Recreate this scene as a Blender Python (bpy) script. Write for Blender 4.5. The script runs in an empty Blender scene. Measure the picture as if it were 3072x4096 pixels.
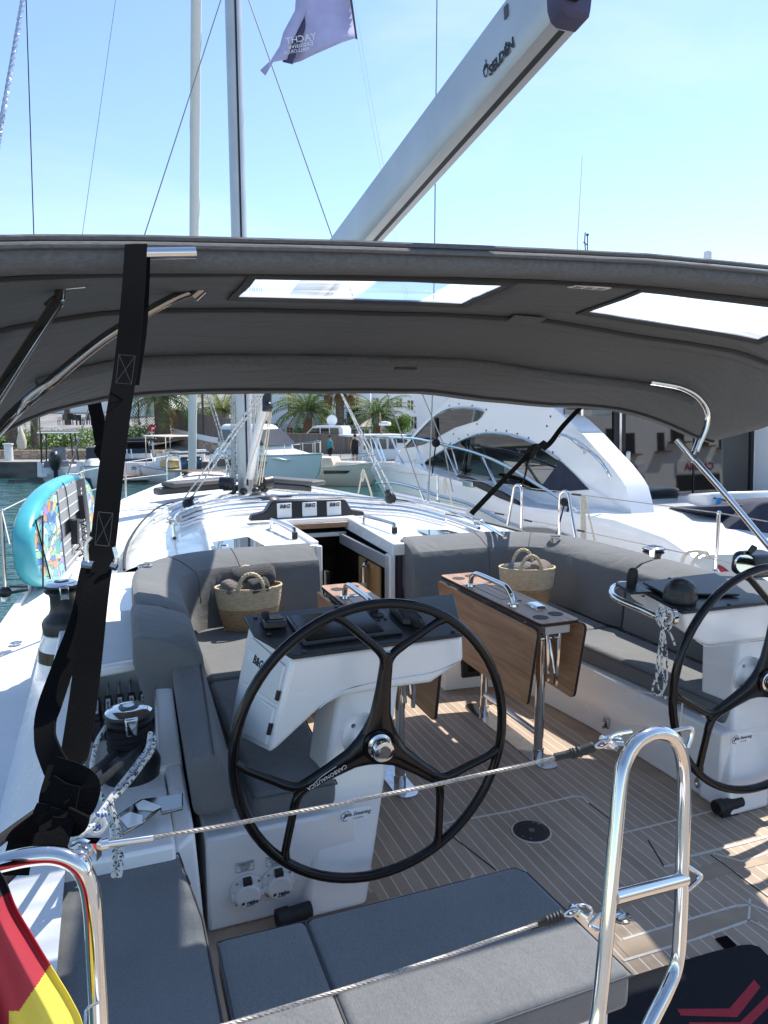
import bpy, bmesh, math, random
from mathutils import Vector, Matrix, noise
V = Vector
random.seed(7)
S = bpy.context.scene
COL = S.collection
R_ = math.radians
# ---------------------------------------------------------------- camera
F_ = 2900.0; PITCH = R_(7.81); YAW = R_(20.87); EYE = V((0, 0, 1.87))
fh = V((math.sin(YAW), math.cos(YAW), 0)); CR = V((math.cos(YAW), -math.sin(YAW), 0)); UPZ = V((0, 0, 1))
CD = fh*math.cos(PITCH) - UPZ*math.sin(PITCH); CU = UPZ*math.cos(PITCH) + fh*math.sin(PITCH)
cam = bpy.data.cameras.new('camera'); co = bpy.data.objects.new('camera', cam); COL.objects.link(co)
cam.sensor_fit = 'VERTICAL'; cam.sensor_height = 36; cam.lens = F_/4096*36
cam.clip_start = .05; cam.clip_end = 3000
co.location = EYE
co.rotation_euler = Matrix((CR, CU, -CD)).transposed().to_euler()
S.camera = co
# ---------------------------------------------------------------- light
SUN = V((.58, .34, 1)).normalized()
EL = math.asin(SUN.z); AZ = math.atan2(SUN.x, SUN.y)
w = bpy.data.worlds.new("World"); S.world = w; w.use_nodes = True
nt = w.node_tree; sky = nt.nodes.new('ShaderNodeTexSky'); sky.sky_type = 'NISHITA'; sky.sun_disc = False
sky.sun_elevation = EL; sky.sun_rotation = AZ; sky.air_density = 1.0; sky.dust_density = .25; sky.ozone_density = 3.0; sky.altitude = 0
cn = nt.nodes.new('ShaderNodeTexNoise'); cn.inputs['Scale'].default_value = 2.2; cn.inputs['Detail'].default_value = 8; cn.inputs['Roughness'].default_value = .6; cn.inputs['Distortion'].default_value = .4
ctc = nt.nodes.new('ShaderNodeTexCoord'); cmp_ = nt.nodes.new('ShaderNodeMapping'); cmp_.inputs['Scale'].default_value = (1, 1.4, 3.2); nt.links.new(ctc.outputs['Generated'], cmp_.inputs[0]); nt.links.new(cmp_.outputs[0], cn.inputs['Vector'])
crp = nt.nodes.new('ShaderNodeValToRGB'); crp.color_ramp.elements[0].position = .48; crp.color_ramp.elements[0].color = (0, 0, 0, 1); crp.color_ramp.elements[1].position = .82; crp.color_ramp.elements[1].color = (.32, .32, .32, 1); nt.links.new(cn.outputs[0], crp.inputs[0])
cmx = nt.nodes.new('ShaderNodeMix'); cmx.data_type = 'RGBA'; nt.links.new(crp.outputs[0], cmx.inputs[0]); nt.links.new(sky.outputs[0], cmx.inputs[6]); cmx.inputs[7].default_value = (4.6, 4.9, 5.2, 1)
nt.links.new(cmx.outputs[2], nt.nodes['Background'].inputs[0]); nt.nodes['Background'].inputs[1].default_value = .115
sl = bpy.data.lights.new('sun', 'SUN'); so = bpy.data.objects.new('sun', sl); COL.objects.link(so)
sl.energy = 3.3; sl.angle = R_(.5); sl.color = (1, .95, .87)
so.rotation_euler = SUN.to_track_quat('Z', 'Y').to_euler(); so.location = (0, 0, 30)
S.view_settings.view_transform = 'Standard'; S.view_settings.look = 'None'; S.view_settings.gamma = 1
S.view_settings.exposure = 1.12
S.cycles.max_bounces = 8; S.cycles.diffuse_bounces = 4; S.cycles.glossy_bounces = 4; S.cycles.transparent_max_bounces = 12
S.cycles.use_denoising = True
# ---------------------------------------------------------------- placing: a point of the photograph on a known plane of the place
KX = 1.8517
def ray(x, y): return CD*F_ + CR*(x*KX-1536) + CU*(2048-y*KX)
def pz(x, y, z): r = ray(x, y); return EYE + r*((z-EYE.z)/r.z)
def py(x, y, Y): r = ray(x, y); return EYE + r*(Y/r.y)
def px(x, y, X): r = ray(x, y); return EYE + r*(X/r.x)
def pd(x, y, d): return EYE + ray(x, y)*(d/F_)
def Zm(ox, oy, s):
    return lambda x, y: ((ox+x/s)/KX, (oy+y/s)/KX)
# ---------------------------------------------------------------- materials
M = {}
def mat(name, col, rough=.5, metal=0, spec=.5, coat=0, sheen=0, trans=0, ior=1.5):
    m = bpy.data.materials.new(name); m.use_nodes = True; b = m.node_tree.nodes['Principled BSDF']
    b.inputs['Base Color'].default_value = (*col, 1); b.inputs['Roughness'].default_value = rough
    b.inputs['Metallic'].default_value = metal; b.inputs['Specular IOR Level'].default_value = spec
    b.inputs['Coat Weight'].default_value = coat; b.inputs['Coat Roughness'].default_value = .05
    b.inputs['Sheen Weight'].default_value = sheen; b.inputs['Transmission Weight'].default_value = trans; b.inputs['IOR'].default_value = ior
    M[name] = m; return m
def nodes(m): return m.node_tree, m.node_tree.nodes['Principled BSDF']
def nd(t, ty, **k):
    n = t.nodes.new(ty)
    for a, v in k.items(): setattr(n, a, v)
    return n
def coords(t, scale=(1, 1, 1), kind='Object', rot=(0, 0, 0)):
    tc = nd(t, 'ShaderNodeTexCoord'); mp = nd(t, 'ShaderNodeMapping'); mp.inputs['Scale'].default_value = scale; mp.inputs['Rotation'].default_value = rot
    t.links.new(tc.outputs[kind], mp.inputs[0]); return mp.outputs[0]
def ramp(t, fac, stops):
    r = nd(t, 'ShaderNodeValToRGB'); e = r.color_ramp.elements
    while len(e) < len(stops): e.new(.5)
    for q, (p, c) in zip(e, stops): q.position = p; q.color = (*c, 1)
    t.links.new(fac, r.inputs[0]); return r.outputs[0]
def noise_mat(name, c1, c2, scale=(20, 20, 20), rough=.5, bump=0, detail=4, lo=.35, hi=.65, bscale=None, dist=.01, **k):
    m = mat(name, c1, rough, **k); t, b = nodes(m)
    n = nd(t, 'ShaderNodeTexNoise'); n.inputs['Scale'].default_value = 1; n.inputs['Detail'].default_value = detail
    t.links.new(coords(t, scale), n.inputs['Vector'])
    t.links.new(ramp(t, n.outputs[0], [(lo, c1), (hi, c2)]), b.inputs['Base Color'])
    if bump:
        n2 = n
        if bscale:
            n2 = nd(t, 'ShaderNodeTexNoise'); n2.inputs['Scale'].default_value = 1; n2.inputs['Detail'].default_value = 2
            t.links.new(coords(t, bscale), n2.inputs['Vector'])
        bp = nd(t, 'ShaderNodeBump'); bp.inputs['Strength'].default_value = bump; bp.inputs['Distance'].default_value = dist
        t.links.new(n2.outputs[0], bp.inputs['Height']); t.links.new(bp.outputs[0], b.inputs['Normal'])
    return m
noise_mat('gelcoat', (.87, .855, .825), (.82, .805, .78), (1.5, 1.5, 1.5), .16, coat=.3)
noise_mat('nonskid', (.77, .77, .765), (.70, .705, .71), (2, 2, 2), .6, bump=.5, bscale=(320, 320, 320), dist=.002)
noise_mat('fabric', (.118, .121, .124), (.182, .185, .188), (520, 130, 380), .92, bump=.35, detail=3, lo=.3, hi=.7, bscale=(25, 25, 25), dist=.004, sheen=.15)
def wrinkle(nm, scale, dist, strength=.6):
    t, b = nodes(M[nm]); n = nd(t, 'ShaderNodeTexNoise'); n.inputs['Scale'].default_value = 1; n.inputs['Detail'].default_value = 3; n.inputs['Distortion'].default_value = 1.2; t.links.new(coords(t, scale), n.inputs['Vector'])
    bp = nd(t, 'ShaderNodeBump'); bp.inputs['Strength'].default_value = strength; bp.inputs['Distance'].default_value = dist; t.links.new(n.outputs[0], bp.inputs['Height'])
    old = b.inputs['Normal'].links
    if old: t.links.new(bp.outputs[0], old[0].from_node.inputs['Normal'])
    else: t.links.new(bp.outputs[0], b.inputs['Normal'])
wrinkle('fabric', (5, 4, 6), .03, .3)
t, b = nodes(M['fabric']); src = b.inputs['Base Color'].links[0].from_socket; n = nd(t, 'ShaderNodeTexNoise'); n.inputs['Scale'].default_value = 1; n.inputs['Detail'].default_value = 5; t.links.new(coords(t, (4, 4, 4)), n.inputs['Vector'])
mx = nd(t, 'ShaderNodeMix', data_type='RGBA', blend_type='MULTIPLY'); mx.inputs[0].default_value = 1; t.links.new(src, mx.inputs[6]); t.links.new(ramp(t, n.outputs[0], [(.3, (.84, .84, .84)), (.7, (1.0, 1.0, .99))]), mx.inputs[7]); t.links.new(mx.outputs[2], b.inputs['Base Color'])
noise_mat('fabric_seam', (.07, .072, .075), (.1, .1, .1), (300, 300, 300), .95)
noise_mat('canvas', (.135, .137, .140), (.182, .184, .187), (60, 420, 60), .9, bump=.25, bscale=(5, 9, 5), dist=.012)
noise_mat('grey_board', (.07, .07, .072), (.1, .1, .1), (3, 3, 3), .6)
wrinkle('canvas', (2.2, 9, 2.2), .05, .45)
t, b = nodes(M['canvas']); o_ = t.nodes['Material Output']; tl = nd(t, 'ShaderNodeBsdfTranslucent'); tl.inputs[0].default_value = (.115, .112, .108, 1); ms_ = nd(t, 'ShaderNodeMixShader'); ms_.inputs[0].default_value = .25
t.links.new(b.outputs[0], ms_.inputs[1]); t.links.new(tl.outputs[0], ms_.inputs[2]); t.links.new(ms_.outputs[0], o_.inputs[0])
noise_mat('canvas_dark', (.030, .030, .031), (.045, .044, .044), (200, 200, 200), .85)
noise_mat('webbing', (.004, .004, .0045), (.009, .0088, .0088), (500, 500, 900), 1, spec=.05, bump=.5, dist=.002)
noise_mat('stitching', (.05, .05, .05), (.07, .07, .07), (300, 300, 600), .9)
noise_mat('navy_cover', (.012, .016, .035), (.022, .028, .055), (6, 6, 6), .8, bump=.7, bscale=(3, 3, 3), dist=.05)
mat('chrome_shade', (.30, .285, .265), .12, 1)  # chrome darkened in its colour for the dark canopy it reflects
mat('chrome', (.66, .65, .63), .07, 1)
noise_mat('steel', (.62, .61, .6), (.5, .5, .5), (30, 30, 200), .22, metal=1)
mat('carbon', (.004, .004, .005), .14, spec=.32)
noise_mat('panel_black', (.010, .011, .013), (.016, .017, .02), (90, 90, 90), .42)
mat('rubber', (.012, .012, .013), .6)
noise_mat('black_plastic', (.014, .014, .015), (.024, .024, .025), (120, 120, 120), .38)
mat('screen', (.006, .005, .004), .10, spec=.22)
noise_mat('window_black', (.006, .006, .007), (.012, .012, .013), (2, 2, 2), .04, coat=.6)
noise_mat('aluminium', (.46, .47, .48), (.52, .53, .54), (3, 3, 3), .42, metal=.45)
mat('white_plastic', (.74, .74, .73), .35)
mat('label_white', (.78, .78, .78), .5)
mat('ink', (.012, .014, .03), .6)
mat('ink_grey', (.06, .06, .065), .5)
mat('ink_silver', (.6, .6, .6), .4)
noise_mat('caulk', (.56, .51, .43), (.64, .58, .5), (40, 40, 40), .7)
for nm_ in ('gelcoat',):
    t, b = nodes(M[nm_]); n = nd(t, 'ShaderNodeTexNoise'); n.inputs['Scale'].default_value = 1; n.inputs['Detail'].default_value = 6; t.links.new(coords(t, (4, 4, 9)), n.inputs['Vector']); t.links.new(ramp(t, n.outputs[0], [(.35, (.10, .10, .10)), (.7, (.34, .34, .34))]), b.inputs['Roughness'])
    bp = nd(t, 'ShaderNodeBump'); bp.inputs['Strength'].default_value = .15; bp.inputs['Distance'].default_value = .01; n2 = nd(t, 'ShaderNodeTexNoise'); n2.inputs['Scale'].default_value = 3.5; t.links.new(coords(t), n2.inputs['Vector']); t.links.new(n2.outputs[0], bp.inputs['Height']); t.links.new(bp.outputs[0], b.inputs['Normal'])
# teak planking with light caulking lines
m = mat('teak', (.3, .2, .13), .62); t, b = nodes(m)
tc = coords(t); sx = nd(t, 'ShaderNodeSeparateXYZ'); t.links.new(tc, sx.inputs[0])
def mth(t, op, a, bb=None, v=None):
    n = nd(t, 'ShaderNodeMath', operation=op)
    t.links.new(a, n.inputs[0]) if not isinstance(a, (int, float)) else setattr(n.inputs[0], 'default_value', a)
    if bb is not None: t.links.new(bb, n.inputs[1])
    if v is not None: n.inputs[1].default_value = v
    return n.outputs[0]
PL = .0535
u = mth(t, 'DIVIDE', sx.outputs[0], v=PL); fr = mth(t, 'FRACT', u); fl = mth(t, 'FLOOR', u)
line = mth(t, 'LESS_THAN', fr, v=.085)
wn = nd(t, 'ShaderNodeTexWhiteNoise', noise_dimensions='1D'); t.links.new(fl, wn.inputs['W'])
n1 = nd(t, 'ShaderNodeTexNoise'); n1.inputs['Scale'].default_value = 1; n1.inputs['Detail'].default_value = 5; t.links.new(coords(t, (160, 6, 10)), n1.inputs['Vector'])
n3 = nd(t, 'ShaderNodeTexNoise'); n3.inputs['Scale'].default_value = 1; n3.inputs['Detail'].default_value = 5; t.links.new(coords(t, (4, 3, 4)), n3.inputs['Vector'])
g = mth(t, 'ADD', mth(t, 'MULTIPLY', n1.outputs[0], v=.55), mth(t, 'MULTIPLY', wn.outputs[0], v=.30)); g = mth(t, 'ADD', g, mth(t, 'MULTIPLY', n3.outputs[0], v=.45))
tk = ramp(t, g, [(.25, (.255, .178, .122)), (.95, (.46, .345, .25))])
mx = nd(t, 'ShaderNodeMix', data_type='RGBA'); t.links.new(line, mx.inputs[0]); t.links.new(tk, mx.inputs[6]); mx.inputs[7].default_value = (.62, .56, .47, 1)
t.links.new(mx.outputs[2], b.inputs['Base Color'])
def teak_plain(name, scale):
    noise_mat(name, (.31, .22, .15), (.39, .29, .205), scale, .62, detail=6)
teak_plain('teak_margin', (6, 6, 6))
def woody(name, c1, c2, scale, rot=(0, 0, 0), rough=.38):
    m = mat(name, c1, rough); t, b = nodes(m)
    n = nd(t, 'ShaderNodeTexNoise'); n.inputs['Scale'].default_value = 1; n.inputs['Detail'].default_value = 7; n.inputs['Roughness'].default_value = .62; n.inputs['Distortion'].default_value = .6
    t.links.new(coords(t, scale, rot=rot), n.inputs['Vector'])
    t.links.new(ramp(t, n.outputs[0], [(.28, c1), (.72, c2)]), b.inputs['Base Color'])
woody('table_wood', (.25, .12, .06), (.53, .305, .17), (40, 2.2, 26))
woody('oak', (.36, .20, .08), (.55, .34, .15), (30, 30, 2))
woody('plank_wood', (.3, .16, .09), (.5, .3, .18), (30, 3, 30))
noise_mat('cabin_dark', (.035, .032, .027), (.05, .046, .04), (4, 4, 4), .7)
mat('door_purple', (.055, .04, .075), .12, coat=.5)
noise_mat('straw', (.50, .39, .24), (.70, .58, .40), (30, 30, 260), .85, bump=1, detail=3, bscale=(50, 50, 110), dist=.012)
noise_mat('straw_brown', (.32, .20, .10), (.48, .33, .19), (30, 30, 260), .85, bump=1, detail=3, bscale=(50, 50, 110), dist=.012)
noise_mat('towel_dark', (.035, .031, .030), (.09, .08, .077), (160, 160, 160), 1, bump=1, dist=.02, sheen=.3)
noise_mat('towel_taupe', (.20, .155, .13), (.34, .275, .24), (160, 160, 160), 1, bump=1, dist=.02, sheen=.3)
noise_mat('towel_grey', (.12, .125, .13), (.28, .285, .29), (120, 120, 120), 1, bump=1, dist=.02, sheen=.3)
noise_mat('mat_black', (.004, .0045, .007), (.009, .010, .014), (300, 300, 300), 1, bump=.4, dist=.004)
noise_mat('mat_red', (.34, .022, .034), (.42, .035, .05), (300, 300, 300), 1, bump=.4, dist=.004)
noise_mat('wire', (.20, .19, .175), (.34, .32, .30), (200, 200, 200), .5, metal=.35)
mat('rope_white', (.62, .60, .54), .9)
noise_mat('rope_cream', (.5, .44, .33), (.66, .6, .48), (80, 80, 80), .95)
noise_mat('rope_black', (.005, .005, .007), (.011, .011, .015), (200, 200, 200), .95, bump=.6, dist=.004)
def flecked(name, base, fleck, sc=(45, 45, 45), th=.58):
    m = mat(name, base, .9); t, b = nodes(m)
    wv = nd(t, 'ShaderNodeTexVoronoi', feature='F1'); wv.inputs['Scale'].default_value = 1; t.links.new(coords(t, sc), wv.inputs['Vector'])
    sp = nd(t, 'ShaderNodeSeparateColor'); t.links.new(wv.outputs['Color'], sp.inputs[0])
    f = mth(t, 'GREATER_THAN', sp.outputs[0], v=th)
    mx = nd(t, 'ShaderNodeMix', data_type='RGBA'); t.links.new(f, mx.inputs[0]); mx.inputs[6].default_value = (*base, 1); mx.inputs[7].default_value = (*fleck, 1)
    t.links.new(mx.outputs[2], b.inputs['Base Color'])
flecked('rope_blue', (.66, .65, .61), (.07, .13, .30), (150, 150, 60), .8)
flecked('rope_green', (.64, .64, .60), (.05, .10, .09), (150, 150, 60), .8)
flecked('rope_fleck', (.66, .65, .60), (.05, .05, .06), (160, 160, 90), .72)
mat('sail_white', (.66, .66, .64), .7)
noise_mat('flag_purple', (.42, .40, .62), (.49, .47, .70), (5, 5, 5), .8)
mat('flag_purple_dark', (.06, .055, .11), .6)
mat('flag_black', (.012, .012, .018), .8)
noise_mat('flag_red', (.30, .016, .03), (.36, .022, .038), (4, 4, 4), .75)
noise_mat('flag_yellow', (.58, .48, .05), (.64, .53, .07), (4, 4, 4), .75)
# clear window foil
m = bpy.data.materials.new('clear_foil'); m.use_nodes = True; t = m.node_tree; M['clear_foil'] = m
o_ = t.nodes['Material Output']; t.nodes.remove(t.nodes['Principled BSDF'])
tr = nd(t, 'ShaderNodeBsdfTransparent'); tr.inputs[0].default_value = (.86, .89, .9, 1); gl = nd(t, 'ShaderNodeBsdfGlossy'); gl.inputs['Roughness'].default_value = .12
tl = nd(t, 'ShaderNodeBsdfTranslucent'); tl.inputs[0].default_value = (.9, .93, .95, 1)
ms = nd(t, 'ShaderNodeMixShader'); fz = nd(t, 'ShaderNodeTexNoise'); fz.inputs['Scale'].default_value = 1; fz.inputs['Detail'].default_value = 6; t.links.new(coords(t, (2, 14, 2)), fz.inputs['Vector']); t.links.new(ramp(t, fz.outputs[0], [(.35, (.18, .18, .18)), (.7, (.6, .6, .6))]), ms.inputs[0]); t.links.new(tr.outputs[0], ms.inputs[1]); t.links.new(tl.outputs[0], ms.inputs[2])
ms2 = nd(t, 'ShaderNodeMixShader'); ms2.inputs[0].default_value = .05; t.links.new(ms.outputs[0], ms2.inputs[1]); t.links.new(gl.outputs[0], ms2.inputs[2]); t.links.new(ms2.outputs[0], o_.inputs[0])
# ---------------------------------------------------------------- mesh helpers
def new(): return bmesh.new()
def face(bm, pts):
    try: return bm.faces.new([bm.verts.new(V(p)) for p in pts])
    except ValueError: return None
def hexa(bm, lo, hi):
    a = [bm.verts.new(V(p)) for p in lo]; b = [bm.verts.new(V(p)) for p in hi]; n = len(a)
    bm.faces.new(a[::-1]); bm.faces.new(b)
    for i in range(n): bm.faces.new((a[i], a[(i+1) % n], b[(i+1) % n], b[i]))
def prism(bm, pts, vec): pts = [V(p) for p in pts]; hexa(bm, pts, [p+V(vec) for p in pts])
def box(bm, x0, x1, y0, y1, z0, z1): hexa(bm, [(x0, y0, z0), (x1, y0, z0), (x1, y1, z0), (x0, y1, z0)], [(x0, y0, z1), (x1, y0, z1), (x1, y1, z1), (x0, y1, z1)])
def obox(bm, c, ax, ay, az, sx, sy, sz):
    c = V(c); ax = V(ax).normalized()*sx/2; ay = V(ay).normalized()*sy/2; az = V(az).normalized()*sz/2
    hexa(bm, [c-ax-ay-az, c+ax-ay-az, c+ax+ay-az, c-ax+ay-az], [c-ax-ay+az, c+ax-ay+az, c+ax+ay+az, c-ax+ay+az])
def loft(bm, rings, closed=True, cap=True):
    vs = [[bm.verts.new(V(p)) for p in r] for r in rings]; n = len(vs[0])
    for a, b in zip(vs, vs[1:]):
        for i in range(n if closed else n-1):
            j = (i+1) % n
            try: bm.faces.new((a[i], a[j], b[j], b[i]))
            except ValueError: pass
    if cap and closed:
        bm.faces.new(vs[0][::-1]); bm.faces.new(vs[-1])
def frames(pts, closed=False):
    pts = [V(p) for p in pts]; n = len(pts); T = []
    for i in range(n):
        a = pts[(i-1) % n] if (closed or i) else pts[0]; b = pts[(i+1) % n] if (closed or i < n-1) else pts[-1]
        T.append((b-a).normalized())
    u = T[0].orthogonal().normalized(); out = []
    for tt in T:
        u = (u - tt*u.dot(tt)); u = u.normalized() if u.length > 1e-6 else tt.orthogonal().normalized()
        out.append((u.copy(), tt.cross(u)))
    return pts, out
def tube(bm, pts, r, n=8, closed=False, cap=True):
    pts, fr = frames(pts, closed); rr = r if isinstance(r, (list, tuple)) else [r]*len(pts)
    rings = [[p + (u*math.cos(2*math.pi*k/n) + v*math.sin(2*math.pi*k/n))*q for k in range(n)] for p, (u, v), q in zip(pts, fr, rr)]
    if closed: rings.append(rings[0]); loft(bm, rings, True, False)
    else: loft(bm, rings, True, cap)
def cat(pts, k=6, closed=False):
    pts = [V(p) for p in pts]; n = len(pts); out = []
    for i in range(n if closed else n-1):
        p0 = pts[(i-1) % n] if (closed or i) else pts[0]*2-pts[1]; p1 = pts[i]; p2 = pts[(i+1) % n]
        p3 = pts[(i+2) % n] if (closed or i < n-2) else pts[-1]*2-pts[-2]
        for j in range(k):
            s = j/k; out.append(.5*((2*p1)+(p2-p0)*s+(2*p0-5*p1+4*p2-p3)*s*s+(3*p1-p0-3*p2+p3)*s**3))
    if not closed: out.append(pts[-1])
    return out
def lathe(bm, prof, o=(0, 0, 0), axis=(0, 0, 1), n=24, sx=1, sy=1):
    o = V(o); ax = V(axis).normalized(); u = V((1, 0, 0)) if abs(ax.z) > .9 else V((0, 0, 1)).cross(ax).normalized(); v = ax.cross(u)
    loft(bm, [[o + ax*z + (u*math.cos(2*math.pi*k/n)*sx + v*math.sin(2*math.pi*k/n)*sy)*max(r, 1e-4) for k in range(n)] for r, z in prof])
def ball(bm, c, r, n=12, sz=(1, 1, 1)):
    mtx = Matrix.Translation(V(c)) @ Matrix.Diagonal((*[r*q for q in sz], 1)); bmesh.ops.create_uvsphere(bm, u_segments=n, v_segments=max(6, n//2), radius=1, matrix=mtx)
def ribbon(bm, cs, ws, th=.003):
    """strap: centre points and half-width vectors"""
    rings = []
    for i, (c, wv) in enumerate(zip(cs, ws)):
        c = V(c); wv = V(wv); tg = (V(cs[min(i+1, len(cs)-1)])-V(cs[max(i-1, 0)])).normalized(); nn = wv.cross(tg).normalized()*th/2
        rings.append([c-wv-nn, c+wv-nn, c+wv+nn, c-wv+nn])
    loft(bm, rings)
def strip(bm, pts, wd, z=None, th=.002):
    """flat inlaid line on a horizontal floor"""
    pts = [V(p) for p in pts]; rings = []
    for i, p in enumerate(pts):
        tg = (pts[min(i+1, len(pts)-1)]-pts[max(i-1, 0)]).normalized(); s = tg.cross(UPZ).normalized()*wd/2
        rings.append([p-s, p+s, p+s+UPZ*th, p-s+UPZ*th])
    loft(bm, rings)
def obj(name, bm, m, parent=None, smooth=40, bevel=0, seg=2, solid=0, sub=0, loc=None):
    bmesh.ops.remove_doubles(bm, verts=bm.verts, dist=1e-6) if len(bm.verts) < 40000 else None
    bmesh.ops.recalc_face_normals(bm, faces=bm.faces)
    me = bpy.data.meshes.new(name)
    off = V((0, 0, 0))
    if parent is not None:
        q = parent
        while q is not None: off += q.location; q = q.parent
    elif loc is not None: off = V(loc)
    if off.length: bmesh.ops.translate(bm, verts=bm.verts, vec=-off)
    if smooth:
        an = R_(smooth)
        for f in bm.faces: f.smooth = True
        for e in bm.edges:
            if len(e.link_faces) == 2 and e.calc_face_angle(0) > an: e.smooth = False
    bm.to_mesh(me); bm.free()
    for q in (m if isinstance(m, (list, tuple)) else [m]): me.materials.append(M[q] if isinstance(q, str) else q)
    o = bpy.data.objects.new(name, me); COL.objects.link(o)
    if parent is not None: o.parent = parent
    elif loc is not None: o.location = off
    if solid: md = o.modifiers.new('s', 'SOLIDIFY'); md.thickness = solid; md.offset = 0
    if bevel: md = o.modifiers.new('b', 'BEVEL'); md.width = bevel; md.segments = seg; md.limit_method = 'ANGLE'; md.angle_limit = R_(35); md.harden_normals = False
    if sub: md = o.modifiers.new('u', 'SUBSURF'); md.levels = sub; md.render_levels = sub
    return o
def tag(o, label, catg, group=None, kind=None):
    if label: o['label'] = label
    if catg: o['category'] = catg
    if group: o['group'] = group
    if kind: o['kind'] = kind
    return o
def thing(name, label, catg, loc=(0, 0, 0), group=None):
    o = bpy.data.objects.new(name, None); COL.objects.link(o); o.location = V(loc); o.empty_display_size = .1
    return tag(o, label, catg, group)
def single(name, bm, m, label, catg, group=None, loc=None, **k):
    if loc is None:
        bb = [v.co for v in bm.verts]; loc = V((sum(p.x for p in bb)/len(bb), sum(p.y for p in bb)/len(bb), min(p.z for p in bb)))
    return tag(obj(name, bm, m, None, loc=loc, **k), label, catg, group)
def structure(name, bm, m, **k):
    o = obj(name, bm, m, None, loc=(0, 0, 0), **k); o['kind'] = 'structure'; return o
def text(name, body, m, parent, o, xa, ya, size, th=.001, align='CENTER', shear=0, bold=0):
    """lettering lying at o, reading along xa, up along ya"""
    cu = bpy.data.curves.new(name, 'FONT'); cu.body = body; cu.size = size; cu.extrude = th; cu.align_x = align; cu.align_y = 'CENTER'; cu.shear = shear; cu.offset = bold; cu.resolution_u = 2
    tmp = bpy.data.objects.new(name, cu); COL.objects.link(tmp)
    dg = bpy.context.evaluated_depsgraph_get(); me = bpy.data.meshes.new_from_object(tmp.evaluated_get(dg)); bpy.data.objects.remove(tmp)
    xa = V(xa).normalized(); ya = V(ya); ya = (ya - xa*ya.dot(xa)).normalized(); za = xa.cross(ya)
    mt = Matrix.Translation(V(o)) @ Matrix((xa, ya, za)).transposed().to_4x4()
    bm = new(); bm.from_mesh(me); bpy.data.meshes.remove(me); bmesh.ops.transform(bm, matrix=mt, verts=bm.verts)
    return obj(name, bm, m, parent, smooth=0)
def rot2(c, p, a): d = p-c; return c + V((d.x*math.cos(a)-d.y*math.sin(a), d.x*math.sin(a)+d.y*math.cos(a), d.z))
C = 1.74          # the yacht's centreline (x); +y is towards its bow, +x to starboard
def mir(p): return V((2*C-p[0], p[1], p[2] if len(p) > 2 else 0))
# ================================================================ the sailing yacht we stand on
Y0 = thing('sailing_yacht', 'white sailing yacht we stand on, teak cockpit sole and low coach roof ahead', 'yacht', (C, 5, 0))
z6 = Zm(900, 1550, 1.843); z5 = Zm(0, 1550, 1.62); z3 = Zm(1300, 2050, 1.508); z2 = Zm(500, 2050, 1.659); z8 = Zm(1900, 2850, 1.4155)
GUN = [(-1.0, -.42), (.3, -.50), (1, -.56), (3, -.67), (5, -.70), (6.6, -.58), (8, -.42), (9, -.27), (10.75, .21), (12.8, .94), (14.2, 1.55), (14.6, 1.735)]
def lerp_tab(tab, y):
    for (a, p), (b, q) in zip(tab, tab[1:]):
        if y <= b: return p+(q-p)*max(0, (y-a)/(b-a))
    return tab[-1][1]
DZ = [(-1, .46), (5, .5), (7, .56), (9, .62), (11, .65), (14.6, .72)]
gx = lambda y: lerp_tab(GUN, y); dz = lambda y: lerp_tab(DZ, y)
ys = [-.9+i*.31 for i in range(51)]
# topsides
bm = new()
for sgn in (0, 1):
    rows = []
    for y in ys:
        r = []
        for k, (din, z) in enumerate([(0, dz(y)), (.0, dz(y)-.3), (.06, -.6), (.25, -1.6), (.7, -2.3), (1.2, -2.7)]):
            x = min(gx(y)+din*(1 if y < 9 else max(.2, (14.8-y)/5.8)), C-.005); r.append(V((x, y, z)) if not sgn else V((2*C-x, y, z)))
        rows.append(r)
    loft(bm, rows, False, False)
obj('hull', bm, 'gelcoat', Y0)
# side decks and foredeck
bm = new()
for sgn in (0, 1):
    rows = []
    for y in [q for q in ys if q <= 5.4]+[5.4]:
        r = [V((gx(y), y, dz(y))), V((gx(y)+.12, y, dz(y)+.005)), V((-.30, y, dz(y)+.012)), V((-.18, y, dz(y)+.012))]
        rows.append([mir(p) for p in r] if sgn else r)
    loft(bm, rows, False, False)
obj('side_deck', bm, 'nonskid', Y0)
bm = new(); fd = lambda y, s: V((C+(C-gx(y))*s, y, dz(y)+.05*(1-s*s)))
yy_ = [5.4]+[q for q in ys if q > 5.4]
loft(bm, [[fd(y, s) for s in (-1, -.9, -.7, -.4, 0, .4, .7, .9, 1)] for y in yy_ if y > 7.6], False, False)
for sg in (-1, 1): loft(bm, [[fd(y, s*sg) for s in (1, .9, .7, .52)] for y in [q for q in yy_ if q <= 7.6]+[min(q for q in yy_ if q > 7.6)]], False, False)
obj('foredeck', bm, 'nonskid', Y0)
bm = new()
for sgn in (0, 1):
    P = [V((gx(y)+.02, y, dz(y)+.02)) for y in ys]
    tube(bm, [mir(p) for p in P] if sgn else P, .024, 6)
obj('toe_rail', bm, 'gelcoat', Y0)
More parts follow.
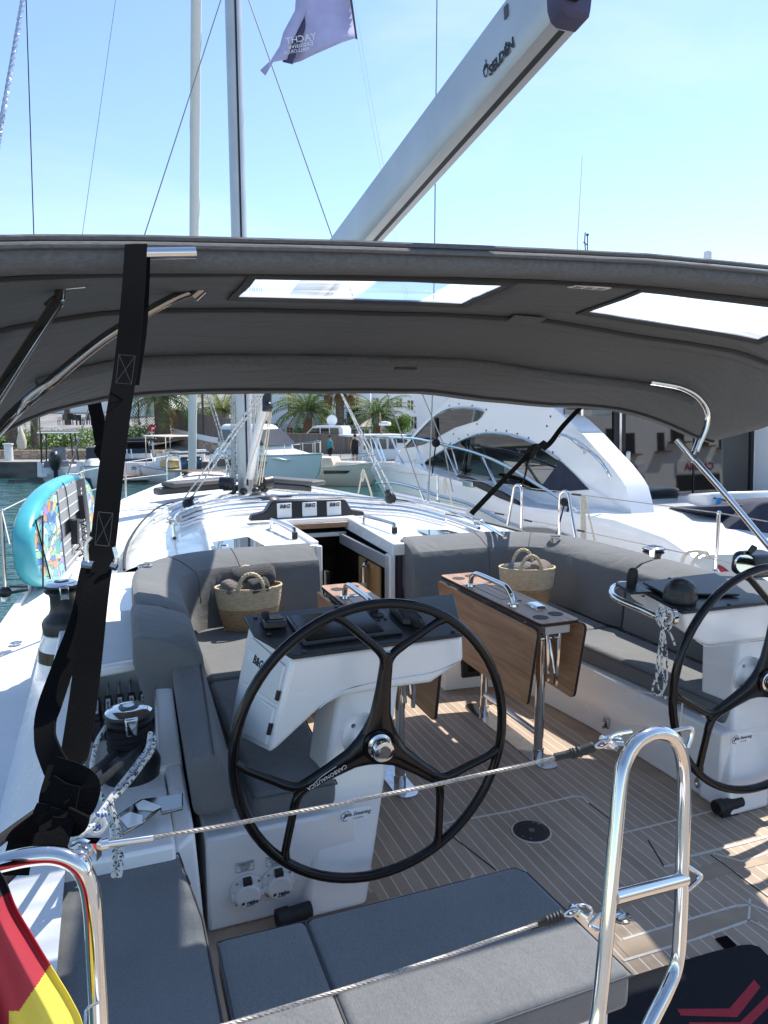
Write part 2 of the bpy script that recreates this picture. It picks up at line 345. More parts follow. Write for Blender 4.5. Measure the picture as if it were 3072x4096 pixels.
# cockpit sole and its seams
bm = new(); box(bm, .2, 3.3, -.9, 4.35, -.06, 0); obj('cockpit_sole', bm, 'teak', Y0, smooth=0)
SO = obj('sole_seams', (lambda bm: ([strip(bm, [pz(*p, .0005) for p in L], wd) for L, wd in [
    ([(958, 1796), (953, 1786), (962, 1778), (1105, 1752), (1240, 1720), (1258, 1722), (1272, 1735)], .011), ([(1344, 1800), (1495, 1763), (1590, 1739)], .009), ([(1434, 1873), (1480, 1862)], .01),
    ([(845, 1943), (1015, 1903), (1022, 1890)], .011), ([(1490, 1850), (1600, 1823), (1659, 1807)], .014), ([(1345, 2030), (1500, 1983), (1590, 1957), (1625, 1955), (1659, 1970)], .010), ([(1346, 2076), (1500, 2030), (1620, 1988), (1659, 2010)], .010),
    ([(1620, 1942), (1617, 1992)], .009), ([(1540, 1843), (1602, 1861), (1659, 1842)], .01)]], bm)[1])(new()), 'caulk', Y0, smooth=0)
bm = new()
for L in ([(1400, 1815), (1435, 1872)], [(968, 1800), (1072, 1880)], [(1535, 1846), (1659, 1938)], [(1272, 1735), (1345, 1790)], [(1320, 1928), (1480, 1893)]):
    strip(bm, [pz(*p, .0007) for p in L], .006, th=.0012)
obj('hatch_gap', bm, 'rubber', Y0, smooth=0)
bm = new()
for L in ([(1320, 1950), (1500, 1893), (1590, 1866), (1659, 1850)], [(1345, 2053), (1500, 2006), (1600, 1978), (1625, 1975)]):
    strip(bm, [pz(x, y, .0003) for x, y in L], .075, th=.0012)
strip(bm, [V((2.61, 2.4, .0003)), V((2.56, 3.6, .0003)), V((2.47, 4.11, .0003)), V((2.05, 4.20, .0003))], .09, th=.0012)
strip(bm, [V((.27, 2.42, .0003)), V((.9, 2.42, .0003))], .09, th=.0012)
obj('margin_board', bm, 'teak_margin', Y0, smooth=0)
# deck plate for the emergency tiller, lifting ring, foot light
pc = pz(1148, 1797, 0)
dp = obj('deck_plate', (lambda bm: (lathe(bm, [(0, .001), (.082, .001), (.082, .007), (.056, .008), (.055, .006), (.053, .008), (0, .008)], pc, n=36), bm)[1])(new()), 'black_plastic', Y0)
obj('plate_ring', (lambda bm: (lathe(bm, [(.0, .001), (.09, .001), (.09, .004), (0, .004)], pc, n=36), bm)[1])(new()), 'caulk', dp)
bm = new()
for a in (.5, .9, 3.6, 4.1): lathe(bm, [(0, .006), (.006, .006), (.006, .0095), (0, .0095)], pc+V((math.cos(a)*.067, math.sin(a)*.067, 0)), n=10)
lathe(bm, [(.008, .006), (.014, .006), (.014, .0095), (.008, .0095)], pc, n=10)
obj('screw', bm, 'steel', dp)
pl_ = pz(1342, 1982, 0)
obj('lifting_ring', (lambda bm: (lathe(bm, [(.0, .001), (.036, .001), (.036, .006), (.026, .008), (.024, .003), (0, .003)], pl_, n=24), tube(bm, [pl_+V((-.018, 0, .006)), pl_+V((.018, .004, .007))], .005, 6), bm)[2])(new()), 'chrome', Y0)
# seat bases (white mouldings) under the cushions
XI = .83
def mouldings(sg):
    f = (lambda p: mir(p)) if sg else (lambda p: V(p))
    bm = new()
    prof = [(.26, 2.465), (XI, 2.465), (XI+.03, 3.4), (XI+.10, 4.0), (XI+.20, 4.16), (XI+.36, 4.22), (1.42, 4.24), (1.42, 5.12), (.26, 5.12)]
    hexa(bm, [f((x, y, 0)) for x, y in prof], [f((x, y, .365)) for x, y in prof])
    return obj('seat_base', bm, 'gelcoat', Y0, bevel=.012)
sb0 = mouldings(0); sb1 = mouldings(1)
# starboard base details: recessed panels, catch, drain
bm = new()
za = Zm(2200, 2050, 1.9025)
def fr_panel(pts, X, wd=.008):
    P = [px(*za(*p), X) for p in pts]
    for a, b in zip(P, P[1:]+P[:1]): tube(bm, [a, b], .004, 4)
fr_panel([(10, 1310), (10, 1400), (330, 1590), (985, 1660), (1010, 1430), (600, 1340)], 2.63)
obj('locker_lid', bm, 'gelcoat', sb1)
p = px(*za(430, 1600), 2.615)
bm = new(); obox(bm, p, (1, 0, 0), (0, 1, 0), (0, 0, 1), .02, .045, .06); tube(bm, [p+V((-.02, 0, .01)), p+V((-.02, 0, -.03))], .01, 6); obj('catch', bm, 'steel', sb1, bevel=.003)
p = px(1510, 1690, 2.64); bm = new(); lathe(bm, [(0, 0), (.03, 0), (.028, .012), (.015, .014), (0, .004)], p, (-1, 0, 0), 16, .6, 1); obj('courtesy_light', bm, 'chrome', sb1)
# black stowage pocket under the forward starboard seat
s2 = Zm(1700, 2250, 2.37)
P = [py(*s2(*q), 4.205) for q in [(355, 790), (695, 750), (705, 1055), (360, 1098)]]
bm = new(); prism(bm, P, (0, .03, 0)); fr = obj('stowage_pocket', bm, 'rubber', sb1, bevel=.004)
P = [py(*s2(*q), 4.2) for q in [(410, 840), (650, 810), (655, 1000), (415, 1040)]]
bm = new(); prism(bm, P, (0, .03, 0)); obj('pocket_lid', bm, 'screen', sb1)
# --- port coaming with rope locker recess
bm = new()
box(bm, -.20, .145, 2.25, 3.62, .0, .50)                       # ledge carrying the aft winch
hexa(bm, [(.145, 2.32, 0), (.24, 2.32, 0), (.24, 2.76, 0), (.145, 2.76, 0)], [(.15, 2.32, .44), (.215, 2.36, .46), (.215, 2.76, .525), (.15, 2.76, .525)])
hexa(bm, [(.12, 2.75, .0), (.26, 2.75, 0), (.26, 3.3, 0), (.12, 3.3, 0)], [(.12, 2.75, .52), (.215, 2.75, .52), (.215, 3.3, .755), (.15, 3.3, .755)])
hexa(bm, [(.145, 3.3, .0), (.26, 3.3, 0), (.26, 5.12, 0), (.145, 5.12, 0)], [(.15, 3.3, .755), (.215, 3.3, .755), (.215, 5.12, .79), (.15, 5.12, .79)])   # inner rim
box(bm, -.20, .145, 3.62, 5.12, .0, .72)
hexa(bm, [(-.42, 2.3, .48), (-.13, 2.3, .48), (-.13, 5.3, .48), (-.42, 5.3, .52)], [(-.26, 2.45, .60), (-.13, 2.45, .60), (-.13, 5.3, .80), (-.26, 5.3, .80)])
cm = obj('coaming', bm, 'gelcoat', Y0, bevel=.012)
bm = new(); hexa(bm, [(-.27, 3.22, .73), (.16, 3.30, .73), (.16, 5.12, .73), (-.27, 5.12, .76)], [(-.27, 3.22, .775), (.16, 3.30, .775), (.16, 5.12, .80), (-.27, 5.12, .80)])
obj('coaming_top', bm, 'gelcoat', cm, bevel=.012)
bm = new(); hexa(bm, [(-.16, 3.29, .7765), (.10, 3.34, .7765), (.10, 4.12, .789), (-.16, 4.12, .789)], [(-.16, 3.29, .7795), (.10, 3.34, .7795), (.10, 4.12, .7935), (-.16, 4.12, .7935)])
obj('nonskid_panel', bm, 'nonskid', cm, smooth=0)
bm = new(); lathe(bm, [(0, .5), (.155, .5), (.145, .56), (.12, .70), (.10, .735), (.10, .75), (0, .75)], (-.25, 3.98, 0), n=28, sx=1, sy=1.25); pod = obj('winch_pod', bm, 'gelcoat', cm)
bm = new(); lathe(bm, [(.105, .60), (.1375, .62), (.128, .675), (.11, .68)], (-.25, 3.98, 0), n=28, sx=1, sy=1.25); obj('pod_band', bm, 'carbon', cm)
# starboard coaming (mostly behind its cushions)
bm = new(); hexa(bm, [mir(q) for q in [(-.42, 1.8, .48), (.22, 1.8, .0), (.22, 5.12, 0), (-.42, 5.12, .5)]], [mir(q) for q in [(-.26, 2.0, .62), (.2, 2.0, .62), (.2, 5.12, .80), (-.26, 5.12, .80)]])
obj('coaming', bm, 'gelcoat', Y0, bevel=.012)
# helm seat bases aft
bm = new(); box(bm, -.5, .17, -.9, 2.28, .0, .34); box(bm, .24, 1.15, 1.37, 1.79, 0, .34); obj('helm_seat_base', bm, 'gelcoat', Y0, bevel=.012)
# shore power sockets on the aft face of the port seat base
def socket(fx, fy, lx, ly):
    p = py(fx, fy, 2.462); n = (0, -1, 0)
    bm = new(); lathe(bm, [(0, 0), (.062, 0), (.062, .008), (.05, .016), (0, .016)], p, n, 30); s = obj('shore_power_socket', bm, 'white_plastic', Y0)
    bm = new(); lathe(bm, [(0, .014), (.047, .014), (.047, .034), (.04, .04), (0, .04)], p+V((0, 0, -.006)), n, 30); box(bm, p.x-.058, p.x+.058, p.y-.03, p.y-.014, p.z-.016, p.z+.006); lid = obj('lid', bm, 'white_plastic', s, bevel=.003)
    bm = new(); box(bm, p.x-.016, p.x+.016, p.y-.036, p.y-.008, p.z+.036, p.z+.058); obj('hinge', bm, 'black_plastic', s, bevel=.003)
    bm = new()
    for a in (.7, 2.3, 3.9, 5.5): lathe(bm, [(0, .014), (.005, .014), (.005, .018), (0, .018)], p+V((math.cos(a)*.056, 0, math.sin(a)*.056)), n, 8)
    obj('screw', bm, 'steel', s)
    text('lettering', '≠ ratio', 'ink', s, p+V((.004, -.042, -.024)), (1, 0, 0), (0, 0, 1), .022, .0006, bold=.0006)
    text('lettering', 'ELECTRIC', 'ink', s, p+V((.004, -.042, -.036)), (1, 0, 0), (0, 0, 1), .007, .0006)
    q = py(lx, ly, 2.4635); bm = new(); box(bm, q.x-.033, q.x+.033, q.y-.002, q.y+.004, q.z-.019, q.z+.019); lb = obj('notice', bm, 'label_white', Y0)
    bm = new()
    for a, b, c, d in ((-.033, .033, -.019, -.018), (-.033, .033, .018, .019), (-.033, -.0322, -.019, .019), (.0322, .033, -.019, .019), (-.025, .025, -.0005, .0002)): box(bm, q.x+a, q.x+b, q.y-.0032, q.y-.0021, q.z+c, q.z+d)
    obj('border', bm, 'ink', lb)
    for s_, dz_, sz in (('Landanschluß', .012, .0105), ('Wechselstrom', .005, .006), ('shore power', -.006, .0065), ('connection', -.012, .0065)):
        text('lettering', s_, 'ink', lb, q+V((0, -.003, dz_)), (1, 0, 0), (0, 0, 1), sz, .0005)
socket(533, 1922, 529, 1871); socket(600, 1903, 594, 1858)
# ------------------------------------------------ coach roof
YR = [5.12, 5.6, 6.2, 7, 7.8, 8.6, 9.3, 9.9, 10.3]
WT = [1.55, 1.53, 1.48, 1.38, 1.26, 1.12, .98, .8, .6]; WB = [1.97, 1.95, 1.88, 1.74, 1.58, 1.40, 1.22, 1.0, .75]
ZT = [.895, .90, .90, .89, .87, .845, .81, .77, .71]
def roof_z(i, x):
    s = abs(x-C)/WT[i]; return ZT[i]-.05*s*s
HX0, HX1, HY = 1.44, 2.04, 6.2
bm = new()
for sg in (-1, 1):
    rows = []
    for i, y in enumerate(YR):
        lim = (C-HX0 if sg < 0 else HX1-C) if y <= HY else 0.0
        xs = [lim+(WT[i]-lim)*q for q in (0, .2, .45, .7, .9, 1)]
        r = [V((C+sg*q, y, roof_z(i, C+q))) for q in xs]
        zd = dz(y)+.02; ze = roof_z(i, C+WT[i])
        r += [V((C+sg*(WT[i]+(WB[i]-WT[i])*.25), y, ze-.035)), V((C+sg*(WT[i]+(WB[i]-WT[i])*.8), y, zd+(ze-zd)*.25)), V((C+sg*WB[i], y, zd-.03))]
        rows.append(r)
    a = rows[:3]; b = rows[3:]
    j = list(rows[2]); 
    loft(bm, a, False, False)
    # forward of the hatch the roof runs through to the centreline
    i = 2; lim = 0; xs = [(WT[i])*q for q in (0, .2, .45, .7, .9, 1)]; r2 = [V((C+sg*q, HY, roof_z(i, C+q))) for q in xs]+rows[2][6:]
    loft(bm, [r2]+b, False, False)
rf = obj('coach_roof', bm, 'gelcoat', Y0, smooth=50)
bm = new()
for sg in (-1, 1):
    rows = []
    for i, y in enumerate(YR[3:8]):
        i += 3; x0 = C+sg*.30; x1 = C+sg*(WT[i]-.12); rows.append([V((x0+(x1-x0)*q/4, y, roof_z(i, C+abs(x0+(x1-x0)*q/4-C))+.004)) for q in range(5)])
    loft(bm, rows, False, False)
obj('nonskid_panel', bm, 'nonskid', rf)
bm = new()
P = [V((C-WT[i]-.12*(1+i*.05), YR[i], roof_z(i, C+WT[i])-.03)) for i in range(9)]
tube(bm, cat(P), .011, 6); tube(bm, [mir(p) for p in cat(P)], .011, 6)
obj('edge_groove_shadow', bm, 'rubber', rf)  # black tube drawn for the shadow and groove along the roof edge
bm = new()   # fixed and opening windows in the roof
def roofwin(pts, z, th=.006): prism(bm, [pz(*p, z) for p in pts], (0, 0, th))
roofwin([z2(580, 200), z2(815, 165), z2(925, 222), z2(610, 262)], .90)
roofwin([z3(545, 105), z3(735, 108), z3(860, 140), z3(640, 148)], .90)
hw = obj('hatch_window', bm, 'window_black', rf, bevel=.003)
bm = new(); p = pz(*z2(665, 212), .908); lathe(bm, [(0, 0), (.03, 0), (.026, .004), (0, .004)], p, n=16); p = pz(*z3(735, 123), .908); lathe(bm, [(0, 0), (.03, 0), (.026, .004), (0, .004)], p, n=16); obj('catch', bm, 'steel', hw)
u5 = Zm(500, 1850, 2.765)
bm = new(); roofwin([u5(775, 445), u5(1040, 400), u5(1190, 470), u5(770, 515)], .886)
roofwin([u5(1150, 385), u5(1700, 360), u5(1900, 440), u5(1350, 465)], .88)
obj('deck_window', bm, 'window_black', rf, bevel=.003)
for q in (u5(1480, 385), u5(1600, 430)):
    p = pz(*q, .885); bm = new(); lathe(bm, [(0, 0), (.12, 0), (.12, .02), (.075, .055), (.05, .062), (0, .062)], p, n=22); obj('ventilator', bm, 'black_plastic', rf)
# companionway: bulkheads, opening, cabin behind
bm = new()
box(bm, .2, HX0, 5.12, 5.17, -.05, .86); box(bm, HX1, 3.28, 5.12, 5.17, -.05, .86)
obj('bulkhead', bm, 'gelcoat', Y0)
bm = new()
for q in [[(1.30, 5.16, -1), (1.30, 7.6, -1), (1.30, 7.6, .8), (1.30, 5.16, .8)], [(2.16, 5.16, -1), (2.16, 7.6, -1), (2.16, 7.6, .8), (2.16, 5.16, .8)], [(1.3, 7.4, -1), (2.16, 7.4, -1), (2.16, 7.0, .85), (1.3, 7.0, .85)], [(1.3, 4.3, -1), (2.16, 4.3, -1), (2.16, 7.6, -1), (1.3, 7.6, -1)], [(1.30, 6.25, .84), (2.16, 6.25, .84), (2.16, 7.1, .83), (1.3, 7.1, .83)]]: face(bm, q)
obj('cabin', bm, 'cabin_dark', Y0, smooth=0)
bm = new(); box(bm, 1.32, 2.14, 7.0, 7.03, .42, .46); box(bm, 1.32, 2.14, 7.0, 7.02, .05, .12); obj('cabin_shelf', bm, 'rubber', Y0)
bm = new()
hexa(bm, [(1.385, 5.18, .84), (1.45, 5.18, .84), (1.45, 6.3, .84), (1.385, 6.3, .84)], [(1.385, 5.18, .915), (1.45, 5.18, .915), (1.45, 6.3, .925), (1.385, 6.3, .925)])
hexa(bm, [(1.97, 4.99, .80), (2.10, 4.99, .80), (2.10, 6.3, .82), (2.0, 6.3, .82)], [(1.98, 4.99, .89), (2.12, 4.99, .89), (2.12, 6.3, .925), (2.02, 6.3, .925)])
box(bm, 1.385, 2.11, 6.22, 6.45, .86, .93); box(bm, 1.45, 2.0, 6.2, 6.24, .76, .80)
box(bm, 1.955, 2.0, 5.0, 5.11, -.02, .80); box(bm, 1.40, 1.445, 5.06, 5.11, -.02, .9)
fr = obj('hatch_frame', bm, 'gelcoat', Y0, bevel=.008)
bm = new(); box(bm, 1.45, 2.03, 6.17, 6.215, .845, .895); obj('hatch_trim', bm, 'plank_wood', fr, bevel=.006)
bm = new(); box(bm, 1.93, 1.955, 5.03, 6.2, .70, .79); box(bm, 1.935, 1.955, 5.02, 5.06, .05, .70); obj('hatch_track', bm, 'aluminium', fr)
bm = new(); box(bm, 2.03, 2.135, 5.03, 5.06, .04, .80); dr = obj('companionway_door', bm, 'door_purple', Y0, bevel=.006)
bm = new(); box(bm, 2.001, 2.031, 5.02, 5.065, .02, .79); box(bm, 2.125, 2.14, 5.02, 5.065, .02, .78); obj('door_seal', bm, 'rubber', dr, bevel=.004)
bm = new(); box(bm, 2.085, 2.14, 4.99, 5.03, .66, .76); obj('door_lock', bm, 'black_plastic', dr, bevel=.006)
bm = new(); box(bm, 1.455, 1.475, 4.98, 5.06, .1, .72); obj('companionway_door', bm, 'screen', Y0, bevel=.004)
bm = new(); box(bm, 1.96, 1.98, 5.25, 5.75, -.4, .66); obj('cabin_panel', bm, 'oak', Y0, bevel=.004)
bm = new(); P = [(1.90, 5.45, -.4), (1.90, 5.45, .55), (1.905, 5.46, .60), (1.93, 5.5, .635), (1.97, 5.55, .645)]; tube(bm, cat(P, 4), .022, 10); gr = obj('cabin_handrail', bm, 'chrome', Y0)
bm = new(); tube(bm, [(1.90, 5.45, -.4), (1.90, 5.45, .5)], .0235, 10); obj('rail_grip', bm, 'rope_cream', gr)
# stainless handrails beside the hatch
for a, b in (((340, 1030), (515, 1108)), ((1025, 1005), (1250, 1070))):
    A = pz(*z6(*a), .905); B = pz(*z6(*b), .905)
    d = B-A; bm = new(); tube(bm, cat([A, A+UPZ*.055+d*.03, A+UPZ*.07+d*.12, B+UPZ*.07-d*.1, B+UPZ*.055-d*.02, B], 5), .017, 10); h = obj('handrail', bm, 'chrome', rf)
    bm = new(); lathe(bm, [(0, -.005), (.024, -.005), (.022, .045), (0, .045)], B, n=14); obj('rail_foot', bm, 'rubber', h)
# folded sprayhood hoops lying on the roof
def hoop(pts, r, z, name='sprayhood_hoop', m='chrome'):
    bm = new(); tube(bm, cat([pz(*p, z) for p in pts], 6), r, 8); return obj(name, bm, m, Y0)
HP = [(377, 1163), (374, 1128), (390, 1106), (440, 1088), (520, 1076), (640, 1070), (720, 1071), (800, 1077), (880, 1083), (960, 1102), (1035, 1128), (1091, 1160)]
h = hoop(HP, .016, .94)
bm = new()
for q in (HP[1], HP[10]): p = pz(*q, .94); obox(bm, p, (1, .2, 0), (-.2, 1, 0), UPZ, .05, .09, .05)
obj('hoop_clamp', bm, 'steel', h, bevel=.006)
hoop([(x, y+13) for x, y in HP[2:-1]], .014, .92); hoop([(x+3, y+22) for x, y in HP[2:-2]], .012, .91)
bm = new(); L = [[pz(x, y+k, .905) for x, y in HP[2:-2]] for k in (4, 8, 11, 17, 20, 27, 34)]
for P in L: tube(bm, cat(P, 4), .010, 6)
obj('folded_sprayhood', bm, 'white_plastic', Y0)
bm = new()
for a, b, r in (((840, 1064), (985, 1098), .02), ((850, 1070), (1010, 1105), .026), ((870, 1084), (985, 1112), .014)): tube(bm, [pz(*a, .80), pz(*b, .80)], r, 10)
obj('roof_rail', bm, 'aluminium', rf)
# instrument pod
def pod_pt(p, y=6.32): return py(*z6(*p), y)
P = [pod_pt(p) for p in [(185, 985), (205, 945), (300, 918), (340, 850), (365, 836), (875, 822), (895, 835), (932, 900), (1020, 912), (1036, 945)]]
bm = new(); prism(bm, P, (0, .12, .0)); ip = obj('instrument_pod', bm, 'panel_black', Y0, bevel=.01)
for q in ([(383, 855), (492, 850), (495, 958), (387, 963)], [(570, 848), (677, 843), (680, 946), (572, 953)], [(751, 843), (855, 838), (859, 940), (754, 947)]):
    P = [pod_pt(p, 6.312) for p in q]; bm = new(); prism(bm, P, (0, .02, 0)); cv = obj('instrument_cover', bm, 'label_white', ip, bevel=.006)
    c = (P[0]+P[1]+P[2]+P[3])/4+V((0, -.004, .035)); text('lettering', 'B&G', 'ink', cv, c, (1, 0, .0), (0, 0, 1), .048, .001, shear=.25, bold=.001)
# chrome cup holders sunk in the corner cushions
for p in (pz(*Zm(300, 2100, 3.318)(920, 540), .925), pz(*z3(1388, 148), .925)):
    bm = new(); lathe(bm, [(.030, -.05), (.036, -.05), (.037, .0), (.048, .0), (.046, .004), (.036, .005), (.034, -.045), (.001, -.045)], p, n=24); obj('cup_holder', bm, 'chrome', Y0)
# fairlead / cleat plate on the port quarter and filler cap on the side deck
zl = Zm(0, 2700, 1.8433)
P = [pz(*zl(*q), .56) for q in [(870, 1050), (1040, 935), (1270, 905), (1350, 890), (1350, 1000), (1190, 1040), (1180, 1000), (1050, 1110), (905, 1190)]]
bm = new(); prism(bm, P, (0, 0, .012)); cl = obj('fairlead', bm, 'chrome_shade', Y0, bevel=.004)
bm = new(); prism(bm, [p+V((0, 0, .0125)) for p in [pz(*zl(*q), .56) for q in [(1000, 985), (1060, 950), (1190, 1000), (1130, 1030), (1020, 1020)]]], (0, 0, .003)); prism(bm, [pz(*zl(*q), .573) for q in [(880, 1060), (960, 1015), (1050, 1040), (1050, 1090), (940, 1130)]], (0, 0, .003)); obj('fairlead_opening', bm, 'gelcoat', cl)
bm = new(); p = pz(34, 1390, .513); lathe(bm, [(0, 0), (.035, 0), (.035, .006), (.026, .008), (.02, .004), (0, .006)], p, n=24); obj('filler_cap', bm, 'chrome', Y0)
# foot brace in front of the helm seat
for a, b in ((pz(597, 1986, .05), pz(672, 1962, .05)), (pz(1546, 1745, .05), pz(1600, 1730, .05))):
    bm = new(); tube(bm, [a, b], .028, 12); lathe(bm, [(0, 0), (.034, 0), (.034, .05), (0, .05)], a, (b-a), 14); obox(bm, (a+b)/2-UPZ*.03, (1, 0, 0), (0, 1, 0), UPZ, .1, .04, .06); obj('foot_brace', bm, 'rubber', Y0, bevel=.004)
# ================================================================ cushions
def seam(parent, pts, r=.004): 
    bm = new(); tube(bm, pts, r, 5, cap=True); return obj('piping', bm, 'fabric_seam', parent)
def cushion(pts, z0, z1, label, group='grey cockpit cushions', bv=.03, pip=True, name='seat_cushion', crown=.012):
    bm = new(); n = len(pts)
    c = sum((V((*p, 0)) for p in pts), V())/n
    hexa(bm, [(x, y, z0) for x, y in pts], [(x, y, z1) for x, y in pts])
    t = single(name, bm, 'fabric', label, 'cushion', group, bevel=bv, seg=4)
    if pip:
        q = [V((x, y, z1-bv*.55)) for x, y in pts]; q = [p+(V((c.x, c.y, p.z))-p).normalized()*-.0015 for p in q]
        seam(t, q+[q[0]], .0035)
    return t
cushion([(.44, 2.50), (.76, 2.50), (.80, 3.2), (.82, 3.72), (.44, 3.72)], .365, .48, 'long grey seat cushion left of the left wheel pedestal, in blue shade')
cushion([(.44, 3.73), (.82, 3.73), (.90, 4.05), (1.02, 4.2), (1.42, 4.24), (1.42, 4.80), (.44, 4.80)], .365, .478, 'grey corner seat cushion under the left straw basket')
cushion([mir(q)[:2] for q in [(.40, 2.5), (.76, 2.52), (.80, 3.2), (.86, 3.78), (.44, 3.78)]], .365, .48, 'long grey seat cushion on the right side bench behind the table')
cushion([mir(q)[:2] for q in [(.44, 3.79), (.86, 3.79), (.92, 4.05), (1.02, 4.2), (1.40, 4.24), (1.40, 4.80), (.44, 4.80)]], .365, .478, 'grey corner seat cushion under the right straw basket')
cushion([(-.75, .3), (.165, .3), (.19, 1.6), (.19, 1.95), (.155, 2.30), (-.08, 2.315), (-.17, 2.305), (-.38, 2.37), (-.75, 2.45)], .34, .45, 'large dark grey cushion on the left quarter, behind the German flag', bv=.025)
cushion([(.215, 1.335), (.46, 1.335), (.46, 1.835), (.215, 1.84)], .34, .452, 'narrow grey cushion on the helm seat, left of its wide neighbour', bv=.022)
cushion([(.463, 1.335), (1.195, 1.345), (1.165, 1.80), (1.14, 1.835), (.463, 1.835)], .34, .452, 'wide grey helm seat cushion in front of the left wheel, partly in sun', bv=.022)
def backrest(path, thick, label, sg=0, top=.925, z0=.47, caps=(0, 0)):
    f = (lambda p: mir(p)) if sg else (lambda p: V(p))
    P = path; rings = []; pip = []
    n = len(P)
    for i, ((x, y), d) in enumerate(zip(P, thick)):
        a = V((*P[max(i-1, 0)], 0)); b = V((*P[min(i+1, n-1)], 0)); tg = (b-a).normalized(); nn = V((-tg.y, tg.x, 0))
        p = V((x, y, 0)); 
        S_ = [(-.035, z0), (0, z0+.18), (.02, top-.115), (.045, top-.075), (d*.55, top-.022), (d-.03, top), (d-.005, top-.012), (d, top-.05), (d, .80), (d-.05, .6), (d-.1, z0)]
        if i in (0, n-1):
            S_ = [(max(.012, min(q+(.02 if q < d*.4 else -.02), d-.012)), z-.018 if z > .6 else z) for q, z in S_]
        rings.append([f(p+nn*q+UPZ*z) for q, z in S_])
        pip.append(f(p+nn*.032+UPZ*(top-.095)))
    # soft ends
    bm = new(); loft(bm, rings)
    t = single('backrest_cushion', bm, 'fabric', label, 'cushion', 'grey cockpit backrests', bevel=.018, seg=3)
    return t, rings
def rr(path, k=4): 
    Q = cat([(x, y, 0) for x, y in path], k); return [(p.x, p.y) for p in Q]
pa = rr([(.385, 3.77), (.385, 4.1), (.395, 4.40), (.46, 4.62), (.60, 4.73), (.8, 4.765), (1.1, 4.77), (1.32, 4.77), (1.345, 4.77)])
pa2 = pa[:-1]+[(1.38, 4.77), (1.41, 4.77)]
pl = [(.385-.09)+(.34-.295)*min(1, max(0, (i-8)/12)) for i in range(len(pa))]
t, rg = backrest(pa, pl, 'sunlit grey corner backrest with a chrome cup holder, behind the left basket')
for k in (14, 20): seam(t, [rg[k][j]+V((0, 0, .001)) for j in (1, 2, 3, 4, 5)], .003)
t, rg = backrest(pa2, pl+[pl[-1]], 'grey corner backrest right of the companionway, behind the right basket', 1)
for k in (14, 20): seam(t, [rg[k][j]+V((0, 0, .001)) for j in (1, 2, 3, 4, 5)], .003)
pb = [(.365, 3.12), (.37, 3.16), (.375, 3.45), (.38, 3.72), (.382, 3.757)]
backrest(pb, [.31]*5, 'shaded grey backrest end piece with a slanted end, on the left coaming')
backrest([(.365, 2.6), (.37, 2.65), (.375, 3.1), (.38, 3.70), (.382, 3.757)], [.31]*5, 'grey backrest along the right bench, ending behind the right helm', 1)
bm = new(); hexa(bm, [(.225, 2.46, .45), (.41, 2.46, .45), (.425, 3.25, .45), (.24, 3.25, .45)], [(.21, 2.46, .66), (.30, 2.46, .69), (.345, 3.25, .80), (.215, 3.25, .80)])
t = single('backrest_cushion', bm, 'fabric', 'narrow grey bolster sloping down along the left coaming beside the rope clutches', 'cushion', 'grey cockpit backrests', bevel=.03, seg=4)
seam(t, [(.30, 2.458, .68), (.345, 3.24, .79)], .003)
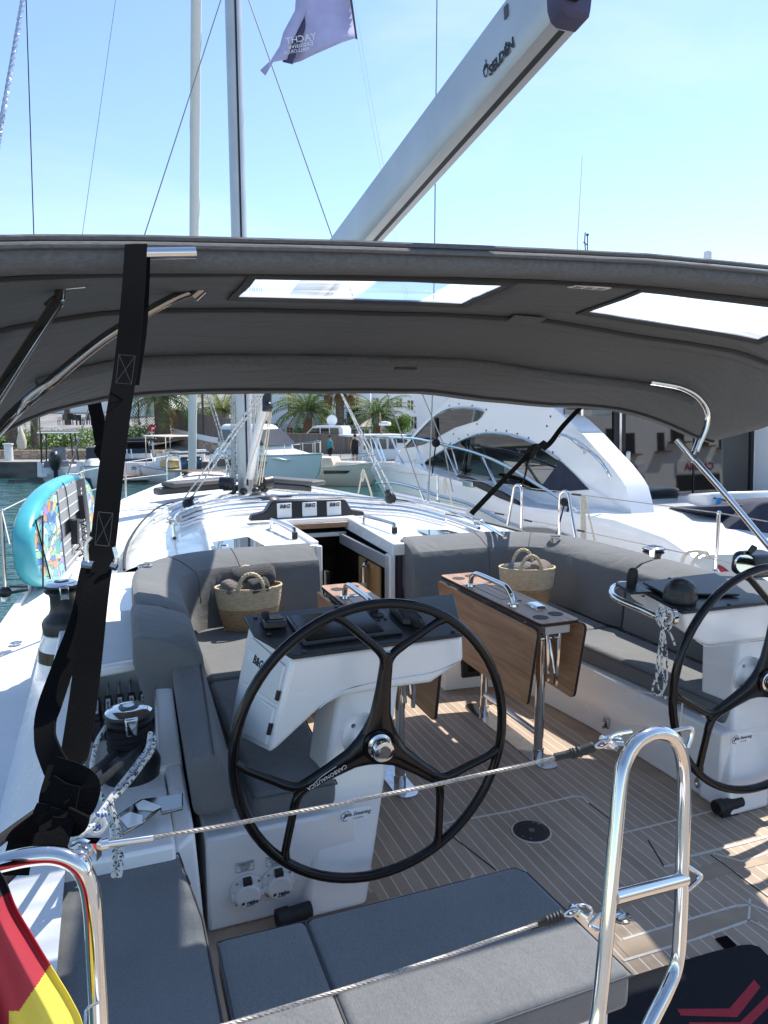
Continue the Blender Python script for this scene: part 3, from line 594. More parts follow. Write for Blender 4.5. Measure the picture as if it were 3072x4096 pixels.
# ================================================================ helms
HY0 = 2.36
def helm(dx, dy, left):
    O = V((dx, dy, 0)); sd = 'left' if left else 'right'
    t = thing('steering_helm', 'left steering helm with the whole black wheel in view, plotter and white pedestal' if left else 'right steering helm cut by the picture edge, with a black compass dome and throttle', 'steering helm', V((.95, 2.5, 0))+O, 'twin steering helms')
    q = lambda x, y, Y: py(x, y, Y)+O
    # pedestal column
    bm = new()
    hexa(bm, [q(655, 1995, 2.40), q(793, 1958, 2.40), q(793, 1958, 2.40)+V((.02, .20, 0)), q(655, 1995, 2.40)+V((.0, .20, 0))],
             [q(735, 1480, 2.63), q(868, 1450, 2.63), q(868, 1450, 2.63)+V((.0, .2, 0)), q(735, 1480, 2.63)+V((-.03, .2, 0))])
    bmesh.ops.translate(bm, verts=[v for v in bm.verts if v.co.z < .2], vec=(0, 0, 0))
    for v in bm.verts:
        if v.co.z < .25: v.co.z = .002
        if not left: v.co.x += .17
    obj('pedestal', bm, 'gelcoat', t, bevel=.02, seg=3)
    bm = new(); h = V((.88, 2.40, .675))+O
    lathe(bm, [(0, 0), (.088, 0), (.088, .016), (.05, .022), (.047, .07), (0, .07)], h+V((-.035, .03, .0)), (0, -1, 0), 28); fl = obj('wheel_flange', bm, 'gelcoat', t)
    bm = new()
    for a in (.9, 2.3, 3.8, 5.3): lathe(bm, [(0, .015), (.009, .015), (.009, .021), (0, .021)], h+V((-.035+math.cos(a)*.07, .03, math.sin(a)*.07)), (0, -1, 0), 8)
    obj('screw', bm, 'steel', fl)
    # console body
    YA, YB = 2.56, 2.98
    A = [(632, 1424), (998, 1376), (1000, 1428), (930, 1476), (868, 1484), (736, 1506), (692, 1530), (600, 1616), (582, 1628)]
    B = [(538, 1340), (985, 1300), (985, 1350), (920, 1400), (860, 1410), (720, 1428), (650, 1450), (520, 1560), (492, 1585)]
    ra = [q(*p, YA) for p in A]; rb = [q(*p, YB) for p in B]
    if not left:
        zr_ = Zm(2200, 2050, 1.9025); g = lambda x, y, Y: py(*zr_(x, y), Y)
        ra = [g(x, y, 2.55) for x, y in [(1008, 764), (1900, 668), (1900, 930), (1660, 968), (1400, 1000), (1205, 1022), (1165, 1008), (1110, 975), (1040, 925)]]
        rb = [g(x, y, 2.98) for x, y in [(598, 548), (1500, 440), (1500, 520), (1300, 600), (1100, 640), (900, 690), (760, 700), (680, 690), (598, 634)]]
    bm = new(); loft(bm, [ra, rb]); cn = obj('console', bm, 'gelcoat', t, bevel=.02, seg=3)
    # recessed lower line on the front
    bm = new(); tube(bm, cat([(q(*p, YA-.001) if left else ra[3+int(i_*.9)]) for i_, p in enumerate([(690, 1530), (735, 1495), (790, 1478), (860, 1465), (935, 1452), (995, 1428)])], 4), .0022, 5); obj('mould_line', bm, 'steel', cn)
    # instrument panel on top
    T = [(525, 1331), (760, 1306), (980, 1284), (1000, 1370), (632, 1419), (548, 1371)]
    Yt = [YB, YB, YB, YA-.012, YA-.012, 2.80]
    rt = [q(*p, y) for p, y in zip(T, Yt)]
    if not left: rt = [g(598, 543, 2.98), g(1080, 482, 2.98), g(1500, 435, 2.98), g(1900, 660, 2.54), g(1008, 758, 2.54), g(800, 650, 2.76)]
    bm = new(); hexa(bm, [p-UPZ*.012 for p in rt], [p+UPZ*.004 for p in rt]); pn = obj('instrument_panel', bm, 'panel_black', t, bevel=.004)
    # local frame of the panel
    o = rt[4]; ex = (rt[3]-rt[4]).normalized(); ey = (rt[1]-rt[4]); ey = (ey-ex*ey.dot(ex)).normalized(); ez = ex.cross(ey)
    W_ = (rt[3]-rt[4]).length
    def at(u, v, w=0): return o+ex*u+ey*v+ez*(w+.004)
    for p in ((.05, .02), (.30, .02), (W_-.03, .03), (-.04, .22), (-.06, .40), (.3, .42)):
        bm = new(); lathe(bm, [(0, 0), (.010, 0), (.009, .005), (0, .006)], at(*p), ez, 12); obj('panel_bolt', bm, 'black_plastic', pn)
    if left:
        sc = [q(637, 1326, 2.93), q(805, 1308, 2.93), q(888, 1362, 2.62), q(666, 1386, 2.62)]
        # flat plotter lying on the panel
        bm = new(); hexa(bm, [at(.06, .065, -.002), at(.47, .065, -.002), at(.47, .36, -.002), at(.06, .36, -.002)], [at(.06, .065, .012), at(.47, .065, .012), at(.47, .36, .012), at(.06, .36, .012)]); pt = obj('chart_plotter', bm, 'black_plastic', t, bevel=.005)
        bm = new(); hexa(bm, [at(.075, .085, .0115), at(.395, .085, .0115), at(.395, .345, .0115), at(.075, .345, .0115)], [at(.075, .085, .0135), at(.395, .085, .0135), at(.395, .345, .0135), at(.075, .345, .0135)]); obj('screen', bm, 'screen', pt)
        bm = new(); hexa(bm, [at(.40, .085, .0115), at(.46, .085, .0115), at(.46, .345, .0115), at(.40, .345, .0115)], [at(.40, .085, .0130), at(.46, .085, .0130), at(.46, .345, .0130), at(.40, .345, .0130)]); obj('key_strip', bm, 'panel_black', pt)
        bm = new(); lathe(bm, [(.0, .012), (.02, .012), (.019, .035), (.012, .038), (0, .038)], at(.43, .30), ez, 18); obj('knob', bm, 'rubber', pt)
        bm = new(); lathe(bm, [(.014, .012), (.024, .012), (.024, .018), (.014, .018)], at(.43, .245), ez, 18)
        for k in range(4): lathe(bm, [(0, .012), (.008, .012), (.008, .016), (0, .016)], at(.415+.03*(k % 2), .20+.12*(k//2)), ez, 10)
        obj('key', bm, 'rubber', pt)
        # small pilot controller with its dial
        a = [(567, 1331), (645, 1324), (664, 1352), (580, 1361)]
        yy = [2.93, 2.93, 2.80, 2.80]
        qa = [q(*p, y)+UPZ*.0 for p, y in zip(a, yy)]
        bm = new(); hexa(bm, [at(-.05, .265), at(.045, .255), at(.04, .36), at(-.052, .365)], [at(-.045, .27, .03), at(.04, .262, .03), at(.038, .355, .022), at(-.048, .36, .022)]); pc_ = obj('pilot_controller', bm, 'black_plastic', t, bevel=.006)
        bm = new(); hexa(bm, [at(-.02, .292, .029), at(.036, .288, .029), at(.034, .35, .0225), at(-.02, .353, .0225)], [at(-.02, .292, .031), at(.036, .288, .031), at(.034, .35, .0245), at(-.02, .353, .0245)]); obj('display', bm, 'screen', pc_)
        bm = new(); lathe(bm, [(0, .02), (.017, .02), (.016, .046), (0, .047)], at(-.032, .335), ez, 18); obj('dial', bm, 'rubber', pc_)
        # instrument stand at the right of the plotter
        bm = new(); hexa(bm, [at(.50, .14), at(.60, .12), at(.60, .3), at(.50, .31)], [at(.51, .15, .03), at(.59, .13, .03), at(.59, .29, .05), at(.51, .30, .05)]); g_ = obj('instrument_bracket', bm, 'black_plastic', t, bevel=.008)
        bm = new(); hexa(bm, [at(.535, .1), at(.585, .09), at(.585, .15), at(.535, .16)], [at(.535, .1, .04), at(.55, .095, .045), at(.55, .15, .045), at(.535, .16, .04)]); obj('clip', bm, 'rubber', g_, bevel=.004)
        # covers on the slanted port face
        nrm = ((ra[8]-ra[0]).cross(rb[0]-ra[0])).normalized()
        if nrm.x > 0: nrm = -nrm
        def sf(u, v): 
            a_ = rb[0].lerp(rb[8], v); b_ = ra[0].lerp(ra[8], v); return a_.lerp(b_, u)
        def cover(u0, u1, v0, v1, w=.012):
            Q = [sf(u0, v0), sf(u1, v0), sf(u1, v1), sf(u0, v1)]; bm = new(); hexa(bm, [p-nrm*.002 for p in Q], [p+nrm*w for p in Q]); return obj('instrument_cover', bm, 'white_plastic', cn, bevel=.008, seg=3), Q
        cv, Q = cover(.16, .93, .10, .50)
        bm = new(); Q2 = [sf(.905, .36), sf(.945, .36), sf(.945, .46), sf(.905, .46)]; hexa(bm, [p+nrm*.002 for p in Q2], [p+nrm*.0128 for p in Q2]); obj('cover_slot', bm, 'rubber', cv)
        Q2 = [sf(.20, .20), sf(.66, .20), sf(.66, .30), sf(.20, .30)]; bm = new(); hexa(bm, [p+nrm*.011 for p in Q2], [p+nrm*.0135 for p in Q2]); lb = obj('name_plate', bm, 'label_white', cv, bevel=.002)
        text('lettering', 'B&G', 'ink', lb, (Q2[0]+Q2[1]+Q2[2]+Q2[3])/4+nrm*.0145, Q2[1]-Q2[0], Q2[0]-Q2[3], .048, .0006, shear=.2, bold=.0018)
        cv, Q = cover(.14, .93, .54, .93); bm = new(); Q2 = [sf(.905, .70), sf(.945, .70), sf(.945, .82), sf(.905, .82)]; hexa(bm, [p+nrm*.002 for p in Q2], [p+nrm*.0128 for p in Q2]); obj('cover_slot', bm, 'rubber', cv)
    else:
        bm = new(); p = at(.10, .13); lathe(bm, [(0, 0), (.078, 0), (.08, .028), (.075, .036), (.075, .044), (.069, .068), (.054, .092), (.032, .106), (0, .11)], p, ez, 28); cp = obj('compass_dome', bm, 'black_plastic', t)
        bm = new(); hexa(bm, [at(-.09, .25), at(.03, .24), at(.05, .4), at(-.06, .41)], [at(-.09, .25, .012), at(.03, .24, .012), at(.05, .4, .012), at(-.06, .41, .012)]); jp = obj('switch_plate', bm, 'black_plastic', t, bevel=.004)
        bm = new(); c = at(-.01, .345, .01); loft(bm, [[c+ex*math.cos(a)*r+ey*math.sin(a)*r+ez*z for a in [k*math.pi/5 for k in range(10)]] for r, z in ((.024, 0), (.026, .02), (.028, .05), (.022, .085), (.010, .092))]); obj('joystick', bm, 'rubber', jp)
        bm = new(); hexa(bm, [at(.07, .2), at(.45, .1), at(.45, .38), at(.09, .38)], [at(.07, .2, .012), at(.45, .1, .012), at(.45, .38, .012), at(.09, .38, .012)]); obj('screen', bm, 'panel_black', t, bevel=.004)
        # throttle control
        zr = Zm(2700, 1700, 3.686)
        c = pd(*zr(1130, 1960), 3.55)
        bm = new(); obox(bm, c+V((.06, .03, -.04)), ex, ey, ez, .2, .14, .12); th = obj('throttle_control', bm, 'black_plastic', t, bevel=.035, seg=4)
        bm = new(); a = pd(*zr(1010, 2010), 3.5); b = pd(*zr(1060, 1880), 3.5); d = pd(*zr(1150, 1790), 3.5); obox(bm, (a+b)/2, b-a, CD, (b-a).cross(CD), (b-a).length*1.2, .025, .018); 
        hexa(bm, [pd(*zr(*p), 3.52) for p in [(1060, 1860), (1120, 1920), (1215, 1830), (1215, 1800), (1135, 1760)]], [pd(*zr(*p), 3.47) for p in [(1060, 1860), (1120, 1920), (1215, 1830), (1215, 1800), (1135, 1760)]]); obj('throttle_lever', bm, 'carbon', th, bevel=.008)
        bm = new(); lathe(bm, [(0, 0), (.045, 0), (.045, .02), (0, .02)], pd(*zr(1010, 2050), 3.45), -CD, 20); obj('throttle_hub', bm, 'chrome', th)
        bm = new(); za = Zm(2200, 2050, 1.9025)
        P = [pd(*za(590, 545), 3.75), pd(*za(520, 550), 3.70), pd(*za(470, 590), 3.62), pd(*za(500, 650), 3.5), pd(*za(680, 730), 3.35), pd(*za(830, 795), 3.22), pd(*za(935, 795), 3.22)]
        tube(bm, cat(P, 5), .016, 10); gr = obj('grab_rail', bm, 'chrome', t)
        bm = new(); lathe(bm, [(0, -.005), (.034, -.005), (.034, .012), (0, .014)], P[-1]+V((.01, 0, 0)), P[-2]-P[-1], 18); obj('rail_foot', bm, 'chrome', gr)
    # sticker on the pedestal
    a = q(733, 1760, 2.425); b = q(800, 1742, 2.425); dn = V((.02, -.01, -1))
    ax = V((1, 0, .0)); uz = V((.19, .02, 1)).normalized()
    cc = q(766, 1757, 2.402)+V((0, -.006, 0))
    Q = [cc+ax*s*.058+uz*k*.024 for s, k in ((-1, -1), (1, -1), (1, 1), (-1, 1))]
    bm = new(); hexa(bm, [p+V((0, .004, 0)) for p in Q], [p for p in Q]); st = obj('sticker', bm, 'label_white', t)
    text('lettering', 'Jefa Steering', 'ink', st, cc+V((.008, -.002, .003)), ax, uz, .021, .0005, shear=.35)
    text('lettering', 'S Y S T E M S', 'ink', st, cc+V((.012, -.002, -.015)), ax, uz, .007, .0005)
    bm = new(); tube(bm, [cc+V((-.036, -.0015, 0))+ax*math.cos(k*.26)*.019+uz*math.sin(k*.26)*.019 for k in range(4, 21)], .0009, 4); 
    for k in (1.2, 2.2, 3.4, 4.2): tube(bm, [cc+V((-.036, -.0015, 0)), cc+V((-.036, -.0015, 0))+ax*math.cos(k)*.018+uz*math.sin(k)*.018], .0007, 4)
    obj('emblem', bm, 'ink', st)
    # wheel
    wc = V((.872, HY0, .672))+O; Rr = .522
    wh = []
    bm = new(); tube(bm, [wc+V((math.cos(a)*Rr, 0, math.sin(a)*Rr)) for a in [k*math.pi/36 for k in range(72)]], .0185, 12, closed=True)
    for k in range(3):
        base = R_(83+120*k)
        dr = V((math.cos(base), 0, math.sin(base))); pp = V((-math.sin(base), 0, math.cos(base)))
        fk = wc+dr*.335
        loft(bm, [[wc+dr*s+pp*math.cos(a)*wd+V((0, 1, 0))*(math.sin(a)*dp) for a in [j*math.pi/6 for j in range(12)]] for s, wd, dp in ((.02, .085, .02), (.06, .062, .022), (.11, .042, .021), (.2, .031, .018), (.30, .026, .016), (.345, .02, .014))])
        for sgn in (-1, 1):
            an = base+sgn*R_(24); e = wc+V((math.cos(an), 0, math.sin(an)))*(Rr-.004)
            tube(bm, cat([wc+dr*.27+pp*sgn*.004, fk+pp*sgn*.022, fk.lerp(e, .5)+dr*-.004, fk.lerp(e, .88), e+(e-wc).normalized()*-.002+pp*sgn*.01], 5), [.017]*8+[.0155]*8+[.018]*5, 8)
    lathe(bm, [(0, .03), (.06, .03), (.066, .0), (.060, -.025), (0, -.03)], wc, (0, -1, 0), 28)
    wh = obj('steering_wheel', bm, 'carbon', t, smooth=50)
    bm = new(); hc = wc+V((0, -.02, 0)); lathe(bm, [(0, 0), (.044, 0), (.046, .012), (.037, .016), (.037, .03), (.041, .034), (.042, .05), (.036, .06), (.024, .063), (0, .063)], hc, (0, -1, 0), 32); hb = obj('hub_nut', bm, 'chrome', wh)
    bm = new(); lathe(bm, [(0, .0632), (.0235, .0632), (.022, .066), (0, .066)], hc, (0, -1, 0), 28); obj('hub_cap', bm, 'steel', wh)
    if left:
        b_ = R_(203); d_ = V((math.cos(b_), 0, math.sin(b_))); s_ = V((-math.sin(b_), 0, math.cos(b_)))
        text('lettering', 'CARBONAUTICA', 'ink_silver', wh, wc+d_*.215+V((0, -.0205, 0))-s_*-.004, d_, -V((0, 0, 1)), .0205, .0012)
        bm = new(); tube(bm, cat([wc+d_*.27+V((0, -.021, 0))+s_*-.001, wc+d_*.23+V((0, -.0225, 0))-s_*.012, wc+d_*.17+V((0, -.0225, 0))-s_*.016], 5), .0012, 4); obj('swoosh', bm, 'ink_silver', wh)
    return t
helm(0, 0, True); helm(1.86, -.03, False)
# ================================================================ cockpit tables
def table(xc, lab, left):
    t = thing('cockpit_table', lab, 'table', (xc, 3.5, 0), 'folding cockpit tables')
    zt = .815; x0, x1, y0, y1 = xc-.118, xc+.118, 3.03, 4.215
    bm = new(); P = [(x0, y0), (x1, y0), (x1, y1), (x0, y1)]
    def rnd(P, r=.03, k=4):
        out = []; n = len(P)
        for i in range(n):
            a, b, c = V((*P[i-1], 0)), V((*P[i], 0)), V((*P[(i+1) % n], 0)); u = (a-b).normalized()*r; v = (c-b).normalized()*r
            for j in range(k+1): s = j/k; out.append(((b+u)*(1-s)**2+b*2*s*(1-s)+(b+v)*s*s)[:2])
        return out
    holes = [(xc-.055, y0+.10), (xc+.055, y0+.13), (xc-.05, y1-.13), (xc+.055, y1-.10)]
    hexa(bm, [(x, y, zt-.022) for x, y in rnd(P)], [(x, y, zt) for x, y in rnd(P)]); tp = obj('table_top', bm, 'table_wood', t)
    bm = new(); hexa(bm, [(x, y, zt-.020) for x, y in rnd([(x0-.001, y0-.001), (x1+.001, y0-.001), (x1+.001, y1+.001), (x0-.001, y1+.001)])], [(x, y, zt-.004) for x, y in rnd([(x0-.001, y0-.001), (x1+.001, y0-.001), (x1+.001, y1+.001), (x0-.001, y1+.001)])]); obj('edge_band', bm, 'rubber', tp)
    bm = new()
    for hx, hy in holes: lathe(bm, [(0, zt+.0005), (.041, zt+.0005), (.041, zt+.0015), (0, zt+.0012)], (hx, hy, 0), n=28)
    for (a, b) in ((xc+.02, 3.35),): lathe(bm, [(0, zt+.0005), (.013, zt+.0005), (.013, zt+.0015), (0, zt+.0015)], (a, 3.46, 0), n=16)
    tube(bm, [(xc-.06, 3.52, zt+.0005), (xc+.035, 3.52, zt+.0005), (xc+.035, 3.88, zt+.0005), (xc-.06, 3.88, zt+.0005)], .0015, 4, closed=True)
    obj('cup_hole', bm, 'rubber', tp)
    bm = new(); yh0, yh1 = 3.38, 3.88; hx = xc-.07
    tube(bm, cat([(hx, yh0, zt), (hx, yh0+.02, zt+.05), (hx, yh0+.07, zt+.085), (hx, yh0+.14, zt+.092), (hx, yh1-.12, zt+.092), (hx, yh1-.05, zt+.082), (hx, yh1-.01, zt+.05), (hx, yh1, zt)], 5), .016, 10)
    for y in (yh0, yh1): lathe(bm, [(0, 0), (.032, 0), (.03, .012), (0, .014)], (hx, y, zt), n=16)
    obj('table_handle', bm, 'chrome', t)
    bm = new(); hexa(bm, [(xc-.005, 3.24, zt), (xc+.075, 3.25, zt), (xc+.08, 3.37, zt), (xc+.0, 3.38, zt)], [(xc+.01, 3.26, zt+.018), (xc+.06, 3.27, zt+.018), (xc+.065, 3.35, zt+.02), (xc+.015, 3.36, zt+.02)]); obj('locker_latch', bm, 'chrome', t, bevel=.005)
    bm = new()
    for a, b in ((xc+.01, 3.89), (xc+.06, 3.90)): obox(bm, (a, b, zt+.002), (1, 0, 0), (0, 1, 0), UPZ, .04, .03, .004)
    for y in (3.2, 3.6, 4.05): obox(bm, (x0-.012, y, zt-.03), (1, 0, 0), (0, 1, 0), UPZ, .03, .06, .006); obox(bm, (x1+.012, y, zt-.03), (1, 0, 0), (0, 1, 0), UPZ, .03, .06, .006)
    obj('hinge', bm, 'chrome', t)
    for s in (-1, 1):
        X = xc+s*.142; Q = [(y0-.02, zt-.028), (y1-.02, zt-.028), (y1-.20, .375), (y0+.06, .36)]
        def rl(P, r=.035, k=4):
            out = []; n = len(P)
            for i in range(n):
                a, b, c = V((*P[i-1], 0)), V((*P[i], 0)), V((*P[(i+1) % n], 0)); u = (a-b).normalized()*r; v = (c-b).normalized()*r
                for j in range(k+1): q = j/k; out.append(((b+u)*(1-q)**2+b*2*q*(1-q)+(b+v)*q*q)[:2])
            return out
        L = rl(Q); bm = new(); hexa(bm, [(X-.009, a, b) for a, b in L], [(X+.009, a, b) for a, b in L]); lf = obj('table_leaf', bm, 'table_wood', t)
        L2 = [((a-3.6)*1.002+3.6, (b-.58)*1.004+.58) for a, b in L]; bm = new(); hexa(bm, [(X-.0075, a, b) for a, b in L2], [(X+.0075, a, b) for a, b in L2]); obj('edge_band', bm, 'rubber', lf)
    for y in (3.19, 3.80):
        bm = new(); tube(bm, [(xc-.005, y, .0), (xc-.005, y, .74)], .026, 18); lg = obj('leg', bm, 'chrome', t)
        bm = new(); tube(bm, [(xc-.005, y, .0), (xc-.005, y, .06)], .031, 18); obj('leg_collar', bm, 'chrome', lg)
    bm = new(); tube(bm, [(xc-.005, 3.19, .14), (xc-.005, 3.80, .14)], .017, 12); obj('foot_bar', bm, 'chrome', t)
    bm = new(); L = rnd([(xc-.06, 3.06), (xc+.055, 3.06), (xc+.055, 3.98), (xc-.06, 3.98)], .055, 6); hexa(bm, [(x, y, .001) for x, y in L], [(x, y, .008) for x, y in L]); obj('base_plate', bm, 'steel', t)
    bm = new(); box(bm, xc-.07, xc+.08, y0+.03, y1-.05, zt-.075, zt-.022); obj('under_frame', bm, 'aluminium', t, bevel=.004)
    bm = new(); obox(bm, (xc+.03, y0+.06, .62), (0, 1, 0), (1, 0, 0), (.05, 0, 1), .02, .018, .34); obox(bm, (xc-.02, y0+.08, .60), (0, 1, 0), (1, 0, 0), (-.05, 0, 1), .016, .02, .26); tube(bm, [(xc-.06, y0+.1, .70), (xc+.05, y0+.1, .70)], .014, 10); tube(bm, [(xc-.0, y0+.1, .70), (xc+.005, y0+.05, .52)], .01, 8); obj('leaf_stay', bm, 'chrome', t, bevel=.003)
    return t
table(2.12, 'right folding cockpit table, all of it in view, wooden leaves hanging down', False)
table(1.307, 'left folding cockpit table, mostly hidden behind the left wheel', True)
# ================================================================ baskets with towels
def basket(cx, cy, a, b, h, rot, lab, twl):
    z0 = .482; t = thing('straw_basket', lab, 'basket', (cx, cy, z0), 'straw baskets of towels'); ca, sa = math.cos(rot), math.sin(rot)
    def P(u, v, z): return V((cx+u*ca-v*sa, cy+u*sa+v*ca, z0+z))
    n = 40
    def ring(s, z): return [P(a*s*math.cos(k*2*math.pi/n), b*s*math.sin(k*2*math.pi/n), z) for k in range(n)]
    def wall(zs, m, nm, par):
        bm = new(); rg = []
        for z0_, z1_, k in zs:
            for j in range(k+1):
                z = z0_+(z1_-z0_)*j/k; f = z/h; s = (.76+.26*math.sin(f*1.45)) + .010*(j % 2); rg.append(ring(s, z))
        loft(bm, rg, True, False); return obj(nm, bm, m, par, smooth=80)
    lo = wall([(0.0, h*.52, 14)], 'straw_brown', 'basket_body', t); up = wall([(h*.52, h, 14)], 'straw', 'basket_rim', t)
    bm = new(); rg = [ring(.965*(.76+.26*math.sin(q*1.45)), h*q) for q in (1, .6, .2, .02)]; loft(bm, rg, True, False); bm.faces.new([bm.verts.new(p) for p in ring(.7, .012)]); obj('basket_lining', bm, 'straw', t, smooth=80)
    bm = new(); tube(bm, ring(1.012, h), .008, 6, closed=True); obj('rim_braid', bm, 'straw', up)
    for v in (-1, 1):
        bm = new(); Q = [P(math.cos(k*math.pi/10)*a*.38, v*b*.93-.0*v, h*.96+math.sin(k*math.pi/10)*.115) for k in range(11)]
        Q = cat(Q, 3); tube(bm, Q, [.0105+.0035*((i//1) % 2) for i in range(len(Q))], 8); obj('handle', bm, 'straw', t)
    for (u, v, z, L, r, an, m, lb) in twl:
        bm = new(); ax = V((math.cos(an+rot), math.sin(an+rot), .06)); c = P(u, v, z); sgm = 14; rg = []
        for j in range(9):
            f = j/8; rrr = r*(1-.25*max(0, abs(f-.5)*2-.75)/.25*1.0); pc = c+ax*(f-.5)*L; uu = ax.cross(UPZ).normalized(); vv = uu.cross(ax)
            rg.append([pc+(uu*math.cos(k*2*math.pi/sgm)*1.15+vv*math.sin(k*2*math.pi/sgm))*rrr*(1+.10*noise.noise((pc+uu*math.cos(k)*.3)*14)) for k in range(sgm)])
        loft(bm, rg); 
        tw = single('rolled_towel', bm, m, lb, 'towel', 'rolled towels in the baskets', smooth=80, sub=1)
basket(.815, 4.60, .21, .125, .275, -.05, 'two-tone straw basket with dark rolled towels on the left corner seat',
       [(.03, .03, .33, .30, .075, .1, 'towel_dark', 'big dark brown rolled towel standing out of the left basket'), (-.08, -.02, .28, .2, .06, .45, 'towel_taupe', 'taupe rolled towel at the left rim of the left basket'), (.05, -.06, .28, .14, .06, .2, 'towel_dark', 'small dark towel seen through the near handle of the left basket')])
basket(2.75, 4.36, .195, .125, .30, -.30, 'straw basket with pale grey towels on the right corner seat',
       [(-.06, .0, .275, .22, .06, .2, 'towel_grey', 'grey rolled towel at the left in the right basket'), (.09, .01, .28, .18, .065, .9, 'towel_taupe', 'beige rolled towel at the right in the right basket')])
# ================================================================ winches and rope clutches
def winch(o, sc, lab, arm=-1.4, rope=None):
    o = V(o); t = thing('winch', lab, 'winch', o, 'sheet winches'); s = sc
    bm = new(); lathe(bm, [(0, 0), (.105*s, 0), (.108*s, .05*s), (.10*s, .07*s), (.072*s, .10*s), (.062*s, .125*s), (.062*s, .19*s), (.072*s, .215*s), (0, .215*s)], o, n=36); obj('drum', bm, 'black_plastic', t)
    bm = new(); lathe(bm, [(.0, .21*s), (.082*s, .213*s), (.088*s, .222*s), (.080*s, .228*s), (.072*s, .233*s), (.08*s, .238*s), (.09*s, .245*s), (.086*s, .252*s), (0, .252*s)], o, n=36); obj('self_tailer', bm, 'rubber', t)
    bm = new(); lathe(bm, [(0, .25*s), (.084*s, .25*s), (.085*s, .256*s), (.07*s, .266*s), (.045*s, .27*s), (0, .268*s)], o, n=36); tp = obj('top_plate', bm, 'chrome', t)
    bm = new(); lathe(bm, [(.0, .266*s), (.038*s, .268*s), (.036*s, .273*s), (.02*s, .274*s), (.018*s, .262*s), (0, .262*s)], o, n=24); obj('handle_socket', bm, 'black_plastic', tp)
    bm = new(); lathe(bm, [(.014*s, .27*s), (.021*s, .27*s), (.021*s, .277*s), (.014*s, .277*s)], o, n=16); obj('socket_ring', bm, 'steel', tp)
    a = arm; d = V((math.cos(a), math.sin(a), 0)); p = V((-d.y, d.x, 0))
    bm = new(); c = o+d*.085*s; hexa(bm, [c-p*.020*s+UPZ*.19*s+d*.012*s, c+p*.020*s+UPZ*.19*s+d*.012*s, c+p*.020*s+UPZ*.19*s-d*.006*s, c-p*.020*s+UPZ*.19*s-d*.006*s], [c-p*.024*s+UPZ*.258*s+d*.014*s, c+p*.024*s+UPZ*.258*s+d*.014*s, c+p*.024*s+UPZ*.258*s-d*.03*s, c-p*.024*s+UPZ*.258*s-d*.03*s]); obj('feeder_arm', bm, 'chrome', t, bevel=.006*s)
    return t
winch((-.25, 3.98, .75), .98, 'black and chrome winch on a white pod with a black band')
wa = pz(285, 1672, .50); wa.z = .5
winch(wa, 1.0, 'black winch wrapped with dark rope beside the rope clutches', -1.5)
w3 = pz(1412, 1182, .80); winch(w3-UPZ*.255, .98, 'grey winch behind the right bench backrest', -2.4)
bm = new()
for k in range(4): tube(bm, [wa+V((math.cos(a)*.073, math.sin(a)*.073, .105+k*.022+a*.0033)) for a in [j*math.pi/12 for j in range(25)]], .0125, 8)
P = [wa+V((.07, -.02, .15)), wa+V((.02, -.085, .135)), pd(640/KX, 3190/KX, 2.1)]
tube(bm, cat([wa+V((-.05, -.055, .12)), pd(150, 1705, 1.95), pd(60, 1770, 1.6), pd(-10, 1822, 1.45), pd(-80, 1870, 1.35)], 6), .0115, 8)
tube(bm, cat([wa+V((.03, -.07, .13)), pd(215, 1690, 2.0), pd(150, 1750, 1.7), pd(60, 1850, 1.5), pd(-40, 1950, 1.4)], 6), .0115, 8)
single('dark_rope', bm, 'rope_black', 'dark blue rope wound round the left cockpit winch and led aft under the strap', 'rope')
cl = thing('rope_clutch_bank', 'row of five black rope clutches with white labels under the left coaming', 'rope clutches', (0, 3.28, .5))
cz = Zm(0, 2150, 2.074)
names = ['SPINAKER', 'HALYARD', 'MAIN OFF', 'VANG OFF', 'VANG OFF']
for k, nm in enumerate(names):
    x = -.098+k*.049; bm = new()
    prof = [(3.12, .50), (3.40, .50), (3.40, .56), (3.34, .60), (3.22, .605), (3.15, .58), (3.12, .53)]
    hexa(bm, [(x-.019, y, z) for y, z in prof], [(x+.019, y, z) for y, z in prof]); b_ = obj('clutch', bm, 'black_plastic', cl, bevel=.006)
    bm = new(); hexa(bm, [(x-.016, 3.145, .582), (x+.016, 3.145, .582), (x+.016, 3.335, .604), (x-.016, 3.335, .604)], [(x-.015, 3.15, .600), (x+.015, 3.15, .600), (x+.015, 3.33, .622), (x-.015, 3.33, .622)]); lv = obj('clutch_lever', bm, 'black_plastic', b_, bevel=.004)
    bm = new(); hexa(bm, [(x-.009, 3.175, .602), (x+.009, 3.175, .602), (x+.009, 3.29, .6165), (x-.009, 3.29, .6165)], [(x-.009, 3.175, .6045), (x+.009, 3.175, .6045), (x+.009, 3.29, .6190), (x-.009, 3.29, .6190)]); obj('clutch_label', bm, 'label_white', b_)
    text('lettering', nm, 'ink', b_, (x, 3.232, .6122), (0, 1, .12), (-1, 0, 0), .0165, .0007)
for k in (0, 1, 2, 3, 4):
    x = -.098+k*.049; bm = new(); tube(bm, [(x, 3.40, .53), (x-.004, 3.61, .62)], .007, 7)
    single('clutch_rope', bm, 'rope_fleck', 'flecked line running forward from the clutches into the dark coaming', 'rope', 'lines behind the rope clutches')
bm = new(); box(bm, -.18, .13, 3.56, 3.60, .50, .72); obj('locker_back', bm, 'nonskid', Y0)
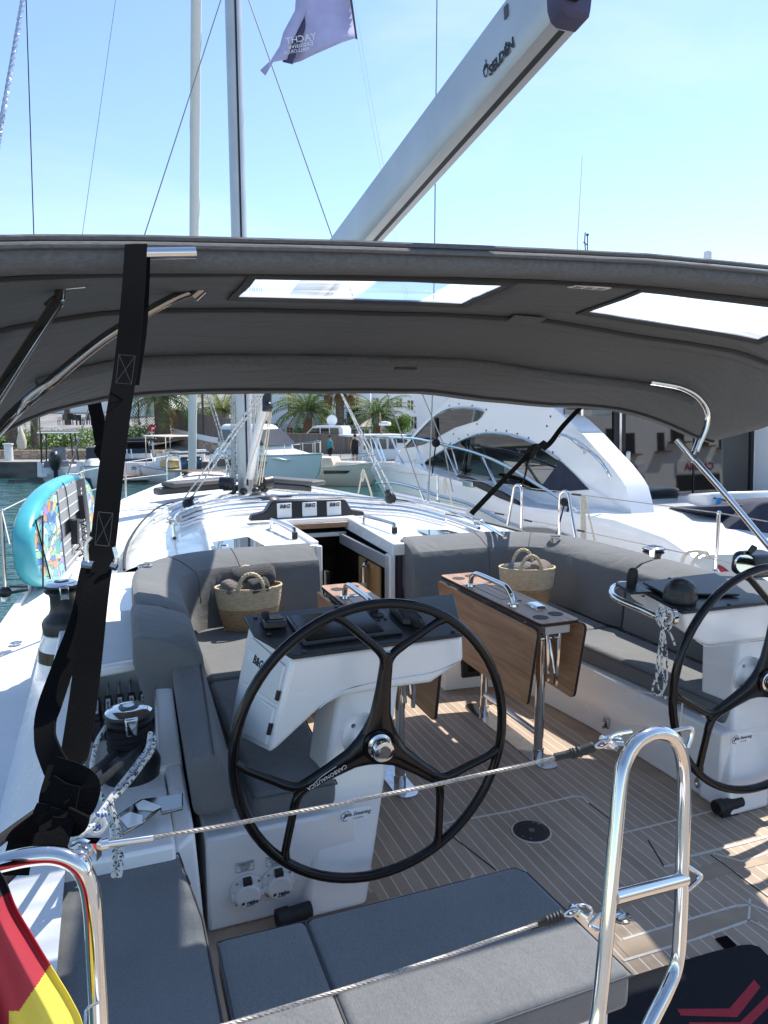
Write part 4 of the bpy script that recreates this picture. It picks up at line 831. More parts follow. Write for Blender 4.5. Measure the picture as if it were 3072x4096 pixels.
# loose white ropes at the left winch
def rope(pts, r, m, lab, grp=None, k=6, n=7): bm = new(); tube(bm, cat(pts, k), r, n); return single('rope', bm, m, lab, 'rope', grp)
rp = lambda L, d: [pd((0+x/1.8433)/KX, (2700+y/1.8433)/KX, q) for (x, y), q in zip(L, d)]
rope(rp([(780, 380), (720, 480), (690, 600), (680, 700), (730, 850), (780, 960), (815, 1090), (840, 1230), (850, 1350), (840, 1480)], [2.72, 2.64, 2.56, 2.5, 2.42, 2.36, 2.3, 2.22, 2.12, 2.05]), .0085, 'rope_green', 'white rope with green flecks hanging left of the winch and down behind the rail fitting')
rope(rp([(1110, 430), (1090, 540), (1020, 640), (960, 720), (880, 820), (800, 920), (745, 1010), (720, 1090), (640, 1140), (560, 1200), (500, 1290)], [2.62, 2.54, 2.46, 2.4, 2.34, 2.26, 2.18, 2.1, 2.04, 1.98, 1.92]), .0095, 'rope_blue', 'white rope with blue flecks and a knot, slanting from the winch to the rail')
rope(rp([(1140, 460), (1120, 560), (1050, 660), (990, 740), (900, 850), (820, 950), (860, 1080), (880, 1200), (890, 1330), (880, 1480)], [2.6, 2.52, 2.44, 2.38, 2.31, 2.26, 2.24, 2.18, 2.1, 2.03]), .0085, 'rope_fleck', 'white rope with black flecks lying beside the blue flecked one')
bm = new(); c = pd((0+715/1.8433)/KX, (2700+1085/1.8433)/KX, 2.09)
for k in range(3): tube(bm, [c+V((math.cos(a)*.022, math.sin(a)*.012+k*.008-.01, math.sin(a+k)*.022)) for a in [j*math.pi/8 for j in range(16)]], .008, 6, closed=True)
single('rope_knot', bm, 'rope_blue', 'figure knot in the blue flecked rope above the rail', 'knot')
# coil hanging on the right helm's grab rail
za = Zm(2200, 2050, 1.9025)
hr = lambda L, d=3.2: [pd(*za(x, y), d) for x, y in L]
bm = new()
for L in ([(850, 880), (835, 1000), (815, 1150), (812, 1290), (850, 1370), (870, 1300), (850, 1150), (855, 1000), (862, 880)], [(865, 880), (880, 1000), (890, 1150), (885, 1300), (830, 1390), (785, 1370), (790, 1300), (840, 1180), (855, 1000), (850, 880)], [(880, 870), (920, 930), (950, 1010)], [(830, 700), (870, 730), (890, 800), (860, 850)], [(850, 1370), (880, 1420)]): tube(bm, cat(hr(L), 5), .0048, 6)
c = hr([(870, 805)])[0]
for k in range(6): tube(bm, [c+V((math.cos(a)*.034*(1-.06*k), math.sin(a*1+k)*.022, math.sin(a)*.034+.004*k-.01)) for a in [j*math.pi/9 for j in range(18)]], .0065, 6, closed=True)
single('hanging_rope', bm, 'rope_fleck', 'black flecked white rope knotted on the right helm rail, hanging in loops', 'rope')
# ================================================================ bimini
bi = thing('bimini', 'dark grey canvas bimini with two clear windows, spanning the cockpit overhead', 'bimini', (C, 3.3, 2.2))
PRF = [(2.26, 2.37), (2.5, 2.345), (2.9, 2.325), (3.1, 2.30), (3.45, 2.235), (3.8, 2.15), (4.1, 2.06), (4.34, 1.990)]
AMP = [(2.26, .02), (2.9, .16), (3.34, .34), (4.0, .34), (4.45, .28)]
HB = 2.18; BC = 1.64
def smooth_tab(tab, x):
    if x <= tab[0][0]: return tab[0][1]
    for i in range(len(tab)-1):
        (a, p), (b, q) = tab[i], tab[i+1]
        if x <= b:
            h = b-a; s = (x-a)/h
            m0 = (q-tab[i-1][1])/(b-tab[i-1][0]) if i else 0; m1 = (tab[i+2][1]-p)/(tab[i+2][0]-a) if i < len(tab)-2 else (q-p)/h
            return (2*s**3-3*s*s+1)*p+(s**3-2*s*s+s)*h*m0+(-2*s**3+3*s*s)*q+(s**3-s*s)*h*m1
    return tab[-1][1]
DRP = [(1.9, .005), (2.3, .04), (2.8, .11), (3.0, .165), (3.16, .24), (3.35, .38), (3.45, .48), (3.5, .53)]
def bz(X, Y):
    tilt = .032*(X-1.0)*max(0, (3.3-Y)/1.04)
    if X > 1.9: return smooth_tab(PRF, Y)-smooth_tab(DRP, X)*lerp_tab([(2.26, .3), (3.1, 1), (4.4, 1)], Y)+tilt
    t = min(1.05, abs(X-BC)/HB); return smooth_tab(PRF, Y)-.05*t*t-lerp_tab(AMP, Y)*t**8+tilt
YF = [(2.2, 4.34), (2.45, 4.33), (2.7, 4.28), (2.8, 4.24), (3.0, 4.09), (3.16, 3.93), (3.35, 3.74), (3.45, 3.62), (3.5, 3.52)]
def yfr(X):
    if X > 2.2: return smooth_tab(YF, X)
    t = abs(X-BC)/HB; return 4.34-.36*max(0, (t-.78)/.22)**2
XS = [-.54, -.51, -.46, -.38, -.28, -.15, 0, .12, .25, .37, .49, .6, .75, .9, 1.05, 1.2, 1.33, 1.45, 1.6, 1.7, 1.78, 1.88, 2.0, 2.08, 2.2, 2.35, 2.5, 2.65, 2.8, 2.93, 3.05, 3.12, 3.18, 3.24, 3.30, 3.35, 3.40, 3.44, 3.47, 3.5]
YB_ = [2.26, 2.32, 2.4, 2.5, 2.6, 2.7, 2.8, 2.9, 3.0, 3.1, 3.2, 3.32, 3.45, 3.57, 3.7, 3.8, 3.9, 4.0, 4.1, 4.2, 4.3, 4.38, 4.45]
def bp(X, Yk):
    Y = 2.26+(Yk-2.26)*(yfr(X)-2.26)/2.19
    wr = .004*noise.noise(V((X*3, Y*7, 0)))+.003*noise.noise(V((X*9, Y*2.5, 3)))*(1 if Yk > 3 else .4)
    return V((X, Y, bz(X, 2.26+(Y-2.26)*1.0 if True else Y)+wr))
win = lambda xm, ym: (2.5 < ym < 2.9) and (.49 < xm < 1.45 or 2.08 < xm < 3.05)
bm = new(); vs = {}
for i, X in enumerate(XS):
    for j, Y in enumerate(YB_): vs[i, j] = bm.verts.new(bp(X, Y))
for i in range(len(XS)-1):
    for j in range(len(YB_)-1):
        if not win((XS[i]+XS[i+1])/2, (YB_[j]+YB_[j+1])/2): bm.faces.new((vs[i, j], vs[i+1, j], vs[i+1, j+1], vs[i, j+1]))
obj('canopy', bm, 'canvas', bi, smooth=60, solid=.004)
for a, b in ((.49, 1.45), (2.08, 3.05)):
    bm = new(); xs = [x for x in XS if a <= x <= b]; yy = [y for y in YB_ if 2.5 <= y <= 2.9]
    loft(bm, [[bp(x, y) for x in xs] for y in yy], False, False); wn_ = obj('canopy_window', bm, 'clear_foil', bi, smooth=60)
    bm = new(); ed = [bp(x, 2.5) for x in xs]+[bp(b, y) for y in yy[1:]]+[bp(x, 2.9) for x in xs[::-1][1:]]+[bp(a, y) for y in yy[::-1][1:-1]]
    for k, p in enumerate(ed): pass
    W2 = .030; sx_ = lambda x: x+(W2 if x >= b else (-W2 if x <= a else 0)); sy_ = lambda y: y+(W2 if y >= 2.9 else (-W2 if y <= 2.5 else 0))
    EDK = [(x, 2.5) for x in xs]+[(b, y) for y in yy[1:]]+[(x, 2.9) for x in xs[::-1][1:]]+[(a, y) for y in yy[::-1][1:-1]]
    ring0 = [bp(x, y)+UPZ*-.010 for x, y in EDK]; ring1 = [bp(sx_(x), sy_(y))+UPZ*-.010 for x, y in EDK]; ring2 = [p+UPZ*.016 for p in ring1]; ring3 = [p+UPZ*.016 for p in ring0]
    rows = [ring0, ring1, ring2, ring3, ring0]; loft(bm, rows, True, False); obj('window_binding', bm, 'canvas_dark', wn_, smooth=50)
bm = new(); tube(bm, [bp(x, 2.275)+V((0, 0, -.004)) for x in XS], .044, 12); obj('aft_bow_sleeve', bm, 'canvas', bi)
bm = new(); tube(bm, [bp(x, 2.262)+V((0, -.042, .016)) for x in XS], .008, 6); tube(bm, [bp(x, 2.262)+V((0, -.028, .040)) for x in XS], .009, 6); obj('aft_hem', bm, 'canvas', bi)
bm = new()
tube(bm, [bp(x, 2.45)+V((0, 0, -.006)) for x in XS], .010, 6); obj('seam_band', bm, 'canvas_dark', bi)
bm = new(); tube(bm, [bp(x, 3.08)+V((0, 0, -.008)) for x in XS], .012, 6); obj('zip', bm, 'canvas_dark', bi)
bm = new(); rows = [[bp(x, y)+V((0, 0, -.010-.002*k)) for x in XS[3:-3]] for k, y in enumerate((3.09, 3.13, 3.16))]; loft(bm, rows, False, False); obj('zip_flap', bm, 'canvas', bi, solid=.003)
bm = new(); tube(bm, [bp(x, 3.8)+V((0, 0, -.026)) for x in XS[4:-6]], .030, 12); obj('forward_bow_sleeve', bm, 'canvas', bi)
bm = new(); tube(bm, [bp(x, 4.37)+V((0, 0, -.005)) for x in XS], .007, 6); tube(bm, [bp(x, 4.35)+V((0, 0, -.005)) for x in XS], .004, 6); obj('front_binding', bm, 'canvas_dark', bi)
bm = new(); obox(bm, bp(1.86, 3.06)+V((0, 0, -.02)), (1, 0, -.03), (0, 1, -.2), UPZ, .17, .09, .006); obj('zip_garage', bm, 'canvas', bi)
bm = new(); a = bp(1.55, 3.81); obox(bm, a+V((0, 0, -.058)), (1, 0, 0), (0, 1, -.2), UPZ, .12, .03, .012); obj('sleeve_loop', bm, 'canvas_dark', bi)
bm = new(); obox(bm, bp(1.80, 2.47)+V((0, 0, -.012)), (1, 0, 0), (0, 1, 0), UPZ, .17, .05, .004); lb = obj('care_label', bm, 'label_white', bi)
bm = new()
for k in range(3):
    for j in range(3): obox(bm, bp(1.80, 2.47)+V((-.052+k*.052, -.012+j*.012, -.0145)), (1, 0, 0), (0, 1, 0), UPZ, .04, .004, .001)
obj('fine_print', bm, 'ink_grey', lb)
# bare ends of the aft bow and port legs
bm = new(); a = pd(310, 548, 1.99); b = pd(423, 546, 2.04); tube(bm, [a, b], .0165, 12); obj('aft_bow', bm, 'chrome', bi)
def leg(pts, r, nm='leg', m='chrome_shade'): bm = new(); tube(bm, cat(pts, 6), r, 12); return obj(nm, bm, 'chrome' if nm in ('strut', 'forward_bow') else m, bi)
L1 = leg([pd(440, 622, 2.62), pd(385, 640, 2.6), pd(310, 680, 2.56), pd(220, 735, 2.5), (pd(110, 825, 2.42)), pd(0, 925, 2.33), (-.50, 1.60, 1.45), (-.53, 1.5, .9), (-.53, 1.5, .5)], .0185)
L2 = leg([pd(122, 655, 2.30), pd(0, 845, 2.06), pd(-122, 1035, 1.82)], .0185)
for a, b, c in (((500, 590), (440, 598), (432, 628)), ((185, 612), (112, 618), (122, 655))):
    d = 2.6 if a[0] > 300 else 2.34
    bm = new(); tube(bm, [pd(*a, d), pd(*b, d)], .0145, 10); tube(bm, [pd((b[0]+a[0]*.35)/1.35, b[1], d), pd((c[0]+6), c[1]-8, d)], .017, 10); tube(bm, [pd(c[0]+4, c[1]-6, d), pd(c[0]-16, c[1]+12, d)], .0225, 12); obj('leg_bracket', bm, 'chrome_shade', bi)
bm = new(); tube(bm, [pd(-10, 694, 2.75), pd(95, 682, 2.8)], .013, 8); tube(bm, [pd(-10, 830, 3.2), pd(140, 795, 3.4)], .012, 8); obj('inner_bow', bm, 'chrome', bi)
# starboard forward bow end and strut
leg([pd(1405, 825, 4.03), pd(1425, 828, 4.04), pd(1470, 837, 4.06), pd(1505, 855, 4.08), pd(1526, 882, 4.10), pd(1529, 907, 4.11), pd(1520, 937, 4.12), pd(1503, 972, 4.13)], .0165, 'forward_bow')
leg([pd(1462, 950, 4.18), pd(1560, 1060, 4.06), pd(1660, 1180, 3.94), pd(1760, 1300, 3.80)], .0175, 'strut')
bm = new(); tube(bm, [pd(1512, 950, 4.13), pd(1503, 973, 4.13)], .021, 10); tube(bm, [pd(1502, 972, 4.13), pd(1494, 985, 4.14)], .012, 8); tube(bm, [pd(1484, 975, 4.15), pd(1500, 995, 4.13)], .022, 10); obj('strut_joint', bm, 'chrome', bi)
# ================================================================ webbing straps
def strap(nm, lab, segs, grp='black webbing straps of the bimini'):
    t = thing('webbing_strap', lab, 'strap', segs[0][0][0], grp)
    for cs, ws, m in segs:
        bm = new(); ribbon(bm, cs, ws, .004); obj('webbing' if m == 'webbing' else 'cross_stitch', bm, m, t, smooth=60)
    return t
def ps(L, d0, d1, w0, w1, k=8):
    """centre line and half widths of a band facing the camera"""
    n = len(L); c = []; q = []
    for i, (x, y) in enumerate(L):
        f = i/(n-1); d = d0+(d1-d0)*f; c.append(pd(x, y, d))
    c = cat(c, k); 
    for i, p in enumerate(c):
        f = i/(len(c)-1); tg = (c[min(i+1, len(c)-1)]-c[max(i-1, 0)]).normalized(); s = tg.cross(CD).normalized(); q.append((s*.9+CD*.25)*(w0+(w1-w0)*f)/2)
    return c, q
A1 = ps([(294, 528), (287, 640), (272, 790), (255, 900), (240, 1020), (222, 1180), (205, 1290), (184, 1480), (160, 1640), (145, 1710)], 1.96, 1.20, .062, .052)
t = strap('strap', 'long black webbing strap from the bimini edge down to the stern rail at the left', [(*A1, 'webbing')])
def piece(L, d0, d1, w0, w1, par, k=5, nm='webbing'): bm = new(); c, q = ps(L, d0, d1, w0, w1, k); ribbon(bm, c, q, .0045); return obj(nm, bm, 'webbing', par, smooth=60)
piece([(212, 1150), (190, 1240), (175, 1330), (140, 1430), (106, 1530), (98, 1590), (112, 1640), (140, 1690)], 1.62, 1.20, .035, .058, t)
piece([(300, 545), (293, 700), (275, 830)], 1.99, 1.86, .066, .062, t)
for (a, b, d) in (((257, 766), (292, 830), 1.76), ((212, 1106), (244, 1180), 1.52)):
    bm = new(); c0 = [pd(a[0], a[1], d-.012), pd(b[0], a[1]+3, d-.012), pd(b[0]-8, b[1], d-.012), pd(a[0]-7, b[1]-3, d-.012)]
    for p, q in ((0, 1), (1, 2), (2, 3), (3, 0), (0, 2), (1, 3)): tube(bm, [c0[p], c0[q]], .0011, 4)
    obj('cross_stitch', bm, 'stitching', t)
bm = new(); tube(bm, cat([pd(188, 1222, 1.5), pd(186, 1180, 1.5), pd(198, 1160, 1.5)], 4), .005, 6); tube(bm, [pd(178, 1218, 1.5), pd(202, 1222, 1.5)], .009, 8); tube(bm, cat([pd(246, 1182, 1.5), pd(252, 1210, 1.5), pd(243, 1225, 1.5)], 4), .005, 6); tube(bm, [pd(240, 1222, 1.5), pd(252, 1226, 1.5)], .008, 8); obj('strap_buckle', bm, 'steel', t)
# knot above the rail
kz = Zm(0, 2700, 1.8433)
for L, a, b, d0, d1 in (([(480, 660), (440, 780), (400, 900), (385, 1000)], .055, .045, 1.18, 1.12), ([(395, 690), (560, 750), (640, 820), (610, 950), (540, 1010)], .04, .045, 1.15, 1.12), ([(345, 850), (450, 905), (570, 930)], .05, .045, 1.13, 1.12), ([(345, 950), (325, 1030), (420, 1070), (555, 1100), (585, 1010)], .03, .04, 1.12, 1.10), ([(420, 1050), (405, 1130), (372, 1250), (335, 1390)], .058, .052, 1.11, 1.06), ([(350, 1040), (240, 1120), (150, 1190), (110, 1245)], .036, .034, 1.12, 1.10), ([(160, 1215), (135, 1330), (105, 1475)], .04, .045, 1.13, 1.12), ([(475, 1050), (440, 1170), (320, 1240)], .035, .03, 1.10, 1.09)):
    piece([kz(*q) for q in L], d0, d1, a, b, t, 6)
t2 = strap('strap', 'dark webbing strap with a knot hanging from the front left corner of the bimini', [(*ps([(203, 868), (212, 910), (218, 950), (222, 965)], 4.35, 4.5, .085, .085), 'webbing')])
for L, a, b in (([(215, 950), (232, 968), (222, 985), (240, 1000)], .09, .06), ([(232, 955), (216, 975), (236, 990), (226, 1010)], .08, .07), ([(226, 1000), (214, 1100), (205, 1180)], .03, .03)): piece(L, 4.5, 4.6, a, b, t2)
t3 = strap('strap', 'dark webbing strap with a knot slanting across the motor yacht windows', [(*ps([(1258, 876), (1215, 922), (1190, 955), (1172, 970)], 5.1, 5.6, .035, .05), 'webbing')])
for L, a, b in (([(1180, 955), (1160, 970), (1148, 985), (1130, 992)], .06, .055), ([(1172, 962), (1150, 965), (1136, 985), (1142, 1000)], .035, .05), ([(1140, 995), (1136, 1020), (1130, 1042)], .035, .02), ([(1145, 978), (1085, 1040), (1018, 1110)], .035, .055)): piece(L, 5.6, 6.4, a, b, t3)
# ================================================================ mast, boom and rigging
MY = 9.85
mt = thing('mast', 'grey aluminium mast rising from the foredeck behind the boom', 'mast', (C, MY, .78))
bm = new(); n = 28; loft(bm, [[V((C+.10*math.cos(k*2*math.pi/n), MY+.15*math.sin(k*2*math.pi/n), z)) for k in range(n)] for z in (.76, 4, 8, 12, 18.5)]); obj('mast_tube', bm, 'aluminium', mt)
bm = new(); box(bm, C-.012, C+.012, MY-.157, MY-.14, .9, 12); obj('mast_track', bm, 'rubber', mt)
bm = new(); lathe(bm, [(0, -.02), (.11, -.02), (.11, .02), (0, .02)], pd(527, 873, 10.0), -CD, 24); hw_ = obj('halyard_wheel', bm, 'carbon', mt)
bm = new(); lathe(bm, [(0, .02), (.035, .02), (.03, .04), (0, .04)], pd(527, 873, 10.0), -CD, 12); obj('wheel_bolt', bm, 'steel', hw_)
bm = new(); c = pd(527, 873, 10.05); obox(bm, c+V((0, 0, -.12)), CR, CD, CU, .10, .05, .3); c = pd(535, 1005, 10.0); obox(bm, c, CR, CD, CU, .13, .06, .6); obj('mast_bracket', bm, 'black_plastic', mt, bevel=.01)
bm = new()
for k in range(10):
    a = k*.63; c = V((C+math.cos(a)*.26, MY-.05+math.sin(a)*.24, .80)); ball(bm, c+V((0, 0, .04)), .055, 10, (1, 1, .9)); 
for s in (-1, 1): 
    for k in range(4): lathe(bm, [(0, -.02), (.085, -.02), (.085, .02), (0, .02)], V((C+s*(.22+.035*k), MY-.18+.05*k, .93)), (1, s*.4, 0), 16)
obj('mast_foot_blocks', bm, 'black_plastic', mt)
# vang
bm = new(); tube(bm, [pd(575, 860, 8.6), pd(552, 955, 9.2), pd(540, 1030, 9.7)], .055, 14); single('boom_vang', bm, 'white_plastic', 'thick pale vang strut leaning from the boom down to the mast foot', 'vang')
bm = new(); obox(bm, pd(577, 868, 8.4), CR, CD, CU, .10, .08, .22); ball(bm, pd(579, 878, 8.38), .06, 10); single('vang_block', bm, 'black_plastic', 'black pulley block at the top of the vang beside the mast', 'block')
bo = thing('boom', 'big grey aluminium boom overhead with a dark end cap', 'boom', (C, 2.6, 3.3))
zb = lambda y: 3.335-.160*(y-2.54)
SEC = [(-.055, 0), (.030, 0), (.042, .012), (.046, .05), (.046, .28), (.03, .31), (0, .325), (-.06, .325), (-.09, .30), (-.10, .25), (-.10, .10), (-.095, .05), (-.08, .015)]
bm = new(); loft(bm, [[V((C+a, y, zb(y)+b)) for a, b in SEC] for y in (2.56, 4, 6, 8, 9.68)]); obj('boom_tube', bm, 'aluminium', bo, smooth=32)
bm = new(); loft(bm, [[V((C-.028+(a+.028)*s, y, zb(y)+.16+(b-.16)*s)) for a, b in SEC] for y, s in ((2.57, 1.015), (2.50, 1.015), (2.485, .93))]); ec = obj('end_cap', bm, 'flag_purple_dark', bo, smooth=32)
bm = new(); obox(bm, (C-.05, 2.478, zb(2.5)+.05), (1, 0, 0), (0, 1, 0), UPZ, .05, .03, .014); obj('cap_slot', bm, 'rubber', ec)
bm = new(); hexa(bm, [(C-.036, 2.58, zb(2.58)-.002), (C-.008, 2.58, zb(2.58)-.002), (C-.008, 9.6, zb(9.6)-.002), (C-.036, 9.6, zb(9.6)-.002)], [(C-.036, 2.58, zb(2.58)+.004), (C-.008, 2.58, zb(2.58)+.004), (C-.008, 9.6, zb(9.6)+.004), (C-.036, 9.6, zb(9.6)+.004)]); obj('boom_groove', bm, 'rubber', bo)
dirb = V((0, -1, .16)).normalized()
def bpt(x, y): p = px(x, y, C-.1025); return p
c = (bpt(1058, 152)+bpt(1096, 108))/2; upb = V((0, .16, 1))
text('lettering', 'SELDÉN', 'ink', bo, c+dirb*.02, dirb, upb, .060, .001, bold=.0015)
bm = new(); e = bpt(1049, 152); tube(bm, [e+dirb*math.cos(a)*.018+upb*math.sin(a)*.026 for a in [k*math.pi/9 for k in range(18)]], .0022, 4, closed=True); tube(bm, [e+dirb*-.024+upb*.012, e+dirb*.024+upb*.012], .002, 4); tube(bm, cat([e+upb*.012, e+dirb*.006+upb*.03, e+dirb*.004+upb*.045], 3), .002, 4); obj('emblem', bm, 'ink', bo)
bm = new(); c = bpt(1093, 25); obox(bm, c, dirb, (1, 0, 0), upb, .03, .004, .05); obj('sheet_mark', bm, 'ink_grey', bo)
def wire(nm, lab, pts, r, m='wire', cg='wire', grp=None, n=6): bm = new(); tube(bm, pts, r, n); return single(nm, bm, m, lab, cg, grp)
bm = new(); a = px(415, 1020, C); b = px(424, 0, C); b = b+(b-a)*.5; tube(bm, [a, b], .088, 14); tube(bm, [a+(b-a)*.02+V((math.cos(k*.5), math.sin(k*.5), 0))*.087+(b-a)*.975*k/60 for k in range(61)], .012, 5); single('furled_genoa', bm, 'sail_white', 'white furled headsail rolled on the forestay, left of the mast', 'sail')
bm = new(); lathe(bm, [(0, 0), (.14, .0), (.16, .05), (.1, .07), (.1, .12), (.16, .14), (.15, .2), (0, .22)], a+V((0, 0, -.3)), n=18); single('furling_drum', bm, 'black_plastic', 'black furling drum at the foot of the rolled headsail', 'furling drum')
bm = new(); A = pd(-25, 430, 1.7); B = pd(55, -30, 2.1); N = 90; U = (B-A).normalized(); u = U.orthogonal().normalized(); v = U.cross(u)
for s in range(3): tube(bm, [A.lerp(B, k/N)+(u*math.cos(k*.75+s*2.094)+v*math.sin(k*.75+s*2.094))*.0035 for k in range(N+1)], .0038, 6)
single('backstay', bm, 'chrome', 'thick twisted steel backstay wire crossing the top left corner', 'wire')
wire('topping_line', 'thin dark vertical line in the sky near the left edge', [pd(56, -15, 8), pd(73, 505, 8), pd(83, 860, 8), pd(90, 1000, 8)], .006, 'rope_black')
wire('flag_line', 'hair thin line left of the furled headsail with a small loop near its top', [pd(251, -10, 9), pd(178, 505, 9), pd(128, 870, 9)], .0035, 'wire')
wire('port_shroud', 'dark wire from the mast down left to the deck, crossing the furled headsail', [pd(482, -15, 9.6), pd(313, 505, 8.8), pd(190, 887, 8.2), pd(140, 1045, 7.9), pd(118, 1112, 7.8)], .0075, 'wire', grp='shrouds')
wire('starboard_shroud', 'dark wire from the mast down right to the deck, ending under the boom', [pd(533, -12, 9.6), pd(715, 505, 9.2), pd(836, 850, 8.9), pd(908, 1058, 8.7)], .0075, 'wire', grp='shrouds')
wire('backing_stay', 'dark vertical wire right of the boom lettering, running behind the boom', [pd(944, -10, 9.0), pd(939, 515, 8.6), pd(934, 860, 8.3), pd(926, 1062, 8.1)], .0075, 'wire', grp='shrouds')
for o_ in (0, 11): wire('flag_halyard', 'one of two hair thin halyard lines under the purple flag', [pd(757+o_*.6, -10, 9.3), pd(800+o_*.8, 250, 9.2), pd(852+o_*.5, 518, 9.1), pd(905+o_*.6, 800, 9)], .0022, 'rope_white', grp='flag halyards')
bm = new()
for a, b, r in (((908, 1058), (917, 1082), .014), ((926, 1040), (925, 1085), .016)): tube(bm, [pd(*a, 8.3), pd(*b, 8.25)], r, 8)
single('rigging_screw', bm, 'chrome', 'steel turnbuckles at the foot of the starboard shrouds', 'turnbuckle')
wire('lower_shroud', 'thin stay slanting to the right in front of the motor yacht bow', [pd(912, 850, 8.6), pd(958, 960, 8.5), pd(978, 1062, 8.4)], .007, 'wire', grp='shrouds')
# mainsheet falls
bt = lambda y, dx=0: V((C+dx, y, zb(y)-.02))
for s, y, foot, lb in ((-1, 5.3, (404, 1092), 'left'), (1, 6.6, (846, 1082), 'right')):
    f = pz(*foot, .93)
    for k in (-1, 1):
        bm = new(); tube(bm, [bt(y+k*.04, s*.03), f+V((k*.035, 0, .06))], .0085, 7); single('mainsheet', bm, 'rope_blue', 'one of two parallel blue flecked mainsheet parts led to the %s deck block' % lb, 'rope', 'mainsheet parts on the %s' % lb)
    bm = new(); d = (bt(y)-f).normalized(); lathe(bm, [(0, -.03), (.055, -.03), (.06, 0), (.055, .03), (0, .03)], f+d*.03, d.cross(V((1, .4, 0))), 16); obox(bm, f+d*.06, d, d.orthogonal(), d.cross(d.orthogonal()), .16, .05, .04); single('deck_block', bm, 'black_plastic', 'black turning block on the coach roof at the foot of the %s mainsheet' % lb, 'block')
for k in (0, 1): wire('white_halyard', 'one of two white ropes slanting to the mast foot from the upper left', [pd(446+k*7, 850, 9.9), pd(470+k*6, 925, 9.95), pd(498+k*3, 1035, 10)], .009, 'rope_fleck', 'rope', 'white ropes left of the mast', 7)
xs = [(499, 501, 'rope_fleck'), (503, 504, 'rope_white'), (507, 507, 'rope_green'), (512, 509, 'rope_fleck'), (541, 541, 'rope_fleck'), (551, 546, 'rope_white'), (556, 549, 'rope_cream'), (561, 551, 'rope_green'), (566, 554, 'rope_white'), (547, 545, 'rope_blue')]
for a, b, m in xs:
    bm = new(); tube(bm, [pd(a-1, 600, 10.25), pd(a, 850, 10.15), pd(a*.6+b*.4, 930, 10.05), pd(b, 1046, 9.9)], .0095, 6); single('halyard', bm, m, 'one of the pale halyards hanging in a bundle beside the mast', 'rope', 'halyards at the mast')
for k, (a, b) in enumerate((((579, 885), (528, 1045)), ((583, 885), (560, 1048)), ((588, 880), (566, 1042)), ((584, 890), (556, 1040)))):
    bm = new(); tube(bm, [pd(*a, 8.6), pd(*b, 9.6)], .007, 6); single('vang_line', bm, 'rope_cream', 'one of the cream vang tackle lines spreading from the black block', 'rope', 'vang tackle lines')
# lines led aft along the roof
for s in (-1, 1):
    for k in range(4):
        bm = new(); a = V((C+s*(.25+.03*k), 9.5, .855)); b = V((C+s*(.62+.08*k), 8.3, .885)); c_ = V((C+s*(1.0+.12*k), 7.0, .880)); tube(bm, cat([a, b, c_], 5), .010, 6); single('deck_line', bm, ['rope_fleck', 'rope_white', 'rope_green', 'rope_blue'][k], 'one of four lines led aft over the roof, %s of the mast' % ('left' if s < 0 else 'right'), 'rope', 'deck lines on the %s' % ('left' if s < 0 else 'right'))
# long grey bundles across the foredeck
for L, lb in (([(360, 1057), (470, 1050), (525, 1042)], 'left'), ([(560, 1042), (620, 1048), (690, 1053)], 'right')):
    a, b = pz(*L[0], .84), pz(*L[-1], .84)
    bm = new(); obox(bm, (a+b)/2+UPZ*.06, b-a, (b-a).cross(UPZ), UPZ, (b-a).length, .3, .07); obox(bm, (a+b)/2-UPZ*.03+CR*-.15, b-a, (b-a).cross(UPZ), UPZ, (b-a).length, .16, .10); single('deck_bundle', bm, 'grey_board', 'long grey canvas bundle on the foredeck, %s of the mast foot' % lb, 'canvas bundle', bevel=.03)
# ================================================================ rails, stanchions and lifelines
z7 = Zm(1600, 1550, 2.074); zs = Zm(2272, 1550, 2.074)
def stanchion(foot, top, z, r, lab, X=None):
    a = pz(*foot, z) if X is None else px(*foot, X); b = py(*top, a.y)
    t = thing('stanchion', lab, 'stanchion', a, 'lifeline stanchions'); bm = new(); tube(bm, [a, b], r, 10); ball(bm, b, r*1.25, 8); obj('post', bm, 'chrome', t)
    bm = new(); lathe(bm, [(0, 0), (r*2.6, 0), (r*2.4, .02), (r*1.5, .05), (0, .05)], a, n=14); obj('post_foot', bm, 'steel', t); return a, b
zq = Zm(0, 1850, 3.318)
n0 = stanchion(zq(75, 1830), zq(25, 640), .52, .0135, 'thick stanchion at the left edge with a dark clamp at its foot')
n1 = stanchion(z5(545, 850), z5(540, 540), .62, .0125, 'stanchion right behind the paddle board')
n2 = stanchion(z5(815, 730), z5(812, 485), .65, .0125, 'stanchion seen just right of the long strap')
bm = new(); c = n0[0]+UPZ*.06; ball(bm, c, .045, 10); obox(bm, c+V((.08, 0, 0)), (1, 0, .1), (0, 1, 0), UPZ, .14, .02, .02); obox(bm, c+V((.09, 0, .035)), (1, 0, -.1), (0, 1, 0), UPZ, .12, .02, .015); single('rail_clamp', bm, 'black_plastic', 'black clamp with two jaws at the foot of the left edge stanchion', 'clamp')
